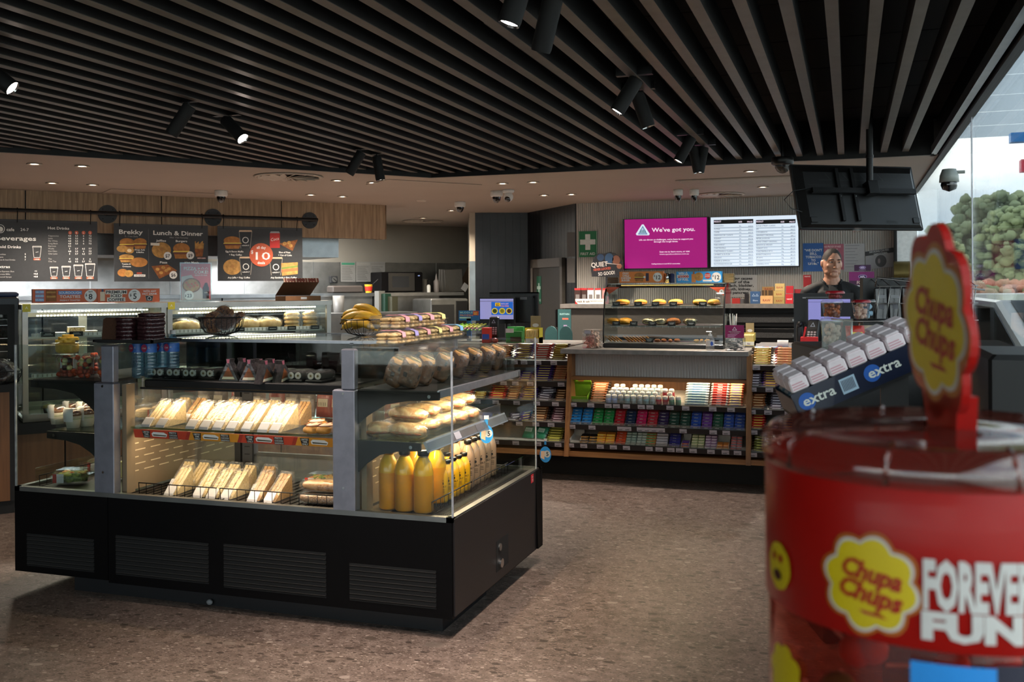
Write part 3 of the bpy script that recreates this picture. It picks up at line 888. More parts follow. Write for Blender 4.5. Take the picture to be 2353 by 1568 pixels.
# promotional strip
a0, a1 = P(305, 996, Y=3.985), P(770, 1014, Y=3.985)
LS = a1.x - a0.x
M = Matrix.Translation((a0.x, 3.99, .822)) @ Matrix.Rotation(.25, 4, 'X')
b = MB(M); b.box(0, LS, 0, .002, -.042, 0, 'c:8e3024')
b.box(0, LS, .002, .004, -.045, .0, 'acrylic')
cols = ['c:a53a26', 'c:b57a26', 'c:a53a26', 'c:b57a26']
for i in range(4):
 xa, xb = LS * i * .263, min(LS, LS * (i + 1) * .263)
 b.poly([(xa + (.02 if i else 0), -.042), (min(LS, xb + .0), -.042), (min(LS, xb + .02), 0), (xa + (.04 if i else 0), 0)], cols[i], 1)
 x = xa + .055
 b.poly([(x, -.04), (x + .035, -.04), (x + .042, -.004), (x - .006, -.004)], 'c:201d1e', 2)
 for k, s in enumerate(('LIMITED', 'TIME', 'ONLY')): b.text(s, x + .018, -.0145 - k * .0115, .0085, 'print_white', 3, wmax=.036)
 b.poly([(x + .052, -.032), (x + .13, -.034), (x + .138, -.02), (x + .12, -.01), (x + .06, -.009), (x + .048, -.018)], 'c:e0d6c0', 2)
 b.poly([(x + .056, -.021), (x + .132, -.024), (x + .13, -.029), (x + .058, -.028)], 'c:3a3a2a', 3)
 if x + .18 < LS:
  for k, (s, h) in enumerate((('PESTO', .010), ('CHICKEN', .0075), ('SANDWICH', .0075))):
   b.rect(x + .147, x + .197, -.0165 - k * .012, -.005 - k * .012, 'c:201d1e', 2)
   b.text(s, x + .172, -.0145 - k * .012, h, 'print_white', 3, wmax=.046)
ip(b, 'promo_strip', 'red and orange strip advertising a pesto chicken sandwich')
# wire rails along the bottom trays
def wire_rail(p0, p1, h, n, name='wire_rail', off=Vector((0, 0, 0))):
 p0 = Vector(p0); p1 = Vector(p1); b = MB(); up = Vector((0, 0, h)); d = (p1 - p0)
 bk = off
 b.tube([p0 + bk, p0 + d.normalized() * .004, p0 + up, p1 + up, p1 - d.normalized() * .004, p1 + bk], .0028, 'black_metal', 6)
 b.tube([p0 + up * .0, p1], .0022, 'black_metal', 6)
 for i in range(1, n): q = p0 + d * i / n; b.tube([q, q + up], .0016, 'black_metal', 5)
 ip(b, name)
wire_rail((-3.26, 3.975, .512), (-2.82, 3.975, .512), .055, 10, off=Vector((0, .12, 0)))
wire_rail((-2.80, 3.975, .512), (-2.19, 3.975, .512), .055, 13, off=Vector((0, .12, 0)))
wire_rail((-1.72, 3.97, .515), (-1.72, 4.45, .515), .055, 10, off=Vector((-.1, 0, 0)))
wire_rail((-1.72, 4.47, .515), (-1.72, 4.98, .515), .055, 10, off=Vector((-.1, 0, 0)))
wire_rail((-3.86, 3.97, .515), (-3.86, 4.98, .515), .055, 20, off=Vector((.1, 0, 0)))

# ---------------------------------------------------------------- sandwiches
mat('bread_white', 'd3bb86', .8, noise_amt=.14, scale=120, bump=.3)
mat('bread_grain', 'b58d55', .8, noise_amt=.2, scale=150, bump=.4)
mat('fill_green', '4c5420', .7, col2='8a6c2c', scale=160)
mat('fill_ham', '9a5a2c', .7, col2='5c3a1c', scale=140)
mat('fill_egg', 'c09a2c', .7, col2='6a6a20', scale=140)
mat('crust', 'c08a4a', .7, noise_amt=.15)
mat('label_white', 'd9d6d4', .5)
mat('label_lilac', 'b9b2bb', .5)
def wedge(fill, bread='bread_white', wrap=1, seed=0):
 rr = random.Random(seed)
 t = thing('sandwich_pack')
 D, H_ = .145, .112                                   # triangle: front edge on the tray, high at the back
 def slab(b, x0, x1, m, sh=0, w=0):
  q = [(sh, sh * .5), (D - sh * .4, .004 + sh * .4), (D - .006 - sh * .4, H_ - sh * 1.6)]
  n = 10; top = [(q[0][0] + (q[2][0] - q[0][0]) * i / n + (rr.random() - .5) * w, q[0][1] + (q[2][1] - q[0][1]) * i / n + (rr.random() - .5) * w) for i in range(n + 1)]
  poly = [(y, z) for y, z in top[:-1]] + [(q[2][0] - .010, q[2][1] - .003), (q[2][0], q[2][1] - .012), q[1]]
  # prism runs along local y; turn so that the poly lies in y-z and the run is along x
  Mq = Matrix(((0, 1, 0, 0), (1, 0, 0, 0), (0, 0, 1, 0), (0, 0, 0, 1)))
  b.prism(poly, x0, x1, m, Mq)
 b = MB()
 xs = [(-.028, -.013), (-.008, .006), (.011, .027)] if rr.random() < .6 else [(-.028, -.004), (.004, .028)]
 for q in xs: slab(b, q[0], q[1], bread, 0, .003)
 b.build('bread', parent=t)
 b = MB()
 for i in range(len(xs) - 1): slab(b, xs[i][1] - .001, xs[i + 1][0] + .001, fill, .004, .006)
 b.build('filling', parent=t)
 b = MB()
 Mq = Matrix(((0, 1, 0, 0), (1, 0, 0, 0), (0, 0, 1, 0), (0, 0, 0, 1)))
 b.prism([(-.012, -.002), (-.006, .008), (D - .004, H_ + .008), (D + .006, H_ + .004), (D + .008, -.002)], -.034, .034, 'cling', Mq)
 b.build('wrapper', parent=t)
 b = MB()
 sl = (H_ - .0) / (D - .006)
 l0, l1 = -.0145, .030
 pts = [(-.020, -.001), (-.0145, .010), (.018, .010 + .033 * sl + .004), (.020, .010 + .033 * sl + .001), (-.012, .006), (-.016, -.001)]
 b.prism(pts, -.026, .024, 'label_white', Mq)
 b.build('paper_label', parent=t)
 return Proto(t)
WED = {('g', 'w'): wedge('fill_green', seed=1), ('h', 'w'): wedge('fill_ham', seed=2), ('e', 'w'): wedge('fill_egg', seed=3), ('h', 'b'): wedge('fill_ham', 'bread_grain', seed=4), ('g', 'b'): wedge('fill_green', 'bread_grain', seed=5)}
FN = {'g': 'green-filled', 'h': 'brown-filled', 'e': 'yellow-filled'}
def row_of_wedges(spec, y, z, tiers, rowname, group):
 """spec: (pixel u, filling, bread, extra note)"""
 for u, f_, br, note in spec:
  p = P(u, tiers, Y=y)
  WED[(f_, br)].place(TR((p.x, y, z), rz=random.uniform(-.06, .06)), '%s wedge sandwich pack, %s, %s' % ('brown-bread' if br == 'b' else 'white-bread', note, rowname), group, 'sandwich')
row_of_wedges([(340, 'g', 'w', 'first from the left'), (373, 'e', 'w', 'second from the left'), (442, 'e', 'w', 'third from the left'), (473, 'g', 'w', 'fourth from the left'), (503, 'g', 'w', 'fifth from the left'),
               (534, 'e', 'w', 'fourth from the right'), (569, 'g', 'w', 'third from the right'), (607, 'h', 'w', 'second from the right'), (634, 'h', 'w', 'first from the right')],
              4.03, .834, 1000, 'front row of the middle shelf', 'sandwich packs in the front row of the middle shelf')
row_of_wedges([(388, 'g', 'w', 'first'), (424, 'g', 'b', 'second'), (500, 'h', 'w', 'third'), (560, 'g', 'w', 'fourth'), (598, 'e', 'w', 'fifth'), (632, 'g', 'w', 'sixth'), (668, 'h', 'b', 'last')],
              4.19, .834, 960, 'from the left in the back row of the middle shelf', 'sandwich packs in the back row of the middle shelf')
row_of_wedges([(392, 'e', 'w', 'leftmost by itself'), (457, 'e', 'w', 'second from the left'), (488, 'g', 'w', 'third from the left'), (520, 'h', 'w', 'fourth from the left'), (583, 'h', 'b', 'second from the right'), (620, 'h', 'b', 'rightmost')],
              4.02, .508, 1120, 'front row of the bottom tray', 'sandwich packs in the front row of the bottom tray')
row_of_wedges([(400, 'e', 'w', 'first'), (432, 'e', 'w', 'second'), (468, 'h', 'w', 'third'), (502, 'e', 'w', 'fourth'), (540, 'g', 'w', 'fifth'), (588, 'h', 'b', 'sixth')],
              4.17, .508, 1080, 'from the left in the back row of the bottom tray', 'sandwich packs in the back row of the bottom tray')
# iced pastries and toasted turkish rolls
mat('pastry', 'c28a3e', .6, noise_amt=.2, scale=40, bump=.4)
mat('icing', 'd9a58e', .4, col2='e8c8ae', scale=30)
mat('toasted', '9c6a34', .7, col2='c99a5c', scale=60, bump=.5)
mat('seeded', '6f4f30', .85, col2='b28a58', scale=220, bump=.8)
for i, (u, y, z, n) in enumerate(((720, 4.03, .834, 'front one'), (752, 4.04, .834, 'beside the post'), (728, 4.15, .834, 'behind the others'))):
 p = P(u, 990, Y=y)
 t = thing('iced_pastry', 'pink-iced pastry on the middle shelf right of the sandwiches, ' + n, 'pastry', (p.x, y, z), group='iced pastries on the middle shelf')
 b = MB(); b.blob((0, 0, .022), .042, .06, .020, 'pastry', 2.6, bump=.2, seed=i); b.build('pastry_base', parent=t)
 b = MB(); b.blob((0, 0, .042), .034, .048, .007, 'icing', 2.2, bump=.3, seed=i)
 for k in range(3): b.blob((-.02 + k * .02, (k - 1) * .02, .046), .005, .026, .005, 'fill_ham', 2, 8, 6)
 b.build('icing', parent=t)
for i, (y, z, lab, m) in enumerate(((4.07, .508, 'seeded flatbread roll, lower one of two beside the right post', 'seeded'), (4.09, .562, 'toasted flatbread roll on top of the seeded one beside the right post', 'toasted'), (4.25, .508, 'toasted flatbread roll behind the pair beside the right post', 'toasted'))):
 t = thing('flatbread_roll', lab, 'bread roll', (-2.29, y, z), group='flatbread rolls in the bottom tray')
 b = MB(); b.blob((0, 0, .025), .13, .055, .022, m, 3.2, 20, 10, bump=.08, seed=i); b.build('bread', parent=t)
 b = MB(); b.blob((0, 0, .026), .14, .062, .028, 'cling', 3.2, 20, 10, bump=.15, seed=i + 5); b.build('wrapper', parent=t)

# ---------------------------------------------------------------- top shelf: water, sushi, onigiri
mat('water_label', '2a63b0', .35, noise_amt=.15, scale=50)
mat('water_tint', '9fc4dc', .05)
clear('water', 'b4d2e2', .14, .08, .8, haze=.10, hcol='8ab4cc')
t = thing('water_bottle')
pr = [(0, .002), (.026, 0), (.031, .006), (.031, .03)]
for k in range(6): z = .032 + k * .016; pr += [(.0295, z), (.0318, z + .005), (.0318, z + .011)]
pr += [(.031, .130), (.031, .172), (.029, .180), (.016, .204), (.0125, .210), (.0125, .222)]
b = MB(); b.lathe(pr, 'water', 20, caps=False); b.build('bottle_body', parent=t)
b = MB(); b.lathe([(.0316, .128), (.0318, .172)], 'water_label', 24, caps=False)
Ml = frame((0, -.0325, .15), (1, 0, 0), (0, 0, 1)); b.M = Ml
b.disc(-.013, 0, .017, 'c:7e2340', 1, .019); b.text('Chill', -.013, -.004, .008, 'print_white', 2, wmax=.03); b.text('△', .016, 0, .009, 'print_white', 2, wmax=.012)
b.build('bottle_label', parent=t)
b = MB(); b.lathe([(.0142, .217), (.0148, .235), (.013, .237), (0, .237)], 'white_plastic', 16); b.build('cap', parent=t)
WB = Proto(t)
for u, y, n in ((318, 4.14, 'leftmost, front'), (346, 4.15, 'second from the left'), (374, 4.24, 'third from the left, at the back'), (398, 4.23, 'rightmost of the four')):
 p = P(u, 860, Y=y); WB.place(TR((p.x, y, 1.057), rz=random.uniform(-.3, .3)), 'clear blue-labelled water bottle on the upper shelf, ' + n, 'water bottles on the upper shelf', 'bottle')
mat('rice', 'd5d2c6', .6, noise_amt=.15, scale=300, bump=.5)
mat('nori', '15170f', .5, noise_amt=.2)
t = thing('sushi_pack')
b = MB(); b.rbox(-.045, .045, -.07, .07, 0, .012, 'matt_black', .004); b.build('tray', parent=t)
b = MB()
for x in (-.019, .019):
 b.cyl((x, -.06, .030), (x, .06, .030), .0185, 'nori', 16); b.cyl((x, -.0615, .030), (x, -.060, .030), .0165, 'rice', 16); b.cyl((x, -.0625, .030), (x, -.0614, .030), .006, 'fill_green', 8)
b.build('sushi_rolls', parent=t)
b = MB(); b.rbox(-.043, .043, -.068, .068, .010, .054, 'clam', .008); b.build('lid', parent=t)
SU = Proto(t)
for u, n in ((378, 'first from the left behind the water bottles'), (415, 'second from the left beside the water bottles'), (452, 'third from the left'), (492, 'fourth from the left, beside the rice triangles'), (652, 'first one right of the rice triangles'), (692, 'second one right of the rice triangles'), (737, 'beside the grey post')):
 p = P(u, 868, Y=4.2); SU.place(TR((p.x, 4.2, 1.057)), 'clear sushi roll pack, upper shelf, ' + n, 'sushi packs on the upper shelf', 'sushi pack')
mat('film_silver', '5a5556', .2, .5, noise_amt=.3, scale=40, bump=.8)
t = thing('rice_triangle')
b = MB(); b.prism([(-.045, 0), (.045, 0), (.006, .078), (-.006, .078)], -.019, .019, 'nori'); b.build('seaweed', parent=t)
b = MB(); b.prism([(-.052, 0), (.052, 0), (.008, .088), (.011, .104), (-.011, .106), (-.008, .088)], -.023, .023, 'film_silver'); b.build('wrapper', parent=t)
b = MB(Matrix.Translation((0, -.0232, 0))); b.poly([(-.036, .006), (.036, .006), (.0, .068)], 'c:6c3a1c', 1); b.poly([(-.034, .008), (.034, .008), (.028, .02), (-.028, .02)], 'c:c7b9a2', 2); b.poly([(-.006, .085), (.006, .085), (.008, .104), (-.008, .104)], 'c:8e4a5a', 2); b.build('printed_label', parent=t)
ON = Proto(t)
for u, y, rz, tl, n in ((530, 4.13, .1, .0, 'leftmost, showing its printed front'), (562, 4.22, 1.1, .3, 'second from the left, turned sideways'), (577, 4.12, .15, .0, 'third from the left, printed front showing'), (600, 4.2, 1.2, .35, 'fourth from the left, turned sideways'), (628, 4.22, 1.3, .4, 'fifth from the left, leaning back'), (610, 4.11, 1.25, .3, 'front one leaning over'), (650, 4.15, 1.35, .45, 'rightmost, leaning back')):
 p = P(u, 868, Y=y); ON.place(TR((p.x, y, 1.057), rz=rz, ry=-tl * .5), 'silver-wrapped rice triangle on the upper shelf, ' + n, 'wrapped rice triangles on the upper shelf', 'rice snack')
# dark jelly cups behind
t = thing('jelly_cup'); b = MB(); b.lathe([(0, 0), (.035, 0), (.045, .08), (.045, .085)], 'clam', 18); b.build('cup', parent=t)
b = MB(); b.lathe([(0, .003), (.033, .003), (.04, .055), (0, .055)], mat('jelly', '4a1626', .3), 18); b.build('jelly', parent=t)
b = MB(Matrix.Translation((0, -.047, 0))); b.rect(-.02, .02, .03, .075, 'label_lilac', 1); b.build('label', parent=t)
JC = Proto(t)
for u, n in ((722, 'left one'), (758, 'right one beside the post')):
 p = P(u, 835, Y=4.75); JC.place(TR((p.x, 4.75, 1.053)), 'dark red jelly cup behind the sushi packs, ' + n, 'jelly cups on the far upper shelf', 'cup')

# ---------------------------------------------------------------- right end: wrapped toasties, rolls, juices
mat('kraft', '6b4b33', .4, noise_amt=.3, scale=45, bump=1.0, coat=.3)
mat('kraft_print', '1d1512', .5)
def wrap_roll(seed):
 t = thing('wrapped_roll'); rr = random.Random(seed)
 b = MB(); b.blob((0, 0, .060), .044, .033, .062, 'kraft', 4.2, 22, 14, bump=.14, seed=seed, bs=24)
 for k in range(6):
  a = -2.3 + k * .62; z = .03 + (k % 3) * .032
  b.box(-.009, .009, -.0012, .0012, -.010, .010, 'kraft_print', Matrix.Translation((math.cos(a) * .0445, math.sin(a) * .0340, z)) @ Matrix.Rotation(a + PI / 2, 4, 'Z'))
 b.build('paper_wrap', parent=t)
 b = MB(); b.lathe([(0, .128), (.7, .128), (.93, .124), (1.0, .112)], 'bread_crust2' if 'bread_crust2' in MATS else mat('bread_crust2', 'c8924e', .7, noise_amt=.15, bump=.3), 20, Matrix.Diagonal((.042, .031, 1, 1)), caps=False)
 b.build('bread_end', parent=t)
 b = MB(); b.blob((0, 0, .128), .032, .010, .004, 'fill_green', 2.2, 12, 6, bump=.4, seed=seed); b.blob((.004, .012, .128), .03, .006, .003, 'bread_white', 2, 10, 5); b.build('filling', parent=t)
 b = MB(); b.blob((0, 0, .068), .049, .038, .072, 'cling', 3, 20, 12, bump=.12, seed=seed + 3); b.build('cling_wrap', parent=t)
 return Proto(t)
WR = [wrap_roll(3), wrap_roll(9)]
names = ['first', 'second', 'third', 'fourth', 'fifth', 'sixth', 'seventh', 'eighth', 'ninth', 'tenth']
for i, (u, x) in enumerate(((848, -1.93), (893, -1.86), (928, -1.92), (965, -1.86), (1006, -1.84), (1043, -1.84), (1075, -1.84), (1105, -1.82), (1130, -1.82))):
 p = P(u, 885, X=x); WR[i % 2].place(TR((x, max(p.y, 4.02), 1.066), rz=.1 + random.uniform(-.2, .2), rx=.12, ry=.38), 'brown paper wrapped roll standing on the right upper shelf, %s from the front' % names[i], 'wrapped rolls on the right upper shelf', 'wrapped roll')
for i, (u, x) in enumerate(((903, -1.99), (955, -1.99), (1000, -1.99))):
 p = P(u, 870, X=x); WR[i % 2].place(TR((x, p.y + .04, 1.066), rz=.1, rx=.1, ry=.35), 'brown paper wrapped roll, inner row, right upper shelf, %s from the front' % names[i], 'wrapped rolls in the inner row', 'wrapped roll')
mat('roll_bread', 'b9803c', .6, col2='e4c890', scale=32, bump=1.0)
mat('roll_fill', '6a5a2c', .7, col2='a04a20', scale=120)
def bread_roll(seed):
 t = thing('bread_roll')
 b = MB(); b.blob((0, 0, .036), .088, .046, .034, 'roll_bread', 2.1, 22, 12, bump=.16, seed=seed, bs=16); b.build('roll', parent=t)
 b = MB(); b.blob((-.004, -.038, .028), .070, .010, .008, 'roll_fill', 2, 14, 6, bump=.5, seed=seed); b.build('filling', parent=t)
 b = MB(); b.blob((0, 0, .037), .096, .052, .038, 'cling', 2.2, 22, 12, bump=.2, seed=seed + 2); b.build('cling_wrap', parent=t)
 return Proto(t)
BR = [bread_roll(s) for s in (2, 5, 8)]
k = 0
for rown, x, z, us in (('outer row', -1.86, .832, (943, 985, 1022, 1058, 1094)), ('inner row', -1.98, .832, (955, 1000, 1040, 1075)), ('top layer', -1.92, .885, (962, 1005, 1046, 1082, 1112, 1132))):
 for i, u in enumerate(us):
  p = P(u, 980, X=x); y = 4.02 + (i + (.5 if rown == 'top layer' else 0)) * .165 if rown != 'top layer' else 4.16 + i * .155
  if y > 4.93: continue
  BR[k % 3].place(TR((x, y, z), rz=.25 + random.uniform(-.3, .3), ry=random.uniform(-.1, .1)), 'golden wrapped bread roll, right middle shelf, %s, %s from the front' % (rown, names[i]), 'bread rolls on the right middle shelf', 'bread roll'); k += 1
mat('juice', 'f0a010', .35, noise_amt=.05, scale=5, sub=.0)
mat('juice_light', 'f6bc22', .35, noise_amt=.05, scale=5)
mat('milk_brown', 'b3957a', .4, noise_amt=.04)
mat('cap_black', '131110', .3)
def bottle(name, r, h, liq, light=None, logo=True, seed=0):
 t = thing(name)
 pr = [(0, .001), (r * .85, 0), (r, .008), (r, h * .60), (r * .97, h * .68), (r * .80, h * .79), (r * .46, h * .885), (r * .42, h * .93)]
 b = MB(); b.lathe([(a * .97 if a else 0, z + .002) for a, z in pr if z < h * .62] , liq, 20);
 b.lathe([(a * .97, z + .002) for a, z in pr if z >= h * .59 and z < h * .9], light or liq, 20, caps=False)
 b.build('liquid', parent=t)
 bq = MB(); bq.lathe([(r * .86, -.0), (r * 1.01, .007), (r * 1.02, h * .60), (r * .99, h * .68), (r * .82, h * .79), (r * .48, h * .885), (r * .45, h * .93)], 'pet', 20, caps=False); bq = bq.build('bottle_body', parent=t)
 b = MB(); b.lathe([(r * .52, h * .915), (r * .56, h * .925), (r * .56, h * .985), (r * .5, h), (0, h)], 'cap_black', 20); b.build('cap', parent=t)
 if logo:
  b = MB(); y = -r * 1.03; b.M = Matrix.Translation((0, y, 0))
  b.disc(0, h * .50, r * .22, 'c:1b1611', 1); b.poly([(-.004, h * .56), (.006, h * .585), (.004, h * .555)], 'c:1b1611', 1)
  b.text('cafe24-7', 0, h * .40, h * .045, 'c:1b1611', 1, wmax=r * 1.2)
  for q in range(3): b.rect(-r * .4, r * .4, h * (.34 - q * .035), h * (.35 - q * .035), 'c:2b241c', 1)
  b.build('printed_logo', parent=bq)
 return Proto(t)
BJ = bottle('juice_bottle', .045, .272, 'juice', 'juice_light', False)
for u, v, n in ((887, 1172, 'front row, left one'), (924, 1177, 'front row, middle one'), (967, 1181, 'front row, right one'), (947, 1150, 'second row, left one under the shelf bracket'), (997, 1158, 'second row, right one')):
 p = P(u, v, Z=.515); BJ.place(TR((p.x, max(p.y, 3.975) + .03, .514)), 'large orange juice bottle in the case, ' + n, 'large orange juice bottles', 'bottle')
BS = bottle('small_juice_bottle', .032, .185, 'juice_light', None, True)
for i, y in enumerate((4.22, 4.29, 4.36, 4.43, 4.50)):
 BS.place(TR((-1.78, y, .514), rz=.5), 'small yellow juice bottle, outer row of the right base, %s from front' % names[i], 'small juice bottles, outer row', 'bottle')
for i, y in enumerate((4.24, 4.32, 4.40, 4.48)):
 BS.place(TR((-1.86, y, .514), rz=.5), 'small yellow juice bottle, inner row of the right base, %s from front' % names[i], 'small juice bottles, inner row', 'bottle')
BM = bottle('milk_bottle', .034, .235, 'milk_brown', None, True)
for i, y in enumerate((4.58, 4.66, 4.74, 4.82, 4.90)):
 BM.place(TR((-1.79, y, .514), rz=.6), 'iced coffee milk bottle with black cap, outer row, %s from the front' % names[i], 'iced coffee bottles, outer row', 'bottle')
 if i < 4: BM.place(TR((-1.87, y + .03, .514), rz=.6), 'iced coffee milk bottle with black cap, inner row, %s from the front' % names[i], 'iced coffee bottles, inner row', 'bottle')
def wobbler(p, rz, label, s=1.0):
 t = thing('hanging_price_tag', label, 'price tag', p, rz)
 b = MB(); b.box(-.008, .008, .0, .001, -.035, .0, 'c:2a7ab0'); b.box(-.012, .012, -.002, .004, -.006, .012, 'white_plastic'); b.build('clip', parent=t)
 b = MB(Matrix.Translation((0, 0, -.082 * s))); b.lathe([(0, 0), (.034 * s, 0), (.034 * s, .001), (0, .001)], 'c:2a83c0', 24, Matrix.Diagonal((1, 1, 1.35, 1)) @ Matrix.Rotation(PI / 2, 4, 'X')) if False else b.prism([(.034 * s * math.cos(q), .046 * s * math.sin(q)) for q in [2 * PI * k / 24 for k in range(24)]], 0, .0012, 'c:2a83c0')
 b.disc(.010 * s, .004, .020 * s, 'print_white', 1); b.text('5', .012 * s, -.008 * s, .024 * s, 'c:14161a', 2)
 b.poly([(-.028 * s, -.02 * s), (-.006 * s, -.03 * s), (-.004 * s, .02 * s), (-.026 * s, .018 * s)], 'c:c9a98c', 2)
 b.build('tag_disc', parent=t)
wobbler((-1.735, 4.70, .842), .5, 'blue oval price tag with a 5 hanging from the bread shelf')
# red and grey snack bags on the far side, seen through the case
mat('foil_red', 'b3261d', .3, noise_amt=.15, scale=30, bump=.6, coat=.3)
mat('foil_grey', '7a6a62', .3, noise_amt=.2, scale=60, bump=.6, coat=.3)
def pouch(m, w=.10, h=.16, dpt=.045, name='snack_bag', lab=None):
 t = thing(name); b = MB()
 vs = []; fs = []; nx, nz = 8, 9
 for s in (-1, 1):
  for j in range(nz + 1):
   for i in range(nx + 1):
    u_ = i / nx * 2 - 1; v_ = j / nz * 2 - 1
    d_ = dpt * .5 * max(0, (1 - u_ ** 4)) ** .7 * max(0, (1 - v_ ** 4)) ** .6
    vs.append((u_ * w / 2, s * d_, (v_ + 1) * h / 2))
 k = (nx + 1) * (nz + 1)
 for s in (0, 1):
  for j in range(nz):
   for i in range(nx):
    a_ = s * k + j * (nx + 1) + i; q = (a_, a_ + 1, a_ + nx + 2, a_ + nx + 1); fs.append(q if s == 0 else q[::-1])
 b.add(vs, fs, m, True); b.build('bag', parent=t)
 b = MB(Matrix.Translation((0, -dpt * .51, 0))); b.rect(-w * .3, w * .3, h * .35, h * .62, lab or 'c:c8b8a0', 1)
 for q in range(5): b.rect(-w * .25 + q * w * .1, -w * .22 + q * w * .1, h * .38, h * .5, 'c:2a2422', 2)
 b.build('bag_print', parent=t); return Proto(t)
PR, PG = pouch('foil_red'), pouch('foil_grey')
for i, (u, red) in enumerate(((470, 0), (505, 0), (548, 1), (590, 0), (636, 1), (672, 0), (705, 0), (745, 1), (778, 1))):
 p = P(u, 940, Y=4.72)
 (PR if red else PG).place(TR((min(p.x, -2.22), 4.72 + .0 * i, .81), rz=random.uniform(-.1, .1), rx=-.1), '%s snack bag seen through the case behind the sandwiches, %s from the left' % ('red' if red else 'grey', names[i]), 'snack bags on the far side of the case', 'snack bag')
PR.place(TR((-2.22, 4.62, .81), rz=1.2), 'red snack bag seen through the glass left of the bread rolls', None, 'snack bag')
# clear salad tubs seen behind the bottom sandwiches
def clam(name, w, d_, h, food, m2=None, seed=0):
 t = thing(name)
 b = MB(); b.blob((0, 0, h * .42), w * .44, d_ * .44, h * .36, food, 3.2, 20, 10, bump=.35, seed=seed, bs=40)
 if m2:
  for q in range(9):
   rr = random.Random(seed * 50 + q); b.blob(((rr.random() - .5) * w * .7, (rr.random() - .5) * d_ * .7, h * .62 + rr.random() * h * .15), w * .09, d_ * .1, h * .10, m2, 2, 8, 6, bump=.4, seed=q)
 b.build('food', parent=t)
 b = MB(); b.prism([(-w * .42, 0), (w * .42, 0), (w * .5, h * .55), (-w * .5, h * .55)], -d_ / 2, d_ / 2, 'clam'); b.build('tub', parent=t)
 b = MB(); b.rbox(-w * .53, w * .53, -d_ * .53, d_ * .53, h * .55, h * .58, 'clam', .002); b.rbox(-w * .46, w * .46, -d_ * .46, d_ * .46, h * .58, h, 'clam', .012); b.build('lid', parent=t)
 b = MB(Matrix.Translation((0, -d_ * .47 - .003, 0))); b.rect(-w * .42, -w * .08, h * .1, h * .75, 'label_white', 1); b.rect(-w * .42, -w * .30, h * .1, h * .75, 'c:96332a', 2); b.build('label', parent=t)
 return Proto(t)
mat('salad', '3f5a1e', .6, col2='93a04a', scale=70, bump=1.0)
mat('salad_top', 'b4562c', .6, col2='d8c27a', scale=60)
SA = clam('salad_tub', .17, .13, .07, 'salad', 'salad_top', 2)
p = P(150, 1110, Z=.515); SA.place(TR((p.x + .02, p.y + .03, .514), rz=.25), 'green salad in a clear clamshell at the left end, front one', 'salad tubs at the left end', 'salad')
p = P(200, 1088, Z=.515); SA.place(TR((p.x + .04, p.y + .1, .514), rz=.15), 'green salad in a clear clamshell at the left end, behind the front one', 'salad tubs at the left end', 'salad')
SB = clam('deli_tub', .15, .12, .065, 'salad_top', 'salad', 5)
for i, (x, y) in enumerate(((-2.50, 4.40), (-2.32, 4.42), (-3.22, 4.38), (-3.06, 4.40))):
 SB.place(TR((x, y, .514)), 'clear deli tub at the back of the bottom tray, %s' % ('behind the flatbreads, left', 'behind the flatbreads, right', 'leftmost, behind the cream block', 'left, behind the first sandwiches')[i], 'deli tubs in the bottom tray', 'deli tub')
p = P(300, 1075, Y=4.3); MB().rbox(p.x - .06, p.x + .05, 4.28, 4.36, .512, .60, mat('cream_box', 'd8c490', .5), .004).build('cream_box', label='plain cream box at the left of the bottom sandwich tray', cat='box')

# ---------------------------------------------------------------- left end: fruit cups, yoghurts
mat('melon', 'b9b86a', .45, col2='d9d2a0', scale=30); mat('watermelon', 'a83a26', .45, col2='c8562e', scale=30); mat('grape', '4a1c22', .3, noise_amt=.2); mat('pineapple', 'd8ae3a', .5, noise_amt=.15, scale=60, bump=.4)
def fruitcup(seed):
 t = thing('fruit_cup'); rr = random.Random(seed)
 b = MB()
 for q in range(26):
  z = .012 + (q // 5) * .018; a = rr.random() * 6.3; r_ = .030 * math.sqrt(rr.random()) + .004
  m = ['watermelon', 'melon', 'melon', 'grape', 'watermelon'][q % 5] if z > .03 else 'watermelon'
  b.blob((math.cos(a) * r_, math.sin(a) * r_, z), .013, .013, .011, m, 3.4, 8, 6, Matrix.Rotation(a, 4, 'X'))
 b.build('fruit', parent=t)
 b = MB(); b.lathe([(.033, 0), (.044, .075), (.046, .080), (.046, .084), (.040, .100), (.026, .112), (0, .114)], 'clam', 22, caps=False); b.build('cup', parent=t)
 b = MB(Matrix.Rotation(.5, 4, 'Z')); b.box(-.014, .014, -.0475, -.0465, .045, .095, 'label_white'); b.build('label', parent=t)
 return Proto(t)
FCs = [fruitcup(1), fruitcup(4)]
for i, (u, y) in enumerate(((122, 4.12), (157, 4.10), (192, 4.08), (245, 4.10), (140, 4.24), (182, 4.24))):
 p = P(u, 868, Y=y); FCs[i % 2].place(TR((max(p.x, -3.83 + (i > 3) * .05), y, 1.057), rz=i), 'clear cup of cut fruit on the left upper shelf, %s' % ('first in front', 'second in front', 'third in front', 'behind the left post', 'left one of the back row', 'right one of the back row')[i], 'fruit cups on the left upper shelf', 'fruit cup')
t = thing('pineapple_tub'); b = MB()
for q in range(7): b.cyl((-.04 + (q % 4) * .027, (q // 4) * .02, .065 + (q % 2) * .012 + (q // 4) * .015), (-.04 + (q % 4) * .027, (q // 4) * .02, .078 + (q % 2) * .012 + (q // 4) * .015), .03, 'pineapple', 14)
b.blob((0, 0, .035), .06, .04, .03, 'pineapple', 4); b.build('pineapple_rings', parent=t)
b = MB(); b.rbox(-.07, .07, -.05, .05, 0, .062, 'clam', .006); b.build('tub', parent=t)
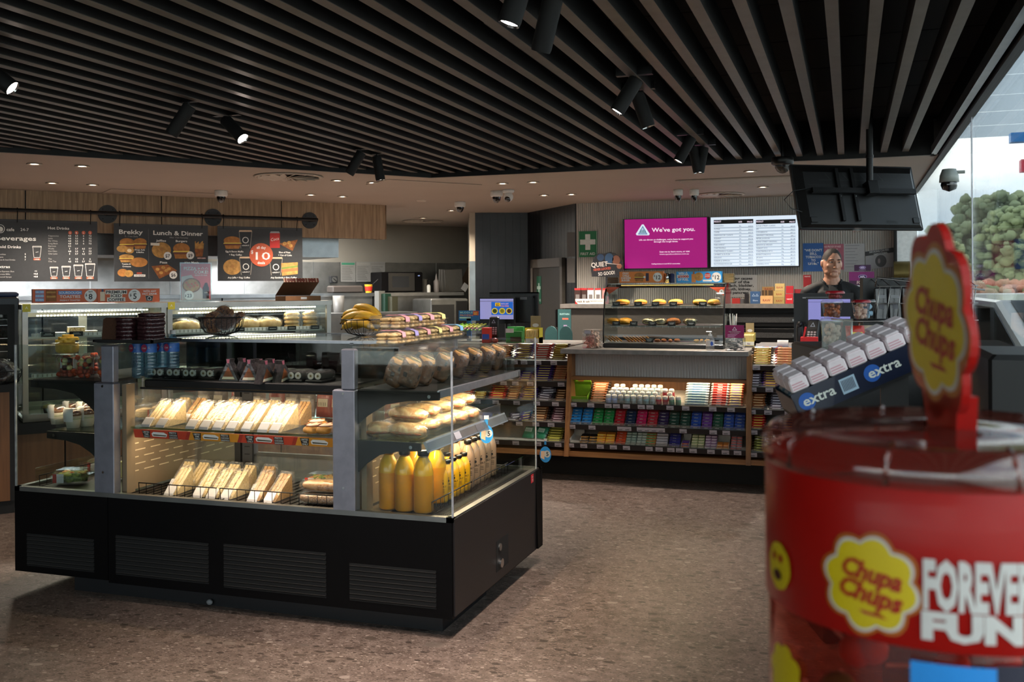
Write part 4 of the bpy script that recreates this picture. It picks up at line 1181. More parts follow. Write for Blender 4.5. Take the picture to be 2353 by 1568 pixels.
p = P(122, 830, Y=4.10); Proto(t).place(TR((-3.80, 4.10, 1.171), s=.95), 'tub heaped with yellow pineapple rings at the back of the left upper shelf', None, 'fruit tub')
mat('yoghurt', 'ddd6c4', .5); mat('granola', '5c3418', .8, col2='8a5a30', scale=200, bump=.8); mat('band_green', '6f9a4a', .4)
t = thing('yoghurt_cup')
b = MB(); b.lathe([(0, .001), (.027, .0), (.037, .055), (0, .055)], 'yoghurt', 22); b.lathe([(.0358, .040), (.0362, .042)], 'band_green', 22, Matrix.Diagonal((1.02, 1.02, 1, 1)), caps=False); b.build('yoghurt', parent=t)
b = MB(); b.lathe([(0, .055), (.036, .055), (.037, .060), (.030, .074), (0, .078)], 'granola', 18); b.blob((.01, -.012, .07), .018, .018, .01, 'grape', 2, 10, 6, bump=.3); b.build('topping', parent=t)
b = MB(); b.lathe([(.0275, -.001), (.039, .058), (.041, .060), (.041, .064), (.036, .085), (0, .09)], 'clam', 22, caps=False); yq = b.build('cup', parent=t)
b = MB(); b.lathe([(.040, .030), (.0425, .062), (.0415, .088), (.030, .093)], 'label_white', 26, caps=False);
me_f = [f for f in b.f]; b.f = [f for i, f in enumerate(me_f) if (i % 26) in (13, 14, 15, 16, 17, 18, 19)]; b.m = b.m[:len(b.f)]; b.sm = b.sm[:len(b.f)]; b.build('paper_label', parent=yq)
YC = Proto(t)
for u, y, n in ((132, 4.14, 'leftmost'), (168, 4.05, 'front one'), (200, 4.12, 'beside the post'), (165, 4.3, 'back row, left'), (196, 4.3, 'back row, right')):
 p = P(u, 985, Y=y); YC.place(TR((p.x, y, .806), s=1.1, rz=.3 if u != 168 else .6), 'yoghurt cup with a paper label on the left middle shelf, ' + n, 'yoghurt cups on the left middle shelf', 'yoghurt cup')
p = P(172, 805, Y=4.3)
MB().cyl((p.x - .025, 4.3, 1.23), (p.x + .03, 4.3, 1.13), .004, 'chrome', 8).build('tongs', label='thin metal tongs handle poking up between the fruit cups', cat='tongs')
# clear packs on the left middle shelf seen through the divider
CP = clam('snack_tub', .12, .10, .07, 'bread_white', None, 7)
for i, y in enumerate((4.45, 4.58, 4.71, 4.84)): CP.place(TR((-3.60, y, .806), rz=PI / 2), 'clear snack tub on the left middle shelf behind the yoghurts, %s from the front' % names[i], 'snack tubs on the left middle shelf', 'snack tub')

# ---------------------------------------------------------------- on top of the case
mat('banana_bread', '4a2c18', .8, noise_amt=.2, scale=200, bump=.6)
mat('bread_film', '3a2024', .22, .1, noise_amt=.35, scale=70, bump=1.0, coat=.6)
ZD = 1.241
pt = P(295, 788, Z=ZD)
t = thing('serving_tray', 'black rectangular tray under the stacked banana bread', 'tray', (pt.x, pt.y + .05, ZD))
b = MB(); b.rbox(-.16, .17, -.09, .11, 0, .006, 'matt_black', .003); b.build('tray_floor', parent=t)
b = MB()
for q in ((-.17, -.16, -.10, .12), (.17, .18, -.10, .12), (-.17, .18, -.10, -.09), (-.17, .18, .11, .12)): b.box(q[0], q[1], q[2], q[3], .004, .016, 'matt_black')
b.build('tray_rim', parent=t)
t = thing('banana_bread_slice'); b = MB(); b.rbox(-.042, .042, -.05, .05, .001, .0195, 'banana_bread', .006); b.build('slice', parent=t)
b = MB(); b.blob((0, 0, .0105), .047, .056, .0115, 'bread_film', 6, 20, 8, bump=.1, seed=3, bs=60); b.build('film', parent=t)
BB = Proto(t)
for si, (x, y, n, rz) in enumerate(((-.015, -.02, 6, .1), (.095, .0, 6, -.08), (.03, .085, 7, .05))):
 for k in range(n):
  BB.place(TR((pt.x + x + random.uniform(-.004, .004), pt.y + .05 + y, ZD + .0062 + k * .0225 * .85), rz=rz + random.uniform(-.08, .08)), 'film-wrapped banana bread slice lying in the %s stack' % ('left', 'right', 'back')[si], 'banana bread slices in the %s stack' % ('left', 'right', 'back')[si], 'bread slice')
b = MB(frame((pt.x - .115, pt.y - .0, ZD + .008), (1, .12, 0), (0, .12, 1))); b.rbox(-.045, .045, 0, .03, 0, .115, 'banana_bread', .008); b.build('banana_bread_end', label='big unwrapped brown banana bread end standing upright on the black tray', cat='bread')
# wire bowl with wrapped cookies
pw = P(497, 771, Z=ZD)
def wirebowl(c, r, h, label, n=26, up=1.0):
 t = thing('wire_bowl', label, 'basket', c)
 b = MB(); ring = lambda q, z, k=.0028: b.tube([(q * math.cos(a), q * math.sin(a), z) for a in [2 * PI * i / 36 for i in range(36)]], k, 'black_metal', 6, closed=True)
 ring(r, h, .0035); ring(r * .35, .003); b.build('rim', parent=t)
 b = MB()
 for i in range(n):
  a = 2 * PI * i / n
  b.tube([(math.cos(a) * q, math.sin(a) * q, z) for q, z in ((r * .35, .003), (r * .72, h * .18), (r * .92, h * .5), (r, h))], .0016, 'black_metal', 5)
 b.build('ribs', parent=t)
 return t
wirebowl((pw.x, pw.y + .05, ZD), .125, .10, 'black wire bowl holding wrapped cookies on top of the island case')
mat('cookie', 'a8743e', .8, col2='6a3a1c', scale=55, bump=.5); mat('cookie_dark', '4a2a1a', .8, noise_amt=.2, bump=.4)
def cookie(m, seed):
 t = thing('wrapped_cookie'); b = MB(); b.blob((0, 0, 0), .052, .052, .014, m, 2.4, 18, 8, bump=.1, seed=seed)
 for q in range(9): b.blob((math.cos(q * 2.4) * .035 * math.sqrt(q / 9), math.sin(q * 2.4) * .035 * math.sqrt(q / 9), .012), .006, .006, .004, 'cookie_dark', 2, 6, 4)
 b.build('cookie', parent=t)
 b = MB(); b.blob((0, 0, 0), .062, .060, .022, 'cling', 2.4, 18, 10, bump=.3, seed=seed + 1, bs=30); b.build('film_wrap', parent=t); return Proto(t)
CK = [cookie('cookie', 1), cookie('cookie_dark', 2)]
for i, (x, y, z, rx, rz, m, n) in enumerate(((-.045, -.02, .085, -1.1, .2, 0, 'standing at the left, pale one'), (.02, .02, .10, -1.0, -.3, 0, 'standing behind the middle'), (.055, -.04, .07, -.9, .4, 1, 'dark one low at the right'), (.07, .04, .09, -.8, -.4, 0, 'at the right rim'), (-.03, .05, .115, -1.2, .1, 0, 'highest one at the back'), (0, -.05, .045, -.5, .2, 0, 'lowest one in front'))):
 CK[m].place(TR((pw.x + x, pw.y + .05 + y, ZD + z), rz=rz, rx=-rx), 'large wrapped cookie in the wire bowl, ' + n, 'wrapped cookies in the wire bowl', 'cookie')
# clamshells of small cookies in two layers
mat('biscuit', 'd3a765', .75, col2='e9cf98', scale=50, bump=.3)
def biscuits(col, seed):
 t = thing('cookie_tub'); rr = random.Random(seed)
 b = MB()
 for i in range(3):
  for k in range(3):
   for j in range(2): b.blob((.055 - j * .055, -.042 + i * .042, .012 + k * .0165 + rr.random() * .003), .024, .021, .009, 'biscuit', 2.2, 12, 6, bump=.08, seed=seed + i + k)
 b.build('cookies', parent=t, kind='stuff')
 b = MB(); b.rbox(-.085, .085, -.066, .066, 0, .035, 'clam', .01); b.build('tub', parent=t)
 b = MB(); b.rbox(-.09, .09, -.070, .070, .035, .038, 'clam', .002); b.rbox(-.080, .080, -.062, .062, .038, .064, 'clam', .014); b.build('lid', parent=t)
 b = MB(); b.prism([(-.025, .0645), (.055, .0655), (.081, .055), (.0845, .034), (.0855, .034), (.082, .056), (.056, .0665), (-.025, .0655)], .005, .045, col); b.build('round_sticker', parent=t)
 return Proto(t)
BT = {c: biscuits('c:' + h, i) for i, (c, h) in enumerate((('pink', 'd08a94'), ('purple', '8f84b8'), ('yellow', 'd8c07c'), ('blue', '6a9ac0')))}
for i, c in enumerate(('pink', 'purple', 'pink', 'yellow', 'pink', 'blue')):
 BT[c].place(TR((-2.0, 4.03 + .066 + i * .142, 1.241), rz=random.uniform(-.05, .05)), 'clear tub of round cookies with a %s sticker, bottom layer, %s from the front' % (c, names[i]), 'cookie tubs in the bottom layer', 'cookie tub')
for i, c in enumerate(('pink', 'purple', 'pink', 'yellow')):
 BT[c].place(TR((-2.04, 4.16 + .066 + i * .145, 1.307), rz=random.uniform(-.06, .06)), 'clear tub of round cookies with a %s sticker, top layer, %s from the front' % (c, names[i]), 'cookie tubs in the top layer', 'cookie tub')
# bananas in a wire basket
mat('banana', 'cfa12e', .45, noise_amt=.12, scale=18); mat('banana_tip', '4a3418', .7)
bc = P(838, 752, Y=4.86)
wirebowl((bc.x, 4.86, ZD), .125, .09, 'black wire basket holding bananas behind the cookie tubs', 22)
def banana(bend, L_=.19, seed=0):
 t = thing('banana'); pts = []; rs = []
 for i in range(13):
  s = i / 12 * 2 - 1; pts.append((s * L_ / 2, 0, -bend * s * s + bend)); rs.append(.0185 * (1 - abs(s) ** 5) ** .6 + .004)
 b = MB(); b.tube(pts, rs, 'banana', 6); b.build('banana_skin', parent=t)
 b = MB(); b.tube([pts[-1], (pts[-1][0] + .022, 0, pts[-1][2] - .008)], .005, 'banana'); b.tube([pts[0], (pts[0][0] - .006, 0, pts[0][2] - .004)], .005, 'banana_tip'); b.build('stem', parent=t); return Proto(t)
BA = banana(.035)
for x, y, z, rz, ry, n in ((-.03, -.03, .10, .05, -.1, 'front one resting on the rim'), (-.05, .03, .115, .15, .1, 'left one of the upper hand'), (.0, .03, .135, -.1, .35, 'topmost, sloping down to the right'), (.01, .0, .10, -.2, .2, 'middle one under the topmost'), (-.01, -.06, .06, .0, 0, 'lower front one behind the wires'), (.0, .05, .055, .1, 0, 'lowest one at the bottom of the basket'), (.04, -.02, .09, .3, .25, 'short one near the stem end')):
 BA.place(TR((bc.x + x, 4.86 + y, ZD + z - .02), rz=rz, ry=ry), 'yellow banana in the wire basket, ' + n, 'bananas in the wire basket', 'banana')

# ================================================================ THE CAFE SIDE
def ax(M_wn):  # frame on a plane parallel to the cafe wall, local x along WD, y into the wall, z up
 return frame(M_wn, WD, (0, 0, 1))
class Sheet(MB):
 """flat sign; corner pixels are turned into a real plane, at() gives positions on it"""
 def __init__(s, u0, v0, u1, v1, wall=None, Y=None, X=None, th=.006, mat_='c:222222', tilt=0):
  s.kw = dict(wall=wall) if wall is not None else (dict(Y=Y) if Y is not None else dict(X=X))
  um = (u0 + u1) / 2
  a = P(u0, (v0 + v1) / 2, **s.kw); c = P(u1, (v0 + v1) / 2, **s.kw)
  zt = P(um, v0, **s.kw).z; zb = P(um, v1, **s.kw).z
  r = WD if wall is not None else (Vector((1, 0, 0)) if Y is not None else Vector((0, 1, 0)))
  s.w = (Vector((c.x - a.x, c.y - a.y, 0))).length; s.h = zt - zb
  s.F = frame((a.x, a.y, zb), r, (0, 0, 1))
  super().__init__(s.F)
  s.box(0, s.w, 0, th, 0, s.h, mat_)
 def at(s, u, v):
  q = s.F.inverted() @ P(u, v, **s.kw); return q.x, q.z
 def T(s, t, u, v, hpx, m, **k):
  """text with baseline at pixel (u,v) and capital height hpx pixels"""
  x, z = s.at(u, v); x2, z2 = s.at(u, v - hpx)
  wpx = k.pop('wpx', None)
  if wpx: k['w'] = abs(s.at(u + wpx, v)[0] - x)
  return s.text(t, x, z, z2 - z, m, **k)
 def Rr(s, u0, v0, u1, v1, m, lay=1):
  a = s.at(u0, v0); b = s.at(u1, v1); return s.rect(a[0], b[0], b[1], a[1], m, lay)
 def D(s, u, v, rpx, m, lay=1, rz=None):
  x, z = s.at(u, v); x2 = s.at(u + rpx, v)[0]; z2 = s.at(u, v - (rz or rpx))[1]
  return s.disc(x, z, abs(x2 - x), m, lay, z2 - z)
 def Pg(s, pts, m, lay=1): return s.poly([s.at(*p) for p in pts], m, lay)

WBK = P(888, 472, Z=2.5).dot(WN)
wood('wood_bulk', '84694e', 'b89a78', .5, 'Z', 19.)
a = P(888, 510, wall=WBK); zb = P(888, 550, wall=WBK).z
b = MB(frame((a.x, a.y, 0), WD, (0, 0, 1)))
js = [-9.] + [-(P(u, 500, wall=WBK) - a).dot(WD) * -1 for u in (-300, 57, 370, 646)] + [0]
for i in range(len(js) - 1): b.box(js[i] + (.012 if i else 0), js[i + 1], 0, .018, zb, 2.5, 'wood_bulk')
b.box(-9, -.018, .018, .30, zb + .01, 2.5, 'black_metal')
b.box(-.018, 0, .0, .30, zb, 2.5, 'wood_bulk')
b.build('wall_bulkhead', kind='structure')
# rod
WR_ = WBK + .16
a = P(-60, 481, wall=WR_); c = P(730, 504.5, wall=WR_); zr = (a.z + c.z) / 2
rod = thing('hanging_rail', 'long black pipe rail in front of the wooden bulkhead carrying the menu boards', 'rail', (c.x, c.y, zr), world=True)
MB().cyl((a.x, a.y, zr), (c.x, c.y, zr), .019, 'black_metal', 14).build('pipe', parent=rod)
for u in (-120, 247, 489, 711):
 p = P(u, 490, wall=WBK); b = MB()
 b.cyl((p.x, p.y, zr), (p.x + WN.x * .014, p.y + WN.y * .014, zr), .095, 'dark_grey', 28); b.cyl((p.x, p.y, zr), (p.x + WN.x * .15, p.y + WN.y * .15, zr), .02, 'black_metal')
 for k in range(4): q = Vector((p.x, p.y, zr)) + WD * math.cos(k * PI / 2 + .8) * .07 + Vector((0, 0, math.sin(k * PI / 2 + .8) * .07)); b.cyl(q, q + WN * .018, .008, 'black_metal', 8)
 b.build('wall_flange', parent=rod)
WM = WR_ + .0
mat('menu', '2f3134', .5, noise_amt=.05);
WH = 'c:c9c6c0'; DIM = 'c:8e8d8a'; OR = 'c:a34a2e'
mat('bun', 'b0763a', .6, noise_amt=.2, scale=30); mat('food_brown', '8a5226', .6, noise_amt=.3, scale=30); mat('food_gold', 'b98a48', .6, noise_amt=.25, scale=30)
def hooks(S, us):
 for u in us:
  x, z = S.at(u, 0); b = MB(S.F)
  b.tube([(x, 0.004, S.h - .02), (x, .004, S.h + .01), (x, .0, zr - S.F[2][3] - .02), (x, -.02, zr - S.F[2][3]), (x, 0, zr - S.F[2][3] + .022), (x, .02, zr - S.F[2][3])], .004, 'black_metal')
  b.build('hook', parent=S.ob)
def cup(S, u, v, w, h, lay=2, colr='c:1d1e20'):
 S.Pg([(u - w * .36, v + h / 2), (u + w * .36, v + h / 2), (u + w / 2, v - h / 2), (u - w / 2, v - h / 2)], colr, lay)
 S.Pg([(u - w * .55, v - h * .5), (u + w * .55, v - h * .5), (u + w * .5, v - h * .6), (u - w * .5, v - h * .6)], 'c:b39a80', lay + 1); [S.Pg([(u + q * w * .5, v - h / 2), (u + q * w * .55, v - h / 2), (u + q * w * .4, v + h / 2), (u + q * w * .35, v + h / 2)][::int(q)], 'c:77726a', lay + 1) for q in (1, -1)]
 S.D(u, v, w * .26, WH, lay + 1); S.D(u, v, w * .2, colr, lay + 2); S.T('cafe24-7', u, v + h * .36, h * .08, WH, lay=lay + 1, wpx=w * .6)
def menu(S, name, label, hk):
 S.Rr(S.c[0], S.c[1], S.c[2], S.c[1] + 6, 'c:3b3d40', 1)
 S.ob = None
 pars = thing(name, label, 'menu board', tuple(S.F.translation), world=True)
 S.build('board', parent=pars); S.ob = pars
 for u in hk:
  x, z = S.at(u, 540); b = MB(S.F); zz = zr - S.F[2][3]
  b.tube([(x, -.004, S.h - .03), (x, -.004, S.h + .01), (x, -.026, zz - .01), (x, -.02, zz + .02), (x, .01, zz + .024)], .0045, 'black_metal'); b.build('hook', parent=pars)
# board 1 : beverages
S = Sheet(-30, 506, 224, 647, wall=WM, mat_='menu'); S.c = (-30, 506, 224, 647)
S.D(1, 526, 10, WH, 1); S.D(1, 526, 8.6, 'menu', 2); S.D(1, 527, 6, WH, 3)
S.T('cafe', 15, 531, 7.5, WH, al='l', lay=1); S.T('24-7', 47, 531, 7, WH, al='l', bold=False, lay=1)
S.T('Beverages', -10, 552, 10.5, WH, al='l', lay=1, wpx=93)
S.T('Cold Drinks', -9, 570, 6.3, WH, al='l', lay=1, wpx=57); S.T('Extras', -8, 616, 6.3, WH, al='l', lay=1, wpx=31)
for k, (t_, n_) in enumerate((('Smoothies', '5'), ('Frappes', '8'), ('Shakes & Iced Drinks', '7'))): S.T(t_, -8, 586 + k * 6.3, 3.3, DIM, al='l', lay=1); S.T(n_, 58, 586 + k * 6.3, 3.6, WH, lay=1)
for k, (t_, n_) in enumerate((('Extra Espresso Shot', '+1'), ('Alternate Milks', '+0.8'), ('Flavoured Syrups', '+0.8'))): S.T(t_, -8, 625.5 + k * 6.3, 3.3, DIM, al='l', lay=1); S.T(n_, 82, 625 + k * 6.3, 3.6, WH, lay=1)
S.T('Hot Drinks', 110, 527, 6.3, WH, al='l', lay=1, wpx=49)
for k, u in enumerate((161, 176, 192, 207)): S.D(u, 535, 4.2, OR, 1); S.T('SRLJ'[k], u, 537, 3.4, WH, lay=2)
rows = (('Cappuccino', '4.8', '5.5', '6', '7.5'), ('Latte', '4.8', '5.5', '6', '7.5'), ('Flat White', '4.8', '5.5', '6', '7.5'), ('Long Black', '4.8', '5.5', '6', '7.5'), ('Espresso', '3.5', '', '', ''), ('Mocha', '5', '5.7', '6.2', '7.7'), ('Hot Choc', '4.8', '5.5', '6', '7.5'), ('Chai Latte', '5', '5.7', '6.2', '7.7'), None, ('Tea', '4', '4.5', '5', '6'), ('Chai Tea', '4.5', '5.2', '5.7', '7.2'))
for k, r_ in enumerate(rows):
 if not r_: continue
 v = 543.5 + k * 5.9; S.T(r_[0], 111, v, 3.4, DIM, al='l', bold=False, lay=1)
 for q, u in enumerate((160, 176, 192, 207)):
  if r_[q + 1]: S.T(r_[q + 1], u, v + .5, 3.6, WH, lay=1)
for u, v0, v1, w in ((85, 566, 592, 10), (124, 614, 635, 9), (152, 612, 635, 10), (180, 609, 635, 10.5), (207, 606, 635, 11)):
 def seg(p, q, t=.8):
  dx, dy = q[0] - p[0], q[1] - p[1]; L_ = math.hypot(dx, dy) or 1; nx, ny = -dy / L_ * t / 2, dx / L_ * t / 2
  S.Pg([(p[0] + nx, p[1] + ny), (q[0] + nx, q[1] + ny), (q[0] - nx, q[1] - ny), (p[0] - nx, p[1] - ny)], WH, 1)
 A_, B_, C_, D_ = (u - w, v0), (u + w, v0), (u + w * .7, v1), (u - w * .7, v1)
 for p_, q_ in ((A_, B_), (B_, C_), (C_, D_), (D_, A_), ((u - w * 1.1, v0 + 2), (u + w * 1.1, v0 + 2)), ((u - 3, (v0 + v1) / 2 + 1), (u + 3, (v0 + v1) / 2))): seg(p_, q_)
 S.Rr(u - 8, v1 + 2, u + 8, v1 + 6.2, OR, 1)
 S.T({85: 'LARGE', 124: 'SMALL', 152: 'REGULAR', 180: 'LARGE', 207: 'JUMBO'}[u], u, v1 + 5.5, 2.6, WH, lay=2, wpx=11)
menu(S, 'menu_board', 'dark hanging menu board of beverages at the left edge', (208, 40))
# board 2
S = Sheet(262, 516, 478, 647, wall=WM, mat_='menu'); S.c = (262, 516, 478, 647)
S.T('Brekky', 301, 538, 10.2, WH, lay=1, wpx=54); S.T('Lunch & Dinner', 410, 541, 10, WH, lay=1, wpx=111)
S.T('5 - 11am Daily', 302, 545, 3.6, DIM, lay=1, bold=False); S.T('After 11am Everyday', 411, 548, 3.6, DIM, lay=1, bold=False)
S.Rr(341, 527, 342, 641, DIM, 1)
for t_, u, v, w in (('Jaffles', 370, 555.5, 23), ('Burgers', 417, 556.5, 26), ('Pizza', 376, 605.5, 17), ('Hot Meals', 441, 606, 32)): S.T(t_, u, v, 4.8, WH, lay=1, wpx=w)
for t_, u, v in (('Wraps, Rolls', 321, 576), ('& Muffins', 322, 581.5), ('Toasties &', 290, 608.5), ('Croissants', 291, 614)): S.T(t_, u, v, 3.2, WH, lay=1)
def burger(u, v, w, h, c='bun', l=2):
 S.D(u, v - h * .16, w / 2, c, l, h * .36); S.Pg([(u - w * .5, v), (u + w * .5, v), (u + w * .52, v + h * .1), (u - w * .52, v + h * .1)], 'c:c9b04a', l + 1)
 S.Pg([(u - w * .5, v + h * .08), (u + w * .5, v + h * .08), (u + w * .46, v + h * .24), (u - w * .46, v + h * .24)], 'c:5a2c1c', l + 2); S.Pg([(u - w * .45, v + h * .22), (u + w * .45, v + h * .22), (u + w * .38, v + h * .5), (u - w * .38, v + h * .5)], c, l + 3)
burger(292, 561, 34, 26); burger(322, 560, 30, 24); S.D(281, 572, 13, 'food_gold', 6, 8); S.D(297, 576, 11, 'food_gold', 7, 7); S.D(297, 576, 5, 'c:d8b090', 8, 4)
burger(291, 594, 34, 18, 'food_gold'); S.D(319, 603, 20, 'bun', 6, 11); S.D(282, 627, 12, 'bun', 2, 9); S.D(296, 629, 10, 'food_gold', 3, 8)
S.D(371, 575, 22, 'food_gold', 1, 18); S.D(371, 573, 4, 'c:8a6030', 2); S.Pg([(346, 558), (367, 559), (366, 565), (346, 564)], 'c:c9c0b4', 3)
burger(417, 577, 38, 35); S.Pg([(447, 572), (468, 572), (465, 590), (450, 590)], 'food_brown', 2)
for k in range(9): S.Pg([(448 + k * 2.2, 572), (450 + k * 2.2, 572), (450 + k * 2.3, 554 + (k * 5 % 7)), (447.5 + k * 2.3, 555 + (k * 5 % 7))], 'food_gold', 3)
S.Rr(453, 592, 473, 595, 'c:8a3a2a', 2); S.T('HOT CHIPS', 463, 595, 2.6, WH, lay=3)
S.Pg([(348, 612), (385, 608), (407, 622), (366, 641)], 'food_brown', 2)
for q in ((362, 619), (375, 615), (388, 618), (370, 627), (382, 622)): S.D(q[0], q[1], 4.5, 'food_gold', 3, 3.5)
for u, v, t_ in ((385, 588, '$7'), (437, 587, '$9'), (398, 632, '$6')): S.D(u, v, 9, WH, 8); S.T(t_, u, v + 4, 7.6, 'menu', lay=9, wmax=.1)
S.Rr(308, 631, 334, 636, WH, 1); S.Rr(314, 626, 326, 630, 'c:8a3a2a', 2); S.T('CROISSANT', 321, 635, 3, 'menu', lay=2)
menu(S, 'menu_board', 'dark hanging menu board headed Brekky and Lunch & Dinner', (275, 464))
# board 3
S = Sheet(500, 522, 695, 646, wall=WM, mat_='menu'); S.c = (500, 522, 695, 646)
burger(534, 558, 40, 28); cup(S, 564, 552, 28, 38); S.Pg([(620, 536), (643, 536), (643, 570), (620, 570)], 'c:a3231f', 2); S.Pg([(622, 532), (641, 532), (643, 536), (620, 536)], 'c:8c8c90', 2)
S.T('Coca', 631.5, 553, 7, WH, lay=3, bold=False, shear=.3, rot=.2)
S.Pg([(640, 560), (684, 551), (672, 577)], 'food_brown', 3)
for q in ((654, 560), (664, 558), (668, 565)): S.D(q[0], q[1], 4.5, 'food_gold', 4, 4)
for t_, u, v in (('Egg & Bacon Muffin', 539, 580), ('+ Reg. Coffee', 541, 587.5), ('Slice of Pizza', 654, 582), ('+ Can of Coke', 655, 588.5), ('Any Jaffle + Reg. Coffee', 549, 640), ('Any Sandwich + Reg. Coffee', 652, 640)): S.T(t_, u, v, 3.9, WH, lay=1)
S.D(534, 614, 21, 'food_gold', 1, 18); S.D(534, 612, 4, 'c:8a6030', 2); cup(S, 565, 613, 28, 38); cup(S, 634, 614, 28, 38)
S.Pg([(646, 605), (684, 603), (684, 630), (648, 634)], 'food_gold', 5); S.Pg([(647, 615), (684, 610), (684, 614), (647, 619)], 'c:5d7030', 6); S.Pg([(647, 620), (684, 616), (684, 622), (647, 626)], 'c:c85a34', 6)
S.D(600, 586, 27, OR, 8); S.T('all day', 600, 572, 6.2, 'c:e8dcd4', lay=9); S.T('$', 579, 583, 8, 'c:e8dcd4', lay=9); S.T('10', 604, 597, 18, 'c:e8dcd4', lay=9, wpx=33, bold=.008); S.T('deals', 600, 607, 6.4, 'c:e8dcd4', lay=9)
menu(S, 'menu_board', 'dark hanging menu board with an orange circle reading $10 deals', (513, 682))

# ---- kitchen behind
WK = KR.dot(WN)
hp = P(778, 572, wall=WBK - .55); zt_, zb_ = P(778, 552, wall=WBK - .55).z, P(778, 592, wall=WBK - .55).z
t = thing('range_hood', 'long stainless steel range hood behind the menu boards', 'range hood', (hp.x, hp.y, 0), world=True)
b = MB(frame((hp.x, hp.y, 0), WD, (0, 0, 1))); b.box(-7, 0, 0, .03, zb_, zt_ + .12, 'steel'); b.box(-7, 0, 0, 1.1, zt_ + .1, zt_ + .12, 'steel_dull'); b.build('canopy', parent=t)
b = MB(frame((hp.x, hp.y, 0), WD, (0, 0, 1)) @ Matrix.Translation((0, .03, 0))); b.prism([(-7, zb_), (0, zb_), (0, zb_ + .02), (-7, zb_ + .02)], 0, 1.05, 'steel_dull'); b.box(-7, -0.0, 1.05, 1.07, zb_, zt_ + .1, 'steel_dull'); b.box(-.02, 0, 0, 1.05, zb_, zt_ + .1, 'steel'); b.build('filter_bank', parent=t)
area('kitchen_light', Vector(((hp + WD * .3 - WN * 2.1).x, (hp + WD * .3 - WN * 2.1).y, 2.46)), (0, 0, 0), 62, 2.2, .12, (1, .95, .88), roll=(0, 0, 0))
area('hood_light', hp - WD * 2.6 - WN * .9 + Vector((0, 0, zb_ - hp.z - .03)) , (0, 0, 0), 110, 3.2, .15, (.93, .96, 1), roll=(0, 0, 0))
area('hood_light', hp - WD * .2 - WN * 1.7 + Vector((0, 0, zb_ - hp.z - .03)) , (0, 0, 0), 45, 1.2, .15, (.95, .96, 1), roll=(0, 0, 0))
WQ = WK + .75
q = P(900, 673, wall=WQ); ZQ = q.z
BR_ = (P(1066, 673, wall=WQ) - q).dot(WD)
t = thing('steel_bench', 'stainless steel kitchen bench along the back wall under the microwave', 'bench', (q.x, q.y, 0), world=True)
b = MB(frame((q.x, q.y, 0), WD, (0, 0, 1))); b.box(-7, BR_, 0, .72, ZQ - .05, ZQ, 'steel'); b.build('bench_top', parent=t)
b = MB(frame((q.x, q.y, 0), WD, (0, 0, 1)))
for i in range(7): b.box(-7 + i * 1.12, min(BR_, -7 + i * 1.12 + 1.1), .03, .7, .1, ZQ - .05, 'steel_dull')
b.build('bench_front', parent=t)
def onbench(u, v=None, back=.3): p = P(u, v or 672, wall=WQ - back); return Vector((p.x, p.y, ZQ + .001))
# microwave
pm = onbench(924, back=.12); sc_ = (pm.y * ca - pm.x * sa) / F
M = frame(pm, WD, (0, 0, 1)); w_ = 94 * sc_ * 1.12; h_ = 47 * sc_
t = thing('microwave', 'black microwave oven on the kitchen bench', 'microwave', pm, world=True)
b = MB(M); b.rbox(-w_ / 2, w_ / 2, 0, .38, .01, h_, 'case_black', .01); b.build('case', parent=t)
b = MB(M); b.rbox(-w_ * .34, w_ * .30, -.015, 0, .02, h_ - .01, 'dome_black', .004); b.box(-w_ * .24, w_ * .16, -.017, -.015, h_ * .25, h_ * .8, 'c:16181a'); b.build('door', parent=t)
b = MB(M); b.box(w_ * .31, w_ * .49, -.012, 0, .02, h_ - .01, 'case_black'); b.M = M @ Matrix.Translation((0, -.013, 0)); b.text('4:21', w_ * .40, h_ * .8, .016, 'e:a8c0ff', 1, wmax=w_ * .12); b.build('control_panel', parent=t)
for i, (u, c, lab) in enumerate(((800, '2f6b52', 'notice sheet with a green header on the kitchen steel wall'), (835, '77756f', 'middle notice sheet on the kitchen steel wall'), (868, '6a6864', 'notice sheet partly behind the microwave'))):
 S = Sheet(u - 17, 602, u + 17, 648, wall=WK + .02, mat_='c:6f6e6a'); S.Rr(u - 15, 604, u + 15, 609, 'c:' + c, 1)
 for k in range(9): S.Rr(u - 14, 613 + k * 3.6, u + 12 - (k * 7 % 9), 614 + k * 3.6, 'c:4a4946', 1)
 S.build('notice_sheet', label=lab, cat='notice')
p = P(766, 643, wall=WK + .03); M = frame(p, WD, (0, 0, 1))
t = thing('wall_isolator', 'square grey isolator switch with a round dial on the steel wall', 'switch', p); tm = M.copy(); tm.translation = (0, 0, 0)
b = MB(tm); b.rbox(-.06, .06, -.03, .02, -.055, .055, 'dark_grey', .008); b.build('plate', parent=t)
b = MB(tm); b.cyl((0, -.03, 0), (0, -.05, 0), .038, 'steel_dull', 20); b.box(-.03, .03, -.056, -.05, -.006, .006, 'black_plastic', Matrix.Rotation(.7, 4, 'Y')); b.build('dial', parent=t)
def kit(name, label, cat, u, back, f, v=None):
 p = onbench(u, v, back); b = MB(); f(b); M = frame((0, 0, 0), WD, (0, 0, 1)); b.v = [M @ v_ for v_ in b.v]
 return b.build(name, label=label, cat=cat), p
def put(op): op[0].location = op[1]
put(kit('sauce_tub', 'yellow sauce tub with a red label on the kitchen bench', 'tub', 847, .15, lambda b: (b.lathe([(.045, 0), (.06, .12), (.062, .125), (0, .125)], 'c:c99a2a', 18), b.lathe([(.052, .03), (.0595, .095)], 'c:a82a20', 18, caps=False))))
b = MB(); b.tube([(0, 0, .1), (.12, 0, .20)], .006, 'black_plastic'); o = b.build('ladle', label='black-handled ladle leaning in the yellow sauce tub', cat='ladle'); o.location = onbench(852, None, .12)
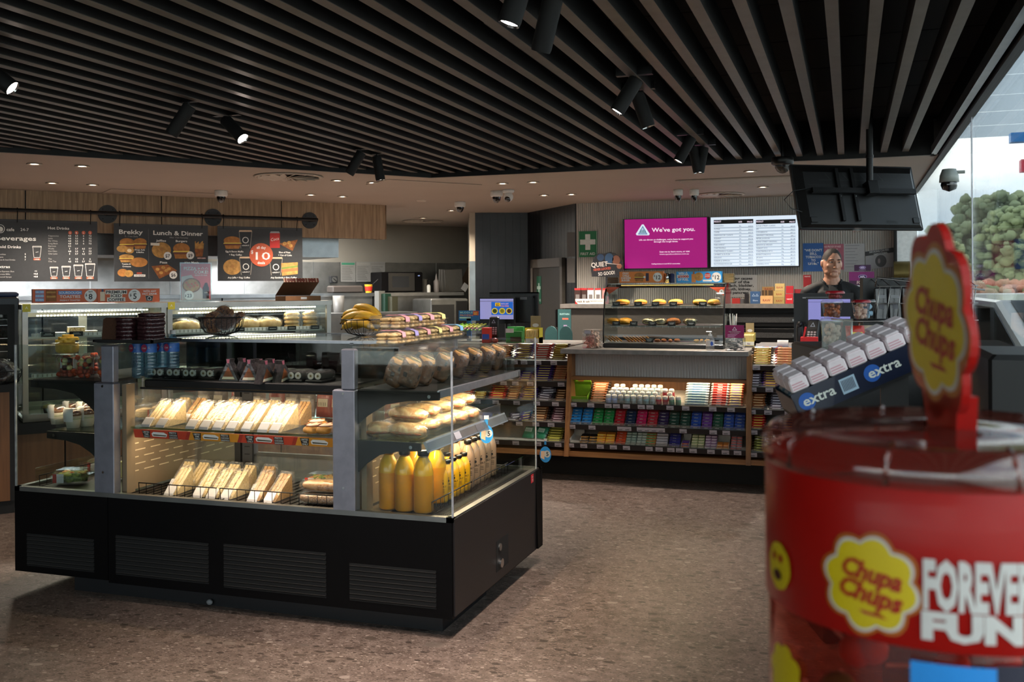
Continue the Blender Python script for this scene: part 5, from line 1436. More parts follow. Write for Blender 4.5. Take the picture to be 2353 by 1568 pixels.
put(kit('storage_tub', 'low grey storage tub at the left end of the visible kitchen bench', 'tub', 800, .25, lambda b: b.rbox(-.28, .2, -.1, .15, 0, .11, 'c:3a3430', .02)))
put(kit('squeeze_bottle', 'grey squeeze bottle with a pointed tip beside the chopping boards', 'bottle', 1003, .2, lambda b: b.lathe([(.04, 0), (.045, .01), (.045, .17), (.02, .2), (.012, .25), (.004, .29), (0, .29)], 'c:7a7470', 16)))
put(kit('spray_bottle', 'small white and dark bottle right of the microwave', 'bottle', 985, .15, lambda b: (b.lathe([(.03, 0), (.03, .1), (.012, .12), (0, .12)], 'c:c8c4bc', 14), b.box(-.014, .014, -.014, .014, .12, .19, 'black_plastic'))))
put(kit('spice_tin', 'grey tin right of the microwave with a white lid', 'tin', 977, .35, lambda b: b.lathe([(.04, 0), (.04, .2), (.035, .21), (0, .21)], 'c:5c5a54', 16)))
for k, (u, ti) in enumerate(((1028, .04), (1036, .0), (1044, -.05))):
 op = kit('chopping_board', 'grey chopping board leaning on the kitchen wall, %s of the three' % ('left', 'middle', 'right')[k], 'chopping board', u, .45 - k * .05, lambda b: b.rbox(-.16, .16, 0, .012, 0, .36, ('c:7f7c76', 'c:75726c', 'c:6b6862')[k], .01, Matrix.Rotation(ti, 4, 'Y'))); put(op)
put(kit('cardboard_flat', 'flattened brown cardboard leaning at the right end of the kitchen bench', 'cardboard', 1058, .4, lambda b: b.box(-.07, .07, 0, .01, 0, .42, 'c:4b3b2c', Matrix.Rotation(.5, 4, 'Y'))))
put(kit('paper_towel', 'white paper square stuck beside the leaning cardboard', 'paper', 1062, .2, lambda b: b.box(-.05, .05, 0, .002, .03, .15, 'paper', Matrix.Rotation(.6, 4, 'Y'))))
# jugs and racks below the bench front
for k, (u, v, h_, c, lab) in enumerate(((778, 718, .24, '4e4c48', 'pale plastic jug left of the bananas in the kitchen'), (866, 716, .3, '5e5e5a', 'white folder standing behind the bananas'), (880, 716, .26, '123024', 'dark green folder standing behind the bananas'), (896, 716, .22, '3a3a2c', 'olive folder right of the green one behind the bananas'))):
 p = P(u, v, wall=WQ + .2); b = MB(); (b.lathe([(.07, 0), (.085, h_), (.08, h_)], 'c:' + c, 18) if k == 0 else b.box(-.035, .035, 0, .2, 0, h_, 'c:' + c)); o = b.build('jug' if k == 0 else 'folder', label=lab, cat='jug' if k == 0 else 'folder'); o.location = p
p0 = P(830, 718, wall=WQ + .35)
t = thing('prep_shelf', 'low steel prep shelf in front of the kitchen bench', 'shelf', (p0.x, p0.y, 0), world=True)
b = MB(frame((p0.x, p0.y, 0), WD, (0, 0, 1))); b.box(-3, .75, -.3, .3, p0.z - .03, p0.z, 'steel_dull'); b.build('shelf_top', parent=t)
b = MB(frame((p0.x, p0.y, 0), WD, (0, 0, 1)))
for x in (-2.9, -.9, .7): b.box(x, x + .04, -.28, -.24, 0, p0.z - .03, 'steel_dull')
b.build('shelf_legs', parent=t)
p = P(1046, 735, wall=WK + 1.5); M = frame((p.x, p.y, 0), WD, (0, 0, 1))
t = thing('ice_machine', 'grey steel machine with a dark front at the right end of the kitchen', 'appliance', (p.x, p.y, 0), world=True)
b = MB(M); b.rbox(-.40, .22, 0, .6, 0, P(1060, 686, wall=WK + 1.5).z, 'steel_dull', .02); b.build('case', parent=t)
b = MB(M); b.box(-.38, -.02, -.012, 0, .5, 1.25, 'dome_black'); b.box(.02, .20, -.012, 0, .3, 1.3, 'matt_black'); b.build('front_panel', parent=t)

# ---- cafe counter run with two heated cabinets
WC = P(165, 820, d=7.0).dot(WN)
A0 = P(52, 820, wall=WC); AM = P(384, 800, wall=WC); A1 = P(761, 780, wall=WC)
ztop = (P(60, 699, wall=WC).z + P(755, 692, wall=WC).z) / 2
zbot = P(190, 962, wall=WC).z
LC = (A1 - A0).dot(WD)
Mc = frame((A0.x, A0.y, 0), WD, (0, 0, 1))
def cx(u, v=780, off=0): return (P(u, v, wall=WC - off) - Vector((A0.x, A0.y, 0))).dot(WD)
def cz(u, v, off=0): return P(u, v, wall=WC - off).z
t = thing('cafe_counter', 'wood-fronted cafe counter with black toe space behind the island case', 'counter', (A0.x, A0.y, 0), world=True)
wood('wood_front', '5e402a', '7c5739', .5, 'Z', 12.)
b = MB(Mc)
xs = [cx(150, 1050) + k * .78 for k in range(-6, 5)]
for i in range(len(xs) - 1):
 x0, x1 = xs[i] + .006, min(xs[i + 1] - .006, LC + .12)
 if x1 > x0: b.box(x0, x1, 0, .02, .1, zbot - .08, 'wood_front')
b.build('front_panel', parent=t)
b = MB(Mc); b.box(-4.4, LC + .12, .02, .75, .1, zbot - .08, 'matt_black'); b.box(-4.4, LC + .12, .08, .7, 0, .1, 'matt_black'); b.build('carcass', parent=t)
b = MB(Mc); b.box(-4.4, LC + .12, -.02, .78, zbot - .08, zbot - .005, 'matt_black'); b.build('base_band', parent=t)
mat('cab_led', 'fff0cf', .5, emit=5., noise_amt=0, ecol='fff0c8')
mat('cab_steel', 'a9a49b', .33, .9, noise_amt=.08, scale=8)
def cabinet(x0, x1, label):
 t = thing('display_cabinet', label, 'display cabinet', Mc @ Vector((x0, 0, zbot)), world=True)
 D = .62
 b = MB(Mc)
 for x in (x0, x1 - .035):
  for y in (0, D - .035): b.box(x, x + .035, y, y + .035, zbot, ztop - .03, 'cab_steel')
 b.box(x0, x1, 0, .035, zbot, zbot + .05, 'cab_steel'); b.box(x0, x1, D - .035, D, zbot, zbot + .05, 'cab_steel')
 b.build('frame', parent=t)
 b = MB(Mc); b.box(x0 - .005, x1 + .005, -.01, D + .01, ztop - .035, ztop, 'cab_steel'); b.build('top_plate', parent=t)
 b = MB(Mc); b.box(x0, x1, 0, D, zbot, zbot + .02, 'cab_steel'); b.build('base_plate', parent=t)
 b = MB(Mc); b.box(x0 + .035, x1 - .035, .004, .009, zbot + .05, ztop - .035, 'glass'); b.build('front_glass', parent=t)
 for x in (x0 + .015, x1 - .02): b = MB(Mc); b.box(x, x + .005, .035, D - .035, zbot + .03, ztop - .035, 'glass'); b.build('side_glass', parent=t)
 b = MB(Mc)
 for k in range(2): xa = x0 + .05 + k * (x1 - x0 - .1) / 2; xb = xa + (x1 - x0 - .1) / 2;
 for k in range(2):
  xa = x0 + .05 + k * (x1 - x0 - .1) / 2; xb = xa + (x1 - x0 - .1) / 2
  for q in ((xa, xa + .03, zbot + .05, ztop - .07), (xb - .03, xb, zbot + .05, ztop - .07), (xa, xb, zbot + .05, zbot + .08), (xa, xb, ztop - .10, ztop - .07)): b.box(q[0], q[1], D - .02, D - .01, q[2], q[3], 'cab_steel')
  b.box(xa + .03, xb - .03, D - .017, D - .013, zbot + .08, ztop - .1, 'smoke')
 b.build('rear_door', parent=t)
 zs = [cz(250, 771) , zbot + .30]
 for z in zs:
  b = MB(Mc); b.box(x0 + .04, x1 - .04, .06, D - .08, z - .008, z, 'glass_green'); b.box(x0 + .04, x1 - .04, .05, .06, z - .012, z + .002, 'cab_steel'); b.build('shelf', parent=t)
  b = MB(Mc); b.box(x0 + .06, x1 - .06, .045, .048, z + .0, z + .026, 'white');
  for k in range(int((x1 - x0 - .14) / .03)): b.box(x0 + .065 + k * .03, x0 + .073 + k * .03, .0438, .045, z + .003, z + .023, 'cab_steel')
  b.build('ticket_strip', parent=t)
 b = MB(Mc)
 for z, y in ((ztop - .045, .05), (ztop - .075, .09)):
  n = int((x1 - x0 - .2) / .022)
  for k in range(n): b.box(x0 + .1 + k * .022, x0 + .113 + k * .022, y, y + .012, z - .01, z, 'cab_led')
 b.build('led_strip', parent=t, kind='stuff')
 c = Mc @ Vector(((x0 + x1) / 2, .2, ztop - .06)); l = area('cabinet_light', c, (0, 0, 0), 2.3, x1 - x0 - .2, .05, (1, .9, .72), roll=(0, 0, math.atan2(WD.y, WD.x)))
 c = Mc @ Vector(((x0 + x1) / 2, .12, zs[0] - .02)); area('cabinet_light', c, (0, 0, 0), 1.0, x1 - x0 - .2, .03, (1, .9, .72), roll=(0, 0, math.atan2(WD.y, WD.x)))
 b = MB(Mc); b.box(x0, x0 + .05, -.013, -.010, ztop - .05, ztop + .004, 'c:a89a24'); b.M = Mc @ Matrix.Translation((0, -.0135, 0)); b.text('A', x0 + .025, ztop - .03, .018, 'c:e8e0a0', 1); b.build('yellow_sticker', parent=t)
 return t, zs[0]
c1, zs1 = cabinet(0, cx(384) - .005, 'left steel-framed heated glass cabinet with slices of cake')
c2, zs1 = cabinet(cx(384) + .005, LC, 'right steel-framed heated glass cabinet with wrapped pies and cookies')
# contents
mat('slice', '7a5a3a', .7, col2='c8b890', scale=120, bump=.6); mat('tag_black', '0f0f10', .4); mat('tag_txt', 'b8b8b4', .5)
def on_shelf(u, v, y, z):
 x = cx(u, v, y); return Mc @ Vector((x, y, z))
Rc = Matrix.Rotation(math.atan2(WD.y, WD.x), 4, 'Z')
mat('pie', 'b78a4c', .65, col2='d9b878', scale=30, bump=.5)
t = thing('wrapped_pie_stack'); b = MB()
for k in range(4): b.blob((random.uniform(-.006, .006), 0, .014 + k * .022), .052, .052, .014, 'pie', 2.5, 18, 8, bump=.12, seed=k)
b.build('pastries', parent=t); b = MB(); b.blob((0, 0, .05), .060, .060, .056, 'cling', 2.8, 18, 12, bump=.25, seed=4, bs=25); b.build('cling_wrap', parent=t); PS = Proto(t)
t = thing('wrapped_pasty'); b = MB()
for k in range(3): b.blob((0, (k - 1) * .04, .03), .085, .03, .03, 'pie', 2.2, 18, 8, bump=.15, seed=k + 3)
b.build('pasty', parent=t); b = MB(); b.blob((0, 0, .034), .095, .08, .040, 'cling', 2.4, 18, 10, bump=.25, seed=7, bs=22); b.build('cling_wrap', parent=t); PP = Proto(t)
for pr_, u, n in ((PP, 428, 'leftmost, behind the wire bowl'), (PP, 567, 'right of the wire bowl'), (PP, 617, 'wide one in the middle'), (PS, 671, 'tall stack, left one'), (PS, 713, 'tall stack, right one')):
 pr_.place(Matrix.Translation(on_shelf(u, 760, .22, zs1 + .001)) @ Rc @ Matrix.Diagonal((1.15, 1, 1.45, 1)), 'wrapped golden pastry on the upper shelf of the right cabinet, ' + n, 'wrapped pastries in the right cabinet', 'pastry')
for u, w, h, m, n in ((175, .11, .055, 'slice', 'tall layered cake slice'), (205, .10, .025, 'slice', 'low crumbly slice'), (122, .16, .018, 'food_brown', 'flat dark slice')):
 b = MB(); b.rbox(-w / 2, w / 2, -.04, .04, 0, h, m, .006); b.rbox(-w / 2, w / 2, -.04, .04, h, h + .006, 'white', .002); o = b.build('cake_slice', label=n + ' on the upper shelf of the left cabinet', cat='cake'); o.matrix_world = Matrix.Translation(on_shelf(u, 760, .2, zs1 + .001)) @ Rc
for u, n in ((112, 'left'), (177, 'middle'), (262, 'right')):
 b = MB(Mc); x = cx(u, 770); b.box(x - .045, x + .045, .032, .036, zs1, zs1 + .034, 'tag_black'); b.M = Mc @ Matrix.Translation((0, .032, 0)); b.rect(x - .03, x + .03, zs1 + .012, zs1 + .016, 'tag_txt', 1); b.rect(x - .02, x + .02, zs1 + .02, zs1 + .024, 'tag_txt', 1)
 b.build('name_card', label='small black name card on the left cabinet shelf, the %s one' % n, cat='name card')
for u, n in ((555, 'beside the wire bowl'), (630, 'under the wide wrapped pastry'), (674, 'under the left tall stack'), (728, 'at the right end')):
 b = MB(Mc); x = cx(u, 770); b.box(x - .035, x + .035, .032, .036, zs1, zs1 + .03, 'tag_black'); b.M = Mc @ Matrix.Translation((0, .032, 0)); b.rect(x - .025, x + .025, zs1 + .012, zs1 + .016, 'tag_txt', 1)
 b.build('name_card', label='small black name card on the right cabinet shelf, ' + n, cat='name card')
t = thing('muffin'); b = MB(); b.lathe([(.028, 0), (.036, .04), (.042, .045)], 'banana_bread', 18); b.blob((0, 0, .05), .044, .044, .022, 'pie', 2, 16, 8, bump=.15); b.build('muffin_top', parent=t)
b = MB(); b.lathe([(.05, 0), (.052, .05), (.04, .085), (0, .095)], 'clam', 20, caps=False); b.build('dome', parent=t); MU = Proto(t)
for i, u in enumerate((112, 152, 196, 300)):
 MU.place(Matrix.Translation(on_shelf(u, 935, .22, zbot + .021)) @ Rc, 'muffin under a clear dome on the cabinet floor, %s from the left' % names[i], 'muffins in the left cabinet', 'muffin')
# on the cabinets
def cab_box_sign(u0, u1, v0, v1, off=.04): return Sheet(u0, v0, u1, v1, wall=WC - off, th=.06, mat_='c:8a3f22')
S = cab_box_sign(75, 367, 664, 695); S.Rr(75, 665, 222, 694, 'c:b2522c', 1); S.Rr(224, 665, 366, 694, 'c:b2522c', 1)
for k, s_ in enumerate(('HAM & CHEESE', 'CHICKEN & RELISH', 'REUBEN')): S.Rr(81, 668 + k * 9, 101, 675 + k * 9, 'c:4f86b8', 2); S.T(s_, 91, 673.5 + k * 9, 4, WH, lay=3, wpx=19)
S.Rr(105, 667, 130, 693, 'food_brown', 2); S.Rr(107, 670, 128, 674, 'food_gold', 3); S.Rr(107, 680, 128, 684, 'food_gold', 3)
S.Rr(134, 669, 188, 677, 'c:3a6fa8', 2); S.T('SOURDOUGH', 161, 675.6, 5.6, WH, lay=3, wpx=50); S.T('TOASTIES', 161, 685, 6.5, WH, lay=3, wpx=47); S.T('FRESHLY TOASTED', 161, 692, 3.4, WH, lay=3, wpx=46)
S.D(208, 680, 14, WH, 2); S.T('8', 208, 688, 13, 'c:222222', lay=3); S.T('$', 198, 681, 6, 'c:222222', lay=3); S.T('each', 208, 672, 3.6, 'c:222222', lay=3)
S.Rr(230, 671, 241, 692, 'c:c7b298', 2); S.Rr(233, 665, 238, 671, 'c:3a3a50', 2)
for s_, v, w in (('PREMIUM', 674.5, 46), ('ICED', 683, 24), ('COFFEE', 692, 37)): S.T(s_, 267, v, 6.6, 'c:2a2422', lay=3, wpx=w, bold=.03)
S.Rr(242, 667, 292, 676, 'c:c9bfb4', 2); S.Rr(253, 676, 281, 684, 'c:c9bfb4', 2); S.Rr(246, 684, 288, 693, 'c:c9bfb4', 2)
S.D(309, 679, 14, WH, 2); S.T('5', 310, 687, 13, 'c:222222', lay=3); S.T('$', 300, 681, 6, 'c:222222', lay=3); S.T('only', 309, 671.5, 3.6, 'c:222222', lay=3)
S.T('WITH ANY', 344, 671.5, 4.4, WH, lay=3, wpx=30); S.T('HOT DRINK', 344, 677.5, 4.4, WH, lay=3, wpx=34); cup(S, 343, 686, 17, 12)
S.build('price_banner', label='long orange box banner on the left cabinet for toasties and iced coffee', cat='banner')
# poster in acrylic holder
t = thing('acrylic_poster', 'pink pizza and cola poster in a clear stand between the cabinets', 'poster', P(450, 692, wall=WC - .03), world=True)
S = Sheet(416, 606, 484, 690, wall=WC - .03, th=.003, mat_='c:b3525a')
S.T('PIZZA +', 441, 621, 7.6, 'c:ead8d4', lay=3, wpx=37); S.T('△△', 470, 619, 5, 'c:e0a8a8', lay=3, wpx=18); S.T('COKE!', 462, 629, 7.6, 'c:ead8d4', lay=3, wpx=32); S.T('SIGNATURE DEAL', 462, 634, 2.6, 'c:ead8d4', lay=3)
S.Pg([(417, 636), (440, 632), (483, 690), (417, 690)], 'c:a79c9a', 1); S.D(440, 656, 21, 'food_brown', 2, 17); S.D(440, 656, 18, 'food_gold', 3, 14)
for k in range(7): S.D(428 + k * 4.2, 650 + (k * 5) % 12, 2.4, 'c:a84a2a', 4)
S.Pg([(466, 660), (480, 660), (480, 686), (466, 686)], 'c:30181a', 4); S.Pg([(471, 650), (476, 650), (479, 660), (467, 660)], 'c:30181a', 4); S.T('cola', 473, 674, 3.6, 'c:d8b8b4', lay=5)
S.D(434, 679, 11, 'c:e8dcd6', 5); S.T('23', 435, 683.5, 8, 'c:222222', lay=6); S.T('$', 426, 682, 5, 'c:222222', lay=6)
S.build('poster_print', parent=t)
b = MB(S.F); b.box(-.008, S.w + .008, -.006, -.0045, -.01, S.h + .008, 'glass'); b.box(-.008, S.w + .008, .004, .006, -.01, S.h + .008, 'acrylic'); b.box(-.02, S.w + .02, -.05, .05, -.016, -.01, 'acrylic'); b.build('acrylic_stand', parent=t)
# open pizza box
pb = Mc @ Vector((cx(703, 690), .18, ztop)); t = thing('pizza_box', 'open pizza box with a striped red lid on the right cabinet', 'pizza box', pb)
Mb = Rc
mat('cardboard', '8a5f3c', .8); mat('cardboard_in', '5d3d24', .8); mat('stripe_red', '8f4030', .6)
b = MB(Mb); w_ = (cx(741) - cx(655)) / 2 * .95
b.box(-w_, w_, -.12, .12, 0, .003, 'cardboard')
for q in ((-w_, w_, -.12, -.117), (-w_, w_, .117, .12), (-w_, -w_ + .003, -.12, .12), (w_ - .003, w_, -.12, .12)): b.box(q[0], q[1], q[2], q[3], 0, .038, 'cardboard')
b.M = Mb @ Matrix.Translation((0, -.12, 0)); b.rect(-.02, .03, .012, .03, 'paper', 1); b.build('box_tray', parent=t)
b = MB(Mb @ Matrix.Translation((0, .12, .04)) @ Matrix.Rotation(R(-28), 4, 'X')); b.box(-w_, w_, -.23, 0, .0, .003, 'cardboard_in')
b.box(-w_, w_, -.233, -.23, -.0, .036, 'stripe_red')
for k in range(12): b.box(-w_ + k * w_ / 6, -w_ + k * w_ / 6 + w_ / 14, -.2345, -.233, 0, .036, 'c:b89a80')
for k in (-.6, 0, .6): b.box(k * w_ - .03, k * w_ + .03, -.236, -.2345, .008, .03, 'c:6d2f24')
b.build('box_lid', parent=t)
# clear containers on the sign
for u, w, n in ((288, .07, 'taller stack of clear tubs behind the orange banner, left'), (335, .06, 'clear domed lid stack behind the orange banner, right')):
 b = MB()
 for k in range(5 if u < 300 else 3): b.rbox(-w, w, -.05, .05, k * .016, k * .016 + .012, 'clam', .005)
 b.rbox(-w * .8, w * .8, -.04, .04, .0, .09 if u < 300 else .06, 'clam', .01); o = b.build('container_stack', label=n, cat='container'); o.matrix_world = Matrix.Translation(Mc @ Vector((cx(u, 690, .3), .3, ztop))) @ Rc
# oven at the far left with a tray on top
zov = P(20, 683, wall=WC - .1).z
t = thing('glass_door_oven', 'black glass-fronted oven at the left edge behind the donuts basket', 'oven', (A0.x, A0.y, 0), world=True)
b = MB(Mc); x0, x1 = cx(-200, 780), cx(48, 780); b.rbox(x0, x1, .1, .6, .86, zov, 'black_plastic', .01); b.build('case', parent=t)
b = MB(Mc); b.box(x0 + .02, cx(37, 780), .085, .10, .90, zov - .05, 'matt_black'); b.box(x0 + .06, cx(20, 780), .083, .085, .95, zov - .12, 'glass'); b.build('door', parent=t)
b = MB(Mc)
for k in range(4): b.box(x0 + .06, cx(20, 780), .081, .083, .99 + k * .09, .993 + k * .09, 'steel')
b.build('rack', parent=t)
b = MB(Mc); b.box(x0, x1 + .04, .02, .72, .84, .86, 'steel_dull'); b.build('stand_top', parent=t)
b = MB(Mc); b.rbox(cx(-60), cx(50), .15, .5, zov, zov + .035, 'c:1b2440', .01); b.build('oven_tray', label='dark blue tray on top of the oven at the left edge', cat='tray')
# projecting self-serve unit at the left edge with donuts basket
WL_ = WC + .12
zl = P(15, 884, wall=WL_).z
A2 = P(33, 900, wall=WL_); Ml = frame((A2.x, A2.y, 0), WD, (0, 0, 1))
t = thing('self_serve_unit', 'wooden counter unit with a black top at the left edge', 'counter unit', (A2.x, A2.y, 0), world=True)
wood('wood_left', '5c3c24', '7a5232', .5, 'Z', 12.)
b = MB(Ml); b.box(-1.6, -.03, 0, .12, .09, zl - .05, 'wood_left'); b.build('front_panel', parent=t)
b = MB(Ml); b.box(-.03, 0, 0, .12, .09, zl - .05, 'matt_black'); b.box(-1.6, 0, .03, .12, 0, .09, 'matt_black'); b.build('end_panel', parent=t)
b = MB(Ml); b.box(-1.6, .01, -.02, .12, zl - .05, zl, 'matt_black'); b.build('top', parent=t)
pd = P(8, 876, wall=WL_ - .05); pd.z = zl
wirebowl((pd.x - .02, pd.y - .0, zl), .13, .09, 'black wire basket of wrapped donuts at the left edge')
mat('donut', '2a1610', .3, noise_amt=.2, coat=.4)
t = thing('wrapped_donut'); b = MB()
pts = []; b.tube([(.034 * math.cos(q), .034 * math.sin(q), 0) for q in [2 * PI * k / 16 for k in range(16)]], .019, 'donut', 8, closed=True); b.build('donut', parent=t)
b = MB(); b.blob((0, 0, 0), .062, .062, .03, 'cling', 2.6, 18, 10, bump=.3, seed=2, bs=28); b.build('film_wrap', parent=t); DN = Proto(t)
for i, (x, y, z, rx) in enumerate(((.02, -.02, .06, .7), (-.05, .0, .07, .9), (.04, .03, .10, .8), (-.02, -.01, .13, .5), (-.07, .05, .12, 1.0))):
 DN.place(TR((pd.x + x, pd.y + y, zl + z), rx=rx, rz=i), 'dark wrapped donut in the basket at the left edge, %s from the bottom' % names[i], 'wrapped donuts in the left basket', 'donut')

# ================================================================ THE SERVICE COUNTER
wood('oak_v', '7c4f2c', 'a3703f', .5, 'Z', 18.)
wood('oak_h', '7c4f2c', 'a3703f', .5, 'X', 18.)
wood('oak_back', '6e4626', '966538', .55, 'Z', 14.)
mat('panel_grey', 'c0bcba', .55, noise_amt=.04, scale=3); mat('stone_top', '807c79', .4, noise_amt=.15, scale=20)
mat('strip_dark', '17161a', .35); mat('bin_white', 'b8b4ac', .6)
XL, XM0, XM1, XR2 = P(1040, 1000, Y=7.45).x, P(1298, 1040, Y=7.4).x, P(1716, 1060, Y=7.4).x, -.08
ctr = thing('checkout_counter', 'long service counter with oak shelving, a grey ribbed panel and a stone-look top', 'counter', (-1.5, 7.6, 0), world=True)
def cp(b, n, label=None, **k): return b.build(n, parent=ctr, label=label, **k)
b = MB(); b.box(XL - 1.2, XR2, 7.67, 8.3, 0, .20, 'matt_black'); cp(b, 'kick_board')
b = MB(); b.box(XL - .1, XR2, 7.39, 7.95, .195, .232, 'oak_h'); cp(b, 'bottom_board')
b = MB(); b.box(XL - 1.2, XR2, 7.86, 7.90, .2, .95, 'oak_back'); cp(b, 'back_board')
b = MB(); b.box(XL - 1.2, XR2, 7.90, 8.3, .2, 1.0, 'dark_grey'); cp(b, 'carcass')
def upright(x, w=.035, y0=7.37):
 b = MB(); b.prism([(y0, .195), (7.90, .195), (7.90, .985), (y0 + .13, .985)], x, x + w, 'oak_v', Matrix(((0, 1, 0, 0), (1, 0, 0, 0), (0, 0, 1, 0), (0, 0, 0, 1)))); cp(b, 'upright')
upright(XM0); upright(XM1 - .035 + .03); upright(XR2 - .04)
b = MB(); b.box(XL - .02, XL + .02, 7.42, 7.9, .2, .75, 'cab_steel'); cp(b, 'end_post', 'pale metal end post')
b = ribbed(XM0 + .045, XM1 - .01, .80, .985, 7.60, .022, .006, 'panel_grey'); b.box(XM0 + .03, XM1, 7.601, 7.62, .80, .985, 'panel_grey'); cp(b, 'ribbed_panel')
b = MB(); b.box(XM0 + .03, XM1, 7.50, 7.88, .775, .80, 'oak_h'); cp(b, 'canopy_board')
b = MB(); b.rbox(XM0 - .02, XM1 + .02, 7.36, 8.12, .985, 1.022, 'stone_top', .003); cp(b, 'raised_top')
b = MB(); b.box(XL - 1.2, XM0 - .02, 7.80, 8.45, 1.0, 1.03, 'laminate'); b.box(XM0 - .02, XR2 + .1, 8.12, 8.45, 1.0, 1.02, 'laminate'); b.box(XM1 + .02, XR2 + .1, 7.72, 8.45, 1.0, 1.03, 'laminate'); cp(b, 'counter_top', 'lower grey laminate top')
b = MB(); b.box(XM0 + .04, XM1 - .02, 7.62, 7.632, .768, .775, 'led'); cp(b, 'light_strip')
area('shelf_light', ((XM0 + XM1) / 2, 7.56, .766), (0, 0, 0), 1.3, XM1 - XM0 - .1, .02, (1, .82, .55), roll=(R(15), 0, 0))
for x0, x1 in ((XL + .1, XM0 - .05), (XM1 + .05, XR2 - .1)):
 area('shelf_light', ((x0 + x1) / 2, 7.80, .985), (0, 0, 0), 1.2, x1 - x0, .03, (1, .86, .66), roll=(R(-25), 0, 0))
# tiers: (y of the front, pixel row of the ticket strip at a given column)
def tier(x0, x1, y, u, v, tix, label=None):
 z = P(u, v, Y=y).z
 Mt = Matrix.Translation((0, y, z)) @ Matrix.Rotation(R(14), 4, 'X')
 b = MB(Mt); b.box(x0, x1, 0, .34, -.006, 0, 'bin_white'); cp(b, 'tier_shelf')
 b = MB(Mt); b.box(x0, x1, -.012, 0, -.034, .004, 'strip_dark'); cp(b, 'ticket_strip')
 b = MB(Mt); b.box(x0, x1, -.002, .001, .004, .028, 'acrylic'); cp(b, 'front_lip')
 for uu in tix:
  xx = P(uu, v, Y=y).x; b = MB(Mt @ Matrix.Translation((xx, -.0125, -.032))); b.rect(-.027, .027, .002, .034, 'label_lilac', 0)
  b.rect(-.02, .012, .008, .013, 'c:3a3a3c', 1); b.rect(-.004, .024, .016, .019, 'c:7a7a7c', 1); cp(b, 'price_ticket')
 return Mt
T = {}
L0, L1 = XL + .02, XM0
T['L1'] = tier(XL - .2, L1, 7.56, 1250, 829, (1183, 1237, 1273, 1205))
T['L2'] = tier(XL - .2, L1, 7.52, 1250, 878, (1158, 1219, 1290, 1185))
T['L3'] = tier(L0, L1, 7.48, 1250, 923, (1058, 1098, 1140, 1188, 1234, 1277))
T['L4'] = tier(L0, L1, 7.44, 1250, 971, (1194, 1232, 1267, 1150))
T['L5'] = tier(L0, L1, 7.41, 1250, 1016, (1186, 1237, 1283, 1140))
m0, m1 = XM0 + .035, XM1 - .01
T['M1'] = tier(m0, m1, 7.47, 1500, 931, (1318, 1358, 1398, 1417, 1440, 1474, 1494, 1540, 1576, 1638, 1680))
T['M2'] = tier(m0, m1, 7.43, 1500, 983, (1315, 1361, 1427, 1443, 1472, 1488, 1504, 1520, 1570, 1639, 1669))
T['M3'] = tier(m0, m1, 7.41, 1500, 1027, (1312, 1342, 1380, 1410, 1440, 1492, 1515, 1542, 1562, 1593, 1634, 1667, 1695))
r0, r1 = XM1 + .03, XR2 - .04
T['R1'] = tier(r0, r1, 7.56, 1770, 841, (1738, 1832, 1790))
T['R2'] = tier(r0, r1, 7.52, 1770, 891, (1730, 1768, 1808))
T['R3'] = tier(r0, r1, 7.48, 1770, 943, (1728, 1765, 1812))
T['R4'] = tier(r0, r1, 7.44, 1770, 990, (1732, 1767, 1805))
T['R5'] = tier(r0, r1, 7.41, 1770, 1042, (1731, 1790))

# ---- wrapped bars
def bar(c1, c2, txt=None, tc='print_white', L_=.145, w=.034, h=.015):
 t = thing('chocolate_bar'); b = MB(); n = 9; vs = []; fs = []
 for i in range(n):
  s = i / (n - 1) * 2 - 1; e = abs(s) > .85
  ww = w / 2 * (1.0 if not e else .98); hh = .0012 if abs(s) > .93 else (h / 2 * (1 - .15 * abs(s) ** 3) if not e else h * .3)
  for k in range(8):
   a = 2 * PI * k / 8 + PI / 8; ca_, sa_ = math.cos(a), math.sin(a)
   vs.append((s * L_ / 2, ww * math.copysign(abs(ca_) ** .6, ca_), h / 2 + hh * math.copysign(abs(sa_) ** .6, sa_) + (.0006 * ((i * 7 + k * 3) % 3))))
 for i in range(n - 1):
  for k in range(8): fs.append((i * 8 + k, i * 8 + (k + 1) % 8, (i + 1) * 8 + (k + 1) % 8, (i + 1) * 8 + k))
 mid = [f for j, f in enumerate(fs) if 1 <= j // 8 <= 6]; end = [f for j, f in enumerate(fs) if not 1 <= j // 8 <= 6]
 b.add(vs, mid, c1, True); b.add(vs, end + [tuple(range(7, -1, -1)), tuple(range((n - 1) * 8, n * 8))], c2, True); wq = b.build('wrapper', parent=t)
 b = MB(Matrix.Translation((0, -w * .46, h * .5)) @ Matrix.Rotation(R(-30), 4, 'X'))
 if txt: b.text(txt, 0, -h * .28, h * .72, tc, 3, wmax=L_ * .62)
 else: b.poly([(-L_ * .3, -h * .25), (L_ * .24, -h * .25), (L_ * .3, h * .3), (-L_ * .22, h * .3)], tc, 3)
 b.rect(-L_ * .33, L_ * .33, h * .38, h * .46, c2, 3)
 b.build('wrapper_print', parent=wq); return Proto(t)
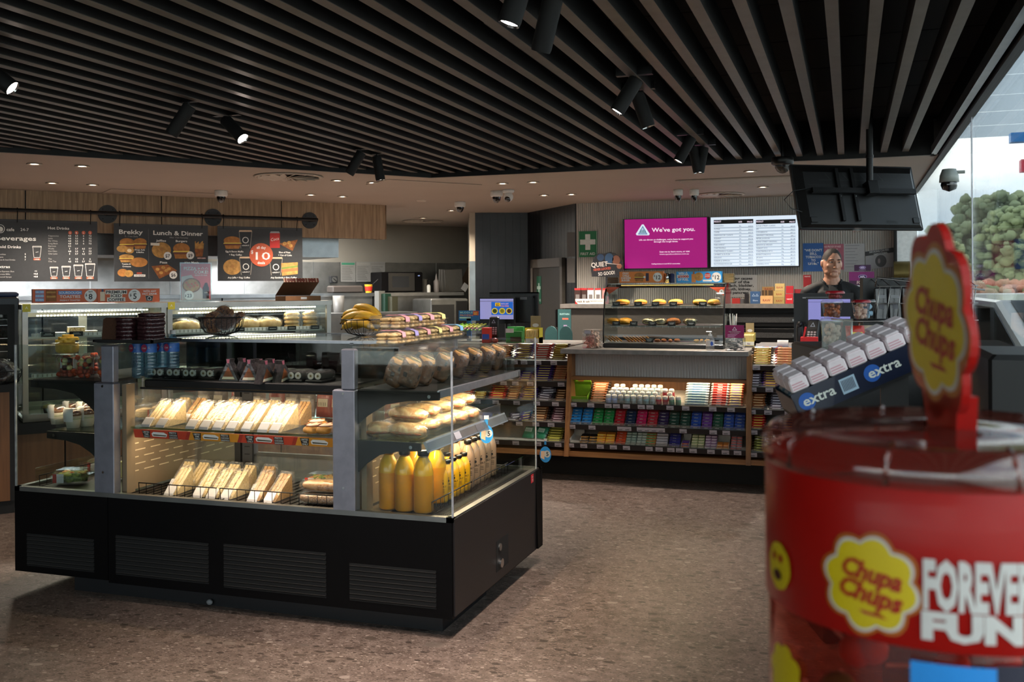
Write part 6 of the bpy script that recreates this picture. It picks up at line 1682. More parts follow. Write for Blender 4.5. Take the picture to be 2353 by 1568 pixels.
BARS = dict(
 orange=bar('g:8a4a22', 'g:1e1410', tc='c:d0a070'), gold=bar('g:8c6820', 'g:2a1c10', tc='c:d8b868'), redp=bar('g:a03a30', 'g:7a1c1c', tc='c:d8c8b4'), purple=bar('g:3a2468', 'g:2a1848', tc='c:b8a458'),
 yellowp=bar('g:6a4a48', 'g:3a2468', tc='c:c8a23c'), twix=bar('g:b08058', 'g:8a2e26', 'TWIX', 'c:9a201c'), mauve=bar('g:5c3c46', 'g:2a1a22', tc='c:b8a0a8'), silver=bar('g:5a5460', 'g:2a2630', tc='c:c0bcc4'),
 bounty=bar('g:8aa4ae', 'g:b8c4c8', 'BOUNTY', 'c:245a9a'), kitkat=bar('g:b02a24', 'g:b8b0ae', 'KitKat', 'c:e8dcd8'), cream=bar('g:b8a878', 'g:a85a4a', tc='c:6a5a94'),
 red=bar('g:b0281a', 'g:7a1a12', tc='c:d8a838'), lime=bar('g:6a6a28', 'g:3a2a18', tc='c:b8b850'), brown=bar('g:6a4428', 'g:2a1a12', tc='c:c8a47a'), blue=bar('g:2a4a8a', 'g:1a2a5a', tc='c:a8b8d0'))
CN = dict(orange='copper-orange', gold='gold and black', redp='red and pink', purple='purple', yellowp='purple and yellow', twix='tan and red', mauve='mauve-brown', silver='silver-purple', bounty='pale blue and white', kitkat='red and silver', cream='cream and red', dark='dark brown', red='shiny red', lime='lime-yellow', brown='gold-brown', blue='blue')
SEC = dict(L='left', M='middle', R='right'); TN = {'1': 'top', '2': 'second', '3': 'third', '4': 'fourth', '5': 'bottom'}
def bars(tr, u, v, w, kind, n, y0=.018, rzs=0, messy=0, lean=1.0):
 Mt = T[tr]; y = Mt.translation.y
 x = P(u, v, Y=y).x; sx = P(u + w / 2, v, Y=y).x - P(u - w / 2, v, Y=y).x
 sc = min(1.25, sx * .97 / .145)
 tn = TN[tr[1]] if tr[0] != 'M' else {'1': 'top', '2': 'middle', '3': 'bottom'}[tr[1]]
 lab = '%s wrapped chocolate bar on the %s tier of the %s counter section' % (CN[kind], tn, SEC[tr[0]])
 g = '%s bars, %s tier, %s section' % (CN[kind], tn, SEC[tr[0]])
 if (tr, kind) in BUSED: lab = lab.replace(' bar ', ' bar, second stack, ').replace('wrapped chocolate', 'chocolate'); g += ', second stack'
 BUSED.add((tr, kind))
 for k in range(n):
  m = random.uniform(-1, 1)
  M = Mt @ TR((x + m * messy * .01, y0 + .017 + k * .021 * lean, .001 + k * .0125), rz=rzs + m * (.02 + messy * .25), s=(sc, 1.05, 1.0))
  BARS[kind].place(M, lab, g, 'chocolate bar')
BUSED = set()
for a_ in (('L1', 1120, 829, 40, 'red', 5), ('L1', 1155, 829, 40, 'orange', 6, .02, 0, 1), ('L1', 1198, 829, 46, 'yellowp', 7, .018, .1, .6), ('L1', 1241, 829, 47, 'redp', 7, .018, .05), ('L1', 1281, 829, 40, 'gold', 7),
           ('L2', 1168, 878, 40, 'silver', 4), ('L2', 1205, 878, 34, 'purple', 4), ('L2', 1244, 878, 50, 'purple', 8), ('L2', 1283, 878, 36, 'twix', 8),
           ('L3', 1066, 923, 36, 'redp', 6), ('L3', 1100, 923, 34, 'gold', 3), ('L3', 1140, 923, 44, 'red', 7, .018, 0, .5), ('L3', 1175, 923, 34, 'orange', 6), ('L3', 1210, 923, 42, 'yellowp', 7, .018, 0, .6), ('L3', 1251, 923, 44, 'silver', 7, .018, 0, 1), ('L3', 1285, 923, 30, 'brown', 5),
           ('L4', 1178, 971, 30, 'silver', 3, .018, .3, 1), ('L4', 1203, 971, 30, 'purple', 4, .018, .5, .5), ('L4', 1235, 971, 48, 'brown', 7), ('L4', 1279, 971, 38, 'mauve', 7),
           ('L5', 1272, 1016, 46, 'lime', 7), ('M1', 1372, 925, 46, 'orange', 8, .018, .05), ('M1', 1598, 931, 56, 'bounty', 9), ('M1', 1650, 933, 44, 'kitkat', 12, .018, 0, .2), ('M1', 1688, 934, 36, 'cream', 9),
           ('R1', 1750, 841, 54, 'gold', 7), ('R1', 1803, 842, 50, 'twix', 7), ('R1', 1852, 843, 46, 'yellowp', 6, .018, 0, .4), ('R2', 1735, 891, 30, 'silver', 5), ('R2', 1770, 892, 44, 'yellowp', 7), ('R2', 1815, 893, 44, 'purple', 7),
           ('R3', 1742, 943, 42, 'orange', 6, .018, 0, .5), ('R3', 1784, 944, 38, 'silver', 7), ('R3', 1822, 945, 36, 'mauve', 6), ('R4', 1741, 990, 38, 'red', 8), ('R4', 1776, 991, 30, 'blue', 2), ('R4', 1812, 993, 42, 'purple', 7), ('R5', 1752, 1042, 56, 'lime', 8)):
 bars(*a_)
# green foil bags
GFB = pouch('g:2a7a5a', .10, .13, .05, 'foil_bag', 'c:a8c8b8')
for i, (u, k) in enumerate(((1208, 0), (1236, 0), (1215, 1), (1244, 1), (1228, 2))):
 GFB.place(T['L5'] @ TR((P(u, 1016, Y=7.41).x, .05 + k * .05, .004 + k * .014), rx=-.9, rz=random.uniform(-.3, .3)), 'shiny green foil bag on the bottom tier of the left section, %s' % ('front left', 'front right', 'second row left', 'second row right', 'topmost')[i], 'green foil bags', 'sweet bag')
# ---- gum bottles with white caps
def gumb(c, nm):
 t = thing('gum_bottle'); b = MB(); b.lathe([(0, 0), (.021, 0), (.022, .004), (.022, .032), (.018, .038)], 'c:' + c, 14); b.build('bottle_body', parent=t)
 b = MB(); b.lathe([(.0165, .037), (.0205, .040), (.0205, .056), (.018, .060), (0, .060)], 'white_plastic', 14); b.M = Matrix.Translation((0, 0, .0602)) @ Matrix.Rotation(-PI / 2, 4, 'X'); b.disc(0, 0, .013, 'c:' + c, 1, n=14); b.disc(0, 0, .009, 'white_plastic', 2, n=12); b.build('cap', parent=t); return Proto(t)
GB = {k: gumb(c, k) for k, c in dict(blue='8a98b8', grey='8a9698', dark='6a7478', red='8a3038', green='5a7a66', teal='7a98a0').items()}
xs_ = [P(850 / 3.9217 + 1180 + k * 14.3, 920, Y=7.47).x for k in range(12)]
for r_, cols_ in enumerate((list(range(12)), [0, 1, 2, 3, 4, 5, 6, 7, 9.3], [0, 1, 2, 3, 4, 5, 6, 7, 8.2, 9.2], [0, 1, 3, 4, 5, 6, 7])):
 for c_ in cols_:
  x = xs_[0] + c_ * (xs_[1] - xs_[0]) + r_ * .012
  k = ('blue', 'blue', 'dark', 'teal', 'grey', 'grey', 'teal', 'grey', 'red', 'red', 'green', 'green')[int(c_)]
  pos = ('first', 'second', 'third', 'fourth', 'fifth', 'sixth', 'seventh', 'eighth', 'ninth', 'tenth', 'eleventh', 'last')[int(c_)]
  GB[k].place(T['M1'] @ TR((x, .028 + r_ * .050, .001 + r_ * .011)), 'white-capped gum bottle on the middle section, %s row, %s from the left' % (('front', 'second', 'third', 'back')[r_], pos), 'white-capped gum bottles', 'gum bottle')
# ---- gum packets
def packs(name, c1, c2, txt, w=.072, h=.0165, dp=.05, tcol='print_white'):
 t = thing(name); b = MB(); b.rbox(-w / 2, w / 2, 0, dp, 0, h, c1, .002); wq = b.build('packet', parent=t)
 b = MB(Matrix.Translation((0, 0, 0))); b.poly([(-w * .48, h * .1), (w * .1, h * .1), (w * .48, h * .55), (w * .48, h * .9), (-w * .48, h * .9)], c2, 1)
 b.text(txt, -w * .04, h * .25, h * .5, tcol, 2, wmax=w * .75); b.build('packet_print', parent=wq); return Proto(t)
gcols = [('blue', '1d6ea8'), ('blue', '1d6ea8'), ('green', '1f7a40'), ('green', '1f7a40'), ('red', 'a01f2c'), ('navy', '12284a'), ('magenta', 'b01f58'), ('crimson', 'a82838'), ('plum', '30204a'), ('dark green', '1c3e34'), ('dark green', '1c4438'), ('royal blue', '24489a'), ('violet', '6a4088'), ('bottle green', '24503e'), ('silver-blue', '33509a'), ('silver-blue', '2c4488')]
GP = {}
for i, (n, c) in enumerate(gcols):
 if n not in GP: GP[n] = packs('gum_packet', 'c:' + c, 'c:%02x%02x%02x' % tuple(min(255, int(int(c[q:q + 2], 16) * .72)) for q in (0, 2, 4)), 'extra' if i < 7 else 'eclipse')
 x = P(1320 + i * 25.2, 970, Y=7.43).x
 for k in range(5):
  GP[n].place(T['M2'] @ TR((x + random.uniform(-.001, .001), .012 + k * .024, .001 + k * .0165)), '%s gum packet in the %s stack from the left on the middle tier' % (n, (names + ['eleventh', 'twelfth', 'thirteenth', 'fourteenth', 'fifteenth', 'last'])[i]), 'gum packet stack %s from the left' % (names + ['eleventh', 'twelfth', 'thirteenth', 'fourteenth', 'fifteenth', 'last'])[i], 'gum packet')
low = [(1351, 40, '1e1a1a', 'b8863c', 'black and gold', 3, 2), (1389, 42, 'b8762a', 'd8a83c', 'amber', 4, 2), (1424, 24, 'b04a22', '8a2a18', 'orange-red', 6, 1), (1448, 24, '6a7a72', '8a9a90', 'grey-green', 5, 2), (1472, 22, '7a8880', '9aa49c', 'pale silver-green', 6, 2), (1493, 24, 'a86a3a', '3a7a4a', 'orange and green', 5, 1), (1519, 28, '8a8488', 'a8a4a8', 'silver', 6, 1),
       (1548, 26, '2a2a7a', '1a1a4a', 'navy and purple', 6, 1), (1574, 18, '5a3a7a', 'a8562a', 'small purple', 2, 1), (1602, 30, '8a9468', 'c0b898', 'olive and cream', 6, 2), (1632, 27, '8a6a88', 'b8a8b4', 'lilac', 5, 2), (1660, 30, 'b0682c', 'c88a4a', 'small orange', 2, 2), (1691, 26, '8a8488', 'a8322c', 'white and red', 7, 2)]
for i, (u, w, c1, c2, nm, n, two) in enumerate(low):
 x0 = P(u - w / 2, 1020, Y=7.41).x; x1 = P(u + w / 2, 1020, Y=7.41).x; wd = (x1 - x0) / two
 pr_ = packs('sweet_packet', 'c:' + c1, 'c:' + c2, ('mints', 'tic tac', 'drops')[i % 3], wd * .94, .014, .05)
 for q in range(two):
  for k in range(n):
   pr_.place(T['M3'] @ TR((x0 + wd * (q + .5), .010 + k * .022, .001 + k * .0125)), '%s sweet packet on the bottom tier of the middle section%s' % (nm, '' if two == 1 else (', left column', ', right column')[q]), '%s sweet packets%s' % (nm, '' if two == 1 else (', left column', ', right column')[q]), 'sweet packet')
for i, (u, w) in enumerate(((1321, 24), (1574, 18), (1634, 26), (1660, 28))):
 x0 = P(u - w / 2, 1020, Y=7.41).x; x1 = P(u + w / 2, 1020, Y=7.41).x
 b = MB(T['M3']); b.box(x0, x1, .15, .153, 0, .085, 'bin_white'); b.box(x0, x0 + .002, .01, .15, 0, .03, 'bin_white'); b.box(x1 - .002, x1, .01, .15, 0, .03, 'bin_white'); b.box(x0, x1, .01, .15, 0, .002, 'bin_white')
 b.build('display_tray', label='white card display tray on the bottom tier, ' + ('empty one at the far left', 'behind the small purple packets', 'behind the lilac packets', 'behind the small orange packets')[i], cat='tray')
# green open box
x0, x1 = P(1309, 925, Y=7.47).x, P(1349, 925, Y=7.47).x; Mt = T['M1']
t = thing('open_box', 'bright green open display box with its lid up at the left of the middle section', 'box', Mt.translation + Vector((x0, .02, 0)), world=True)
mat('lime_card', '6a9a1e', .5); mat('kraft_in', 'a08a5c', .7)
b = MB(Mt); b.box(x0, x1, .012, .016, 0, .045, 'lime_card'); b.box(x0, x0 + .003, .012, .14, 0, .05, 'lime_card'); b.box(x1 - .003, x1, .012, .14, 0, .05, 'lime_card'); b.box(x0, x1, .012, .14, 0, .003, 'kraft_in'); b.box(x0, x1, .137, .14, 0, .10, 'lime_card'); b.build('box_body', parent=t)
b = MB(Mt @ Matrix.Translation((0, .14, .10)) @ Matrix.Rotation(R(28), 4, 'X')); b.box(x0 + .01, x1 + .01, 0, .004, 0, .085, 'lime_card'); b.M = b.M @ Matrix.Translation(((x0 + x1) / 2, 0, 0)); b.disc(0, .045, .026, 'c:6a4a24', 1, .014); b.build('box_lid', parent=t)
wobbler((P(1253, 1012, Y=7.385).x, 7.385, P(1253, 1012, Y=7.385).z), .0, 'blue oval price tag with a 5 hanging below the left counter shelves', 1.35)

# ---- glass food warmer on the raised top
XA, XB = P(1388, 795, Y=7.62).x, P(1664, 797, Y=7.62).x
ZT0 = 1.022
zt = P(1520, 653, Y=7.85).z
hb = thing('food_warmer', 'curved glass food warmer with pies on the service counter', 'food warmer', ((XA + XB) / 2, 7.8, ZT0), world=True)
b = MB(); b.rbox(XA, XB, 7.58, 8.1, ZT0, ZT0 + .035, 'black_plastic', .006); b.box(XA + .02, XB - .02, 7.60, 7.97, ZT0 + .035, ZT0 + .04, 'steel_dull'); b.build('base', parent=hb)
sect = [(7.60, ZT0 + .035), (7.60, ZT0 + .10), (7.615, ZT0 + .2), (7.65, zt - .12), (7.70, zt - .04), (7.76, zt - .008), (7.84, zt)]
b = MB(); vs = [(x, y, z) for x in (XA, XB) for y, z in sect]; n = len(sect); b.add(vs, [(i, i + 1, n + i + 1, n + i) for i in range(n - 1)], 'glass', True); b.build('curved_glass', parent=hb)
b = MB(); b.box(XA, XB, 7.80, 8.08, zt, zt + .006, 'glass'); b.build('top_glass', parent=hb)
for x in (XA, XB - .006):
 b = MB(); b.prism(sect + [(8.08, zt), (8.08, ZT0 + .035)], x, x + .006, 'glass', Matrix(((0, 1, 0, 0), (1, 0, 0, 0), (0, 0, 1, 0), (0, 0, 0, 1)))); b.build('side_glass', parent=hb)
b = MB()
for x in (XA, XB): b.tube([(x, y, z) for y, z in sect], .006, 'black_metal')
b.box(XA, XB, 8.06, 8.08, ZT0 + .03, ZT0 + .06, 'black_metal'); b.box(XA, XB, 8.06, 8.08, zt - .03, zt, 'black_metal'); b.build('frame', parent=hb)
zsA, zsB = P(1520, 703, Y=7.72).z, P(1520, 748, Y=7.68).z
for z, y0 in ((zsA, 7.70), (zsB, 7.66)):
 b = MB(); b.box(XA + .04, XB - .03, y0, y0 + .004, z - .012, z, 'steel_dull'); b.box(XA + .04, XB - .03, y0, 8.02, z - .004, z, 'steel_dull')
 k = XA + .05
 while k < XB - .03: b.box(k, k + .002, y0 - .004, y0, z - .02, z + .004, 'steel'); k += .045
 b.build('wire_shelf', parent=hb)
b = MB(); b.box(XA + .1, XB - .1, 7.80, 7.812, zt - .012, zt - .006, mat('led_dim', 'd8b868', .5, emit=1.2, noise_amt=0)); b.build('light_strip', parent=hb)
area('warmer_light', ((XA + XB) / 2, 7.80, zt - .035), (0, 0, 0), 2.6, XB - XA - .2, .03, (1, .80, .45), roll=(R(-12), 0, 0))
area('warmer_light', ((XA + XB) / 2, 7.74, zsA - .02), (0, 0, 0), .9, XB - XA - .2, .03, (1, .80, .5), roll=(0, 0, 0))
area('warmer_light', ((XA + XB) / 2, 7.72, zsB - .02), (0, 0, 0), .6, XB - XA - .2, .03, (1, .80, .5), roll=(0, 0, 0))
mat('pie_gold', 'b98528', .5, noise_amt=.25, scale=30, bump=.4); mat('foil', '8c8878', .2, .7, noise_amt=.3, scale=70, bump=1.0); mat('sausage', '8a4a22', .4, noise_amt=.2, scale=40); mat('fries', 'a8702c', .6, noise_amt=.2)
def food(name, lab, cat, u, y, z, f, g=None, rz=0):
 b = MB(); f(b); o = b.build(name, label=lab, cat=cat, group=g); o.location = (P(u, 740, Y=y).x, y, z + .001); o.rotation_euler = (0, 0, rz); return o
for i, (u, w) in enumerate(((1430, .055), (1472, .05), (1515, .05), (1553, .055), (1608, .055), (1640, .05))):
 food('baked_pie', 'golden pasty on the top shelf of the food warmer, %s from the left' % names[i], 'pie', u, 7.82, zsA, lambda b: (b.blob((0, 0, .024), w * 1.1, .04, .026, 'pie_gold', 2.2, 18, 8, bump=.1, seed=i), b.blob((0, -.036, .012), w * .9, .012, .01, 'fill_ham', 2, 10, 5)), 'pasties in the food warmer', .2 * i)
for i, (u, f_) in enumerate(((1412, 'pie_gold'), (1436, 'pie_gold'), (1492, 'foil'), (1518, 'foil'), (1548, 'fill_ham'), (1586, 'foil'))):
 food('wrapped_snack' if f_ == 'foil' else 'baked_roll', '%s on the middle shelf of the food warmer, %s from the left' % ({'foil': 'foil-wrapped snack', 'pie_gold': 'golden roll', 'fill_ham': 'brown meat roll'}[f_], names[i]), 'snack', u, 7.79, zsB, lambda b: b.blob((0, 0, .026), .055, .05, .027, f_, 2.6, 18, 9, bump=.25, seed=i * 3, bs=30), 'snacks on the middle shelf of the warmer')
for i in range(12):
 u = 1398 + i * 7.6 + (10 if i > 3 else 0)
 food('potato_wedge', 'long golden potato wedge leaning in the left of the warmer base, %s from the left' % (names + ['eleventh', 'twelfth'])[i], 'potato wedge', u, 7.70, ZT0 + .04, lambda b: b.rbox(-.006, .006, -.05, .05, 0, .012, 'fries', .004, Matrix.Translation((0, 0, .018)) @ Matrix.Rotation(-.5, 4, 'X') @ Matrix.Rotation(-.35, 4, 'Z')), 'potato wedges in the food warmer')
for i, (u, y) in enumerate(((1510, 7.7), (1525, 7.74), (1540, 7.69), (1556, 7.75), (1600, 7.70), (1612, 7.75), (1625, 7.69))):
 food('sausage_roll', 'small brown sausage roll in the warmer base, %s from the left' % names[i], 'sausage roll', u, y, ZT0 + .04, lambda b: b.blob((0, 0, .013), .024, .014, .013, 'sausage' if i < 4 else 'pie_gold', 2.6, 12, 8, bump=.1, seed=i), 'sausage rolls in the food warmer', i)
for i, (u, v, z, y, lab) in enumerate(((1416, 699, zsA, 7.694, 'under the leftmost pasty'), (1466, 699, zsA, 7.694, 'under the second pasty'), (1506, 699, zsA, 7.694, 'under the third pasty'), (1547, 699, zsA, 7.694, 'under the fourth pasty'), (1615, 699, zsA, 7.694, 'under the fifth pasty'), (1416, 745, zsB, 7.654, 'at the left of the middle shelf'), (1456, 745, zsB, 7.654, 'second on the middle shelf'), (1499, 745, zsB, 7.654, 'third on the middle shelf'), (1543, 745, zsB, 7.654, 'fourth on the middle shelf'), (1588, 745, zsB, 7.654, 'at the right of the middle shelf'), (1492, 790, ZT0 + .04, 7.66, 'in the warmer base'))):
 x = P(u, v, Y=y).x; b = MB(Matrix.Translation((x, y, z + .0))); b.box(-.030, .030, 0, .003, 0, .032, 'tag_black'); b.rect(-.02, .02, .018, .021, 'tag_txt', 1); b.rect(-.014, .014, .010, .013, 'tag_txt', 1); b.build('name_card', label='black food warmer name card ' + lab, cat='name card')
# triangular corner stickers on the warmer glass, part of it
for s, (ua, ub, uc, va, vb, vc) in (('l', (1392, 1424, 1387, 660, 660, 685)), ('r', (1631, 1666, 1663, 660, 660, 680))):
 S = Sheet(min(ua, uc), 660, max(ub, uc), 685, Y=7.70, th=.0008, mat_='acrylic'); S.v = []; S.f = []; S.m = []; S.sm = []
 S.Pg([(ua, va), (ub, vb), (uc, vc)], 'c:b0482a', 1); S.D(uc - (5 if s == 'r' else -6), vc - 9, 5.5, WH, 2); S.T('5', uc - (5 if s == 'r' else -6), vc - 6, 6, 'c:222222', lay=3)
 S.build('corner_sticker', parent=hb)
# banners on top of the warmer
S = Sheet(1423, 624, 1524, 650, Y=7.80, th=.05, mat_='c:a85a26'); S.Rr(1424, 625, 1523, 649, 'c:c0702e', 1)
for k, s_ in enumerate(('STICKY', 'CHILLI', 'CHICKEN', 'BURGER')): S.T(s_, 1438, 630.5 + k * 5.4, 4.2, 'c:2a1c18' if k == 9 else WH, lay=3, wpx=(15, 15, 22, 19)[k], bold=.04)
burger(1469, 637, 22, 20); S.Rr(1484, 628, 1491, 646, 'c:2a1a30', 3); S.D(1481, 637, 2.5, WH, 4); S.D(1511, 637, 10.5, WH, 2); S.T('12', 1513, 642, 9.5, 'c:222222', lay=3); S.T('$', 1504, 636, 4.5, 'c:222222', lay=3)
S.build('price_banner', label='orange box banner for a chicken burger on the food warmer', cat='banner')
S = Sheet(1554, 624, 1659, 650, Y=7.80, th=.05, mat_='c:2476ae'); S.Rr(1555, 625, 1658, 649, 'c:2e8ac8', 1)
for k, (s_, w, c) in enumerate((('WIN △', 22, WH), ('$5000', 25, 'c:a82a2c'), ('OF FUEL', 25, WH))):
 if k == 1: S.Rr(1556, 632, 1583, 639, WH, 2)
 S.T(s_, 1570, 631 + k * 7.2, 5.2, c, lay=3, wpx=w, bold=.04)
S.Rr(1589, 630, 1599, 649, 'c:b8763c', 2); S.Rr(1592, 625, 1596, 630, 'c:8a5a3a', 2); S.D(1606, 636, 10, 'food_gold', 3); S.D(1606, 636, 2, 'c:8a6030', 4); S.D(1626, 634, 7, 'c:a8322c', 2); S.T('BONUS', 1626, 633, 2.4, WH, lay=3); S.T('ENTRY', 1626, 637, 2.8, WH, lay=3); S.Rr(1615, 643, 1636, 647, WH, 2)
S.D(1646, 637, 11, WH, 2); S.T('12', 1648, 642, 9.5, 'c:222222', lay=3); S.T('$', 1638.5, 636, 4.5, 'c:222222', lay=3)
S.build('price_banner', label='blue box banner about winning fuel on the food warmer', cat='banner')
def put_at(name, lab, cat, u, v, f, Y=None, Z=None, g=None, rz=0):
 b = MB(); f(b); o = b.build(name, label=lab, cat=cat, group=g); p = P(u, v, Y=Y); o.location = (p.x, Y, p.z if Z is None else Z); o.rotation_euler = (0, 0, rz); return o
put_at('steel_canister', 'shiny steel canister between the two food warmer banners', 'canister', 1533, 650, lambda b: b.lathe([(0, 0), (.024, 0), (.024, .075), (.02, .078), (0, .078)], 'chrome', 18), 7.86, zt + .007)
put_at('drink_can', 'dark blue can beside the steel canister on the food warmer', 'can', 1545, 650, lambda b: b.lathe([(0, 0), (.018, 0), (.019, .004), (.019, .072), (.015, .076), (0, .076)], 'c:22305a', 16), 7.86, zt + .007)
put_at('napkin_stack', 'stack of brown paper napkins at the right end of the warmer top', 'napkins', 1672, 650, lambda b: [b.rbox(-.05 + (k % 2) * .003, .05, -.05, .05, k * .012, k * .012 + .011, 'kraft_in', .002) for k in range(6)], 7.9, zt + .007)
put_at('paper_bag_stack', 'flat brown paper bags at the left end of the warmer top', 'paper bags', 1412, 650, lambda b: [b.rbox(-.045, .045, -.06, .06, k * .01, k * .01 + .009, 'c:5a4630', .002) for k in range(5)], 7.95, zt + .007)

# ---- small things on the raised top
mat('wafer', '8a6a58', .5, col2='c0a898', scale=60, bump=.5)
t = thing('candy_jar', 'square clear jar of wrapped sweets at the left end of the raised top', 'jar', (P(1362, 797, Y=7.5).x, 7.5, ZT0)); b = MB()
for k in range(100):
 rr = random.Random(k); b.rbox(-.015, .015, -.009, .009, -.007, .007, 'wafer', .003, Matrix.Translation(((rr.random() - .5) * .10, (rr.random() - .5) * .09, 0.012 + k * .00115)) @ Matrix.Rotation(rr.random() * 6, 4, 'Y') @ Matrix.Rotation(rr.random() * 3, 4, 'Z'))
b.build('sweets', parent=t, kind='stuff'); b = MB(); b.rbox(-.067, .067, -.06, .06, 0, .145, 'clam', .006); b.rect(-.05, 0, .125, .143, 'paper', -1) if False else None; b.build('jar', parent=t)
b = MB(Matrix.Translation((0, -.0605, 0))); b.rect(-.05, .0, .115, .14, 'label_lilac', 1); b.build('label', parent=t)
def sani(b): b.lathe([(.0, 0), (.028, 0), (.031, .006), (.031, .085), (.012, .105), (.012, .112)], 'clam', 20)
t = thing('sanitizer_bottle', 'clear pump bottle of hand sanitizer on the raised top', 'bottle', (P(1632, 801, Y=7.46).x, 7.46, ZT0)); b = MB(); sani(b); b.build('bottle_body', parent=t)
b = MB(); b.lathe([(.0315, .03), (.0317, .072)], 'label_white', 22, caps=False); b.M = frame((0, -.0325, .05), (1, 0, 0), (0, 0, 1)); b.disc(.016, 0, .01, 'c:2a4a9a', 1, .016); b.build('bottle_label', parent=t)
b = MB(); b.cyl((0, 0, .11), (0, 0, .132), .007, 'white_plastic'); b.cyl((0, 0, .105), (0, 0, .118), .014, 'white_plastic'); b.rbox(-.030, .012, -.008, .008, .132, .141, 'white_plastic', .003); b.build('pump', parent=t)
t = thing('donation_box', 'magenta-topped clear donation box full of coins on the raised top', 'donation box', (P(1690, 804, Y=7.46).x, 7.46, ZT0)); w_ = .068
mat('coins', '6a6868', .4, .6, noise_amt=.4, scale=120, bump=1.0); mat('magenta', '9a1460', .5)
b = MB()
for k in range(60): rr = random.Random(k + 9); b.lathe([(0, 0), (.012, 0), (.012, .002), (0, .002)], 'coins', 10, Matrix.Translation(((rr.random() - .5) * .1, (rr.random() - .5) * .07, .006 + k * .0011)) @ Matrix.Rotation(rr.random() - .5, 4, 'X') @ Matrix.Rotation(rr.random() - .5, 4, 'Y'))
b.build('coins', parent=t, kind='stuff'); b = MB(); b.rbox(-w_, w_, -.05, .05, 0, .095, 'clam', .003); b.build('box', parent=t)
b = MB(Matrix.Translation((0, -.052, 0))); b.box(-w_, w_, 0, .003, .095, .188, 'magenta'); b.poly([(-.018, .150), (.018, .150), (0, .178)], 'c:c8b8d0', 1); b.poly([(-.011, .154), (.011, .154), (0, .171)], 'magenta', 2); b.text('Help us fund kindness', 0, .138, .007, 'print_white', 1, wmax=.1); b.text('in our communities', 0, .128, .006, 'print_white', 1, wmax=.09)
for k in range(3): b.rect(-.05, .02 - k * .01, .118 - k * .008, .121 - k * .008, 'c:c89ab8', 1)
b.build('header_card', parent=t)
for k in range(6): pass
t = thing('pen_cup', 'white cup of crumpled paper straws behind the magenta donation box', 'cup', (P(1684, 745, Y=7.9).x, 7.9, 1.02)); b = MB(); b.lathe([(0, 0), (.03, 0), (.036, .17), (.034, .17)], 'clam', 16); b.build('cup', parent=t); b = MB()
for k in range(12): b.cyl((.01 * math.cos(k), .01 * math.sin(k), .01), (.03 * math.cos(k * 1.3), .03 * math.sin(k * 1.3), .24 + .01 * (k % 3)), .004, 'paper', 6)
b.build('straws', parent=t)
put_at('receipt_roll', 'white paper receipt roll lying on the lower counter top', 'paper roll', 1799, 799, lambda b: (b.cyl((-.04, 0, .027), (.04, 0, .027), .027, 'white', 20)), 7.80, 1.03)
def candybox(name, lab, u, v, y, c, hdr, w=.10, h=.10, Z=1.03):
 t = thing(name, lab, 'box', (P(u, v, Y=y).x, y, Z)); b = MB(); b.box(-w / 2, w / 2, -.05, .05, 0, h * .4, c); b.box(-w / 2, -w / 2 + .003, -.05, .05, 0, h, c); b.box(w / 2 - .003, w / 2, -.05, .05, 0, h, c); b.box(-w / 2, w / 2, .047, .05, 0, h * 1.0, c); b.build('tray', parent=t)
 b = MB()
 for k in range(8): b.rbox(-w / 2 + .008 + k * w * .105, -w / 2 + .008 + k * w * .105 + .009, -.04, .03, h * .2, h * .9, 'c:c8b070', .002, Matrix.Rotation(.15, 4, 'X'))
 b.build('sticks', parent=t); b = MB(Matrix.Translation((0, -.0505, 0))); b.rect(-w * .45, w * .45, .006, h * .34, 'c:c8c4b8', 1); b.text(hdr, 0, h * .12, h * .12, 'c:5a2a5a', 2, wmax=w * .7); b.build('print', parent=t)
 b = MB(); b.box(-w * .35, w * .35, .05, .053, h, h * 1.75, 'c:8a7a58'); b.M = Matrix.Translation((0, .0495, 0)); b.disc(0, h * 1.15, w * .22, 'c:d8ccd0', 1, h * .12); b.build('header_card', parent=t)
candybox('candy_stick_box', 'yellow open box of candy sticks beside the left till', 1227, 790, 7.9, 'c:b8a828', 'fizz', .125, .13)
candybox('candy_stick_box', 'pale yellow open box of candy sticks behind the donation box', 1722, 797, 7.95, 'c:b8a858', 'fizz', .09, .10, 1.03)
put_at('mint_box', 'green and white hinged box beside the left till', 'box', 1184, 783, lambda b: (b.rbox(-.07, .07, -.04, .04, 0, .10, 'c:2f7a3a', .004), b.box(-.07, .0, -.042, -.04, .085, .12, 'white'), b.box(-.03, .065, -.043, -.04, .01, .05, 'c:3a2a1a'), b.box(-.07, .07, .0, .04, .10, .135, 'c:3f9a4a')), 7.98, 1.03)
put_at('lolly_box', 'red and blue small sweet box at the foot of the left till', 'box', 1119, 785, lambda b: (b.rbox(-.035, .035, -.03, .03, 0, .13, 'c:b02a22', .004), b.box(-.03, .03, -.032, -.03, .03, .075, 'c:2a4a9a')), 7.9, 1.03)
put_at('chocolate_egg', 'red foil egg-shaped sweet beside the red and blue box', 'sweet', 1137, 785, lambda b: b.blob((0, 0, .022), .028, .022, .022, 'g:a02818', 2.2, 14, 8, bump=.2), 7.88, 1.03)
t = thing('lolly_tray', 'clear angled tray of green and pink sweet sticks left of the till', 'tray', (P(1075, 752, Y=8.1).x, 8.1, 1.10)); b = MB(); b.prism([(-.12, 0), (.14, 0), (.17, .07), (-.15, .07)], -.1, .1, 'clam'); b.build('tray', parent=t)
b = MB()
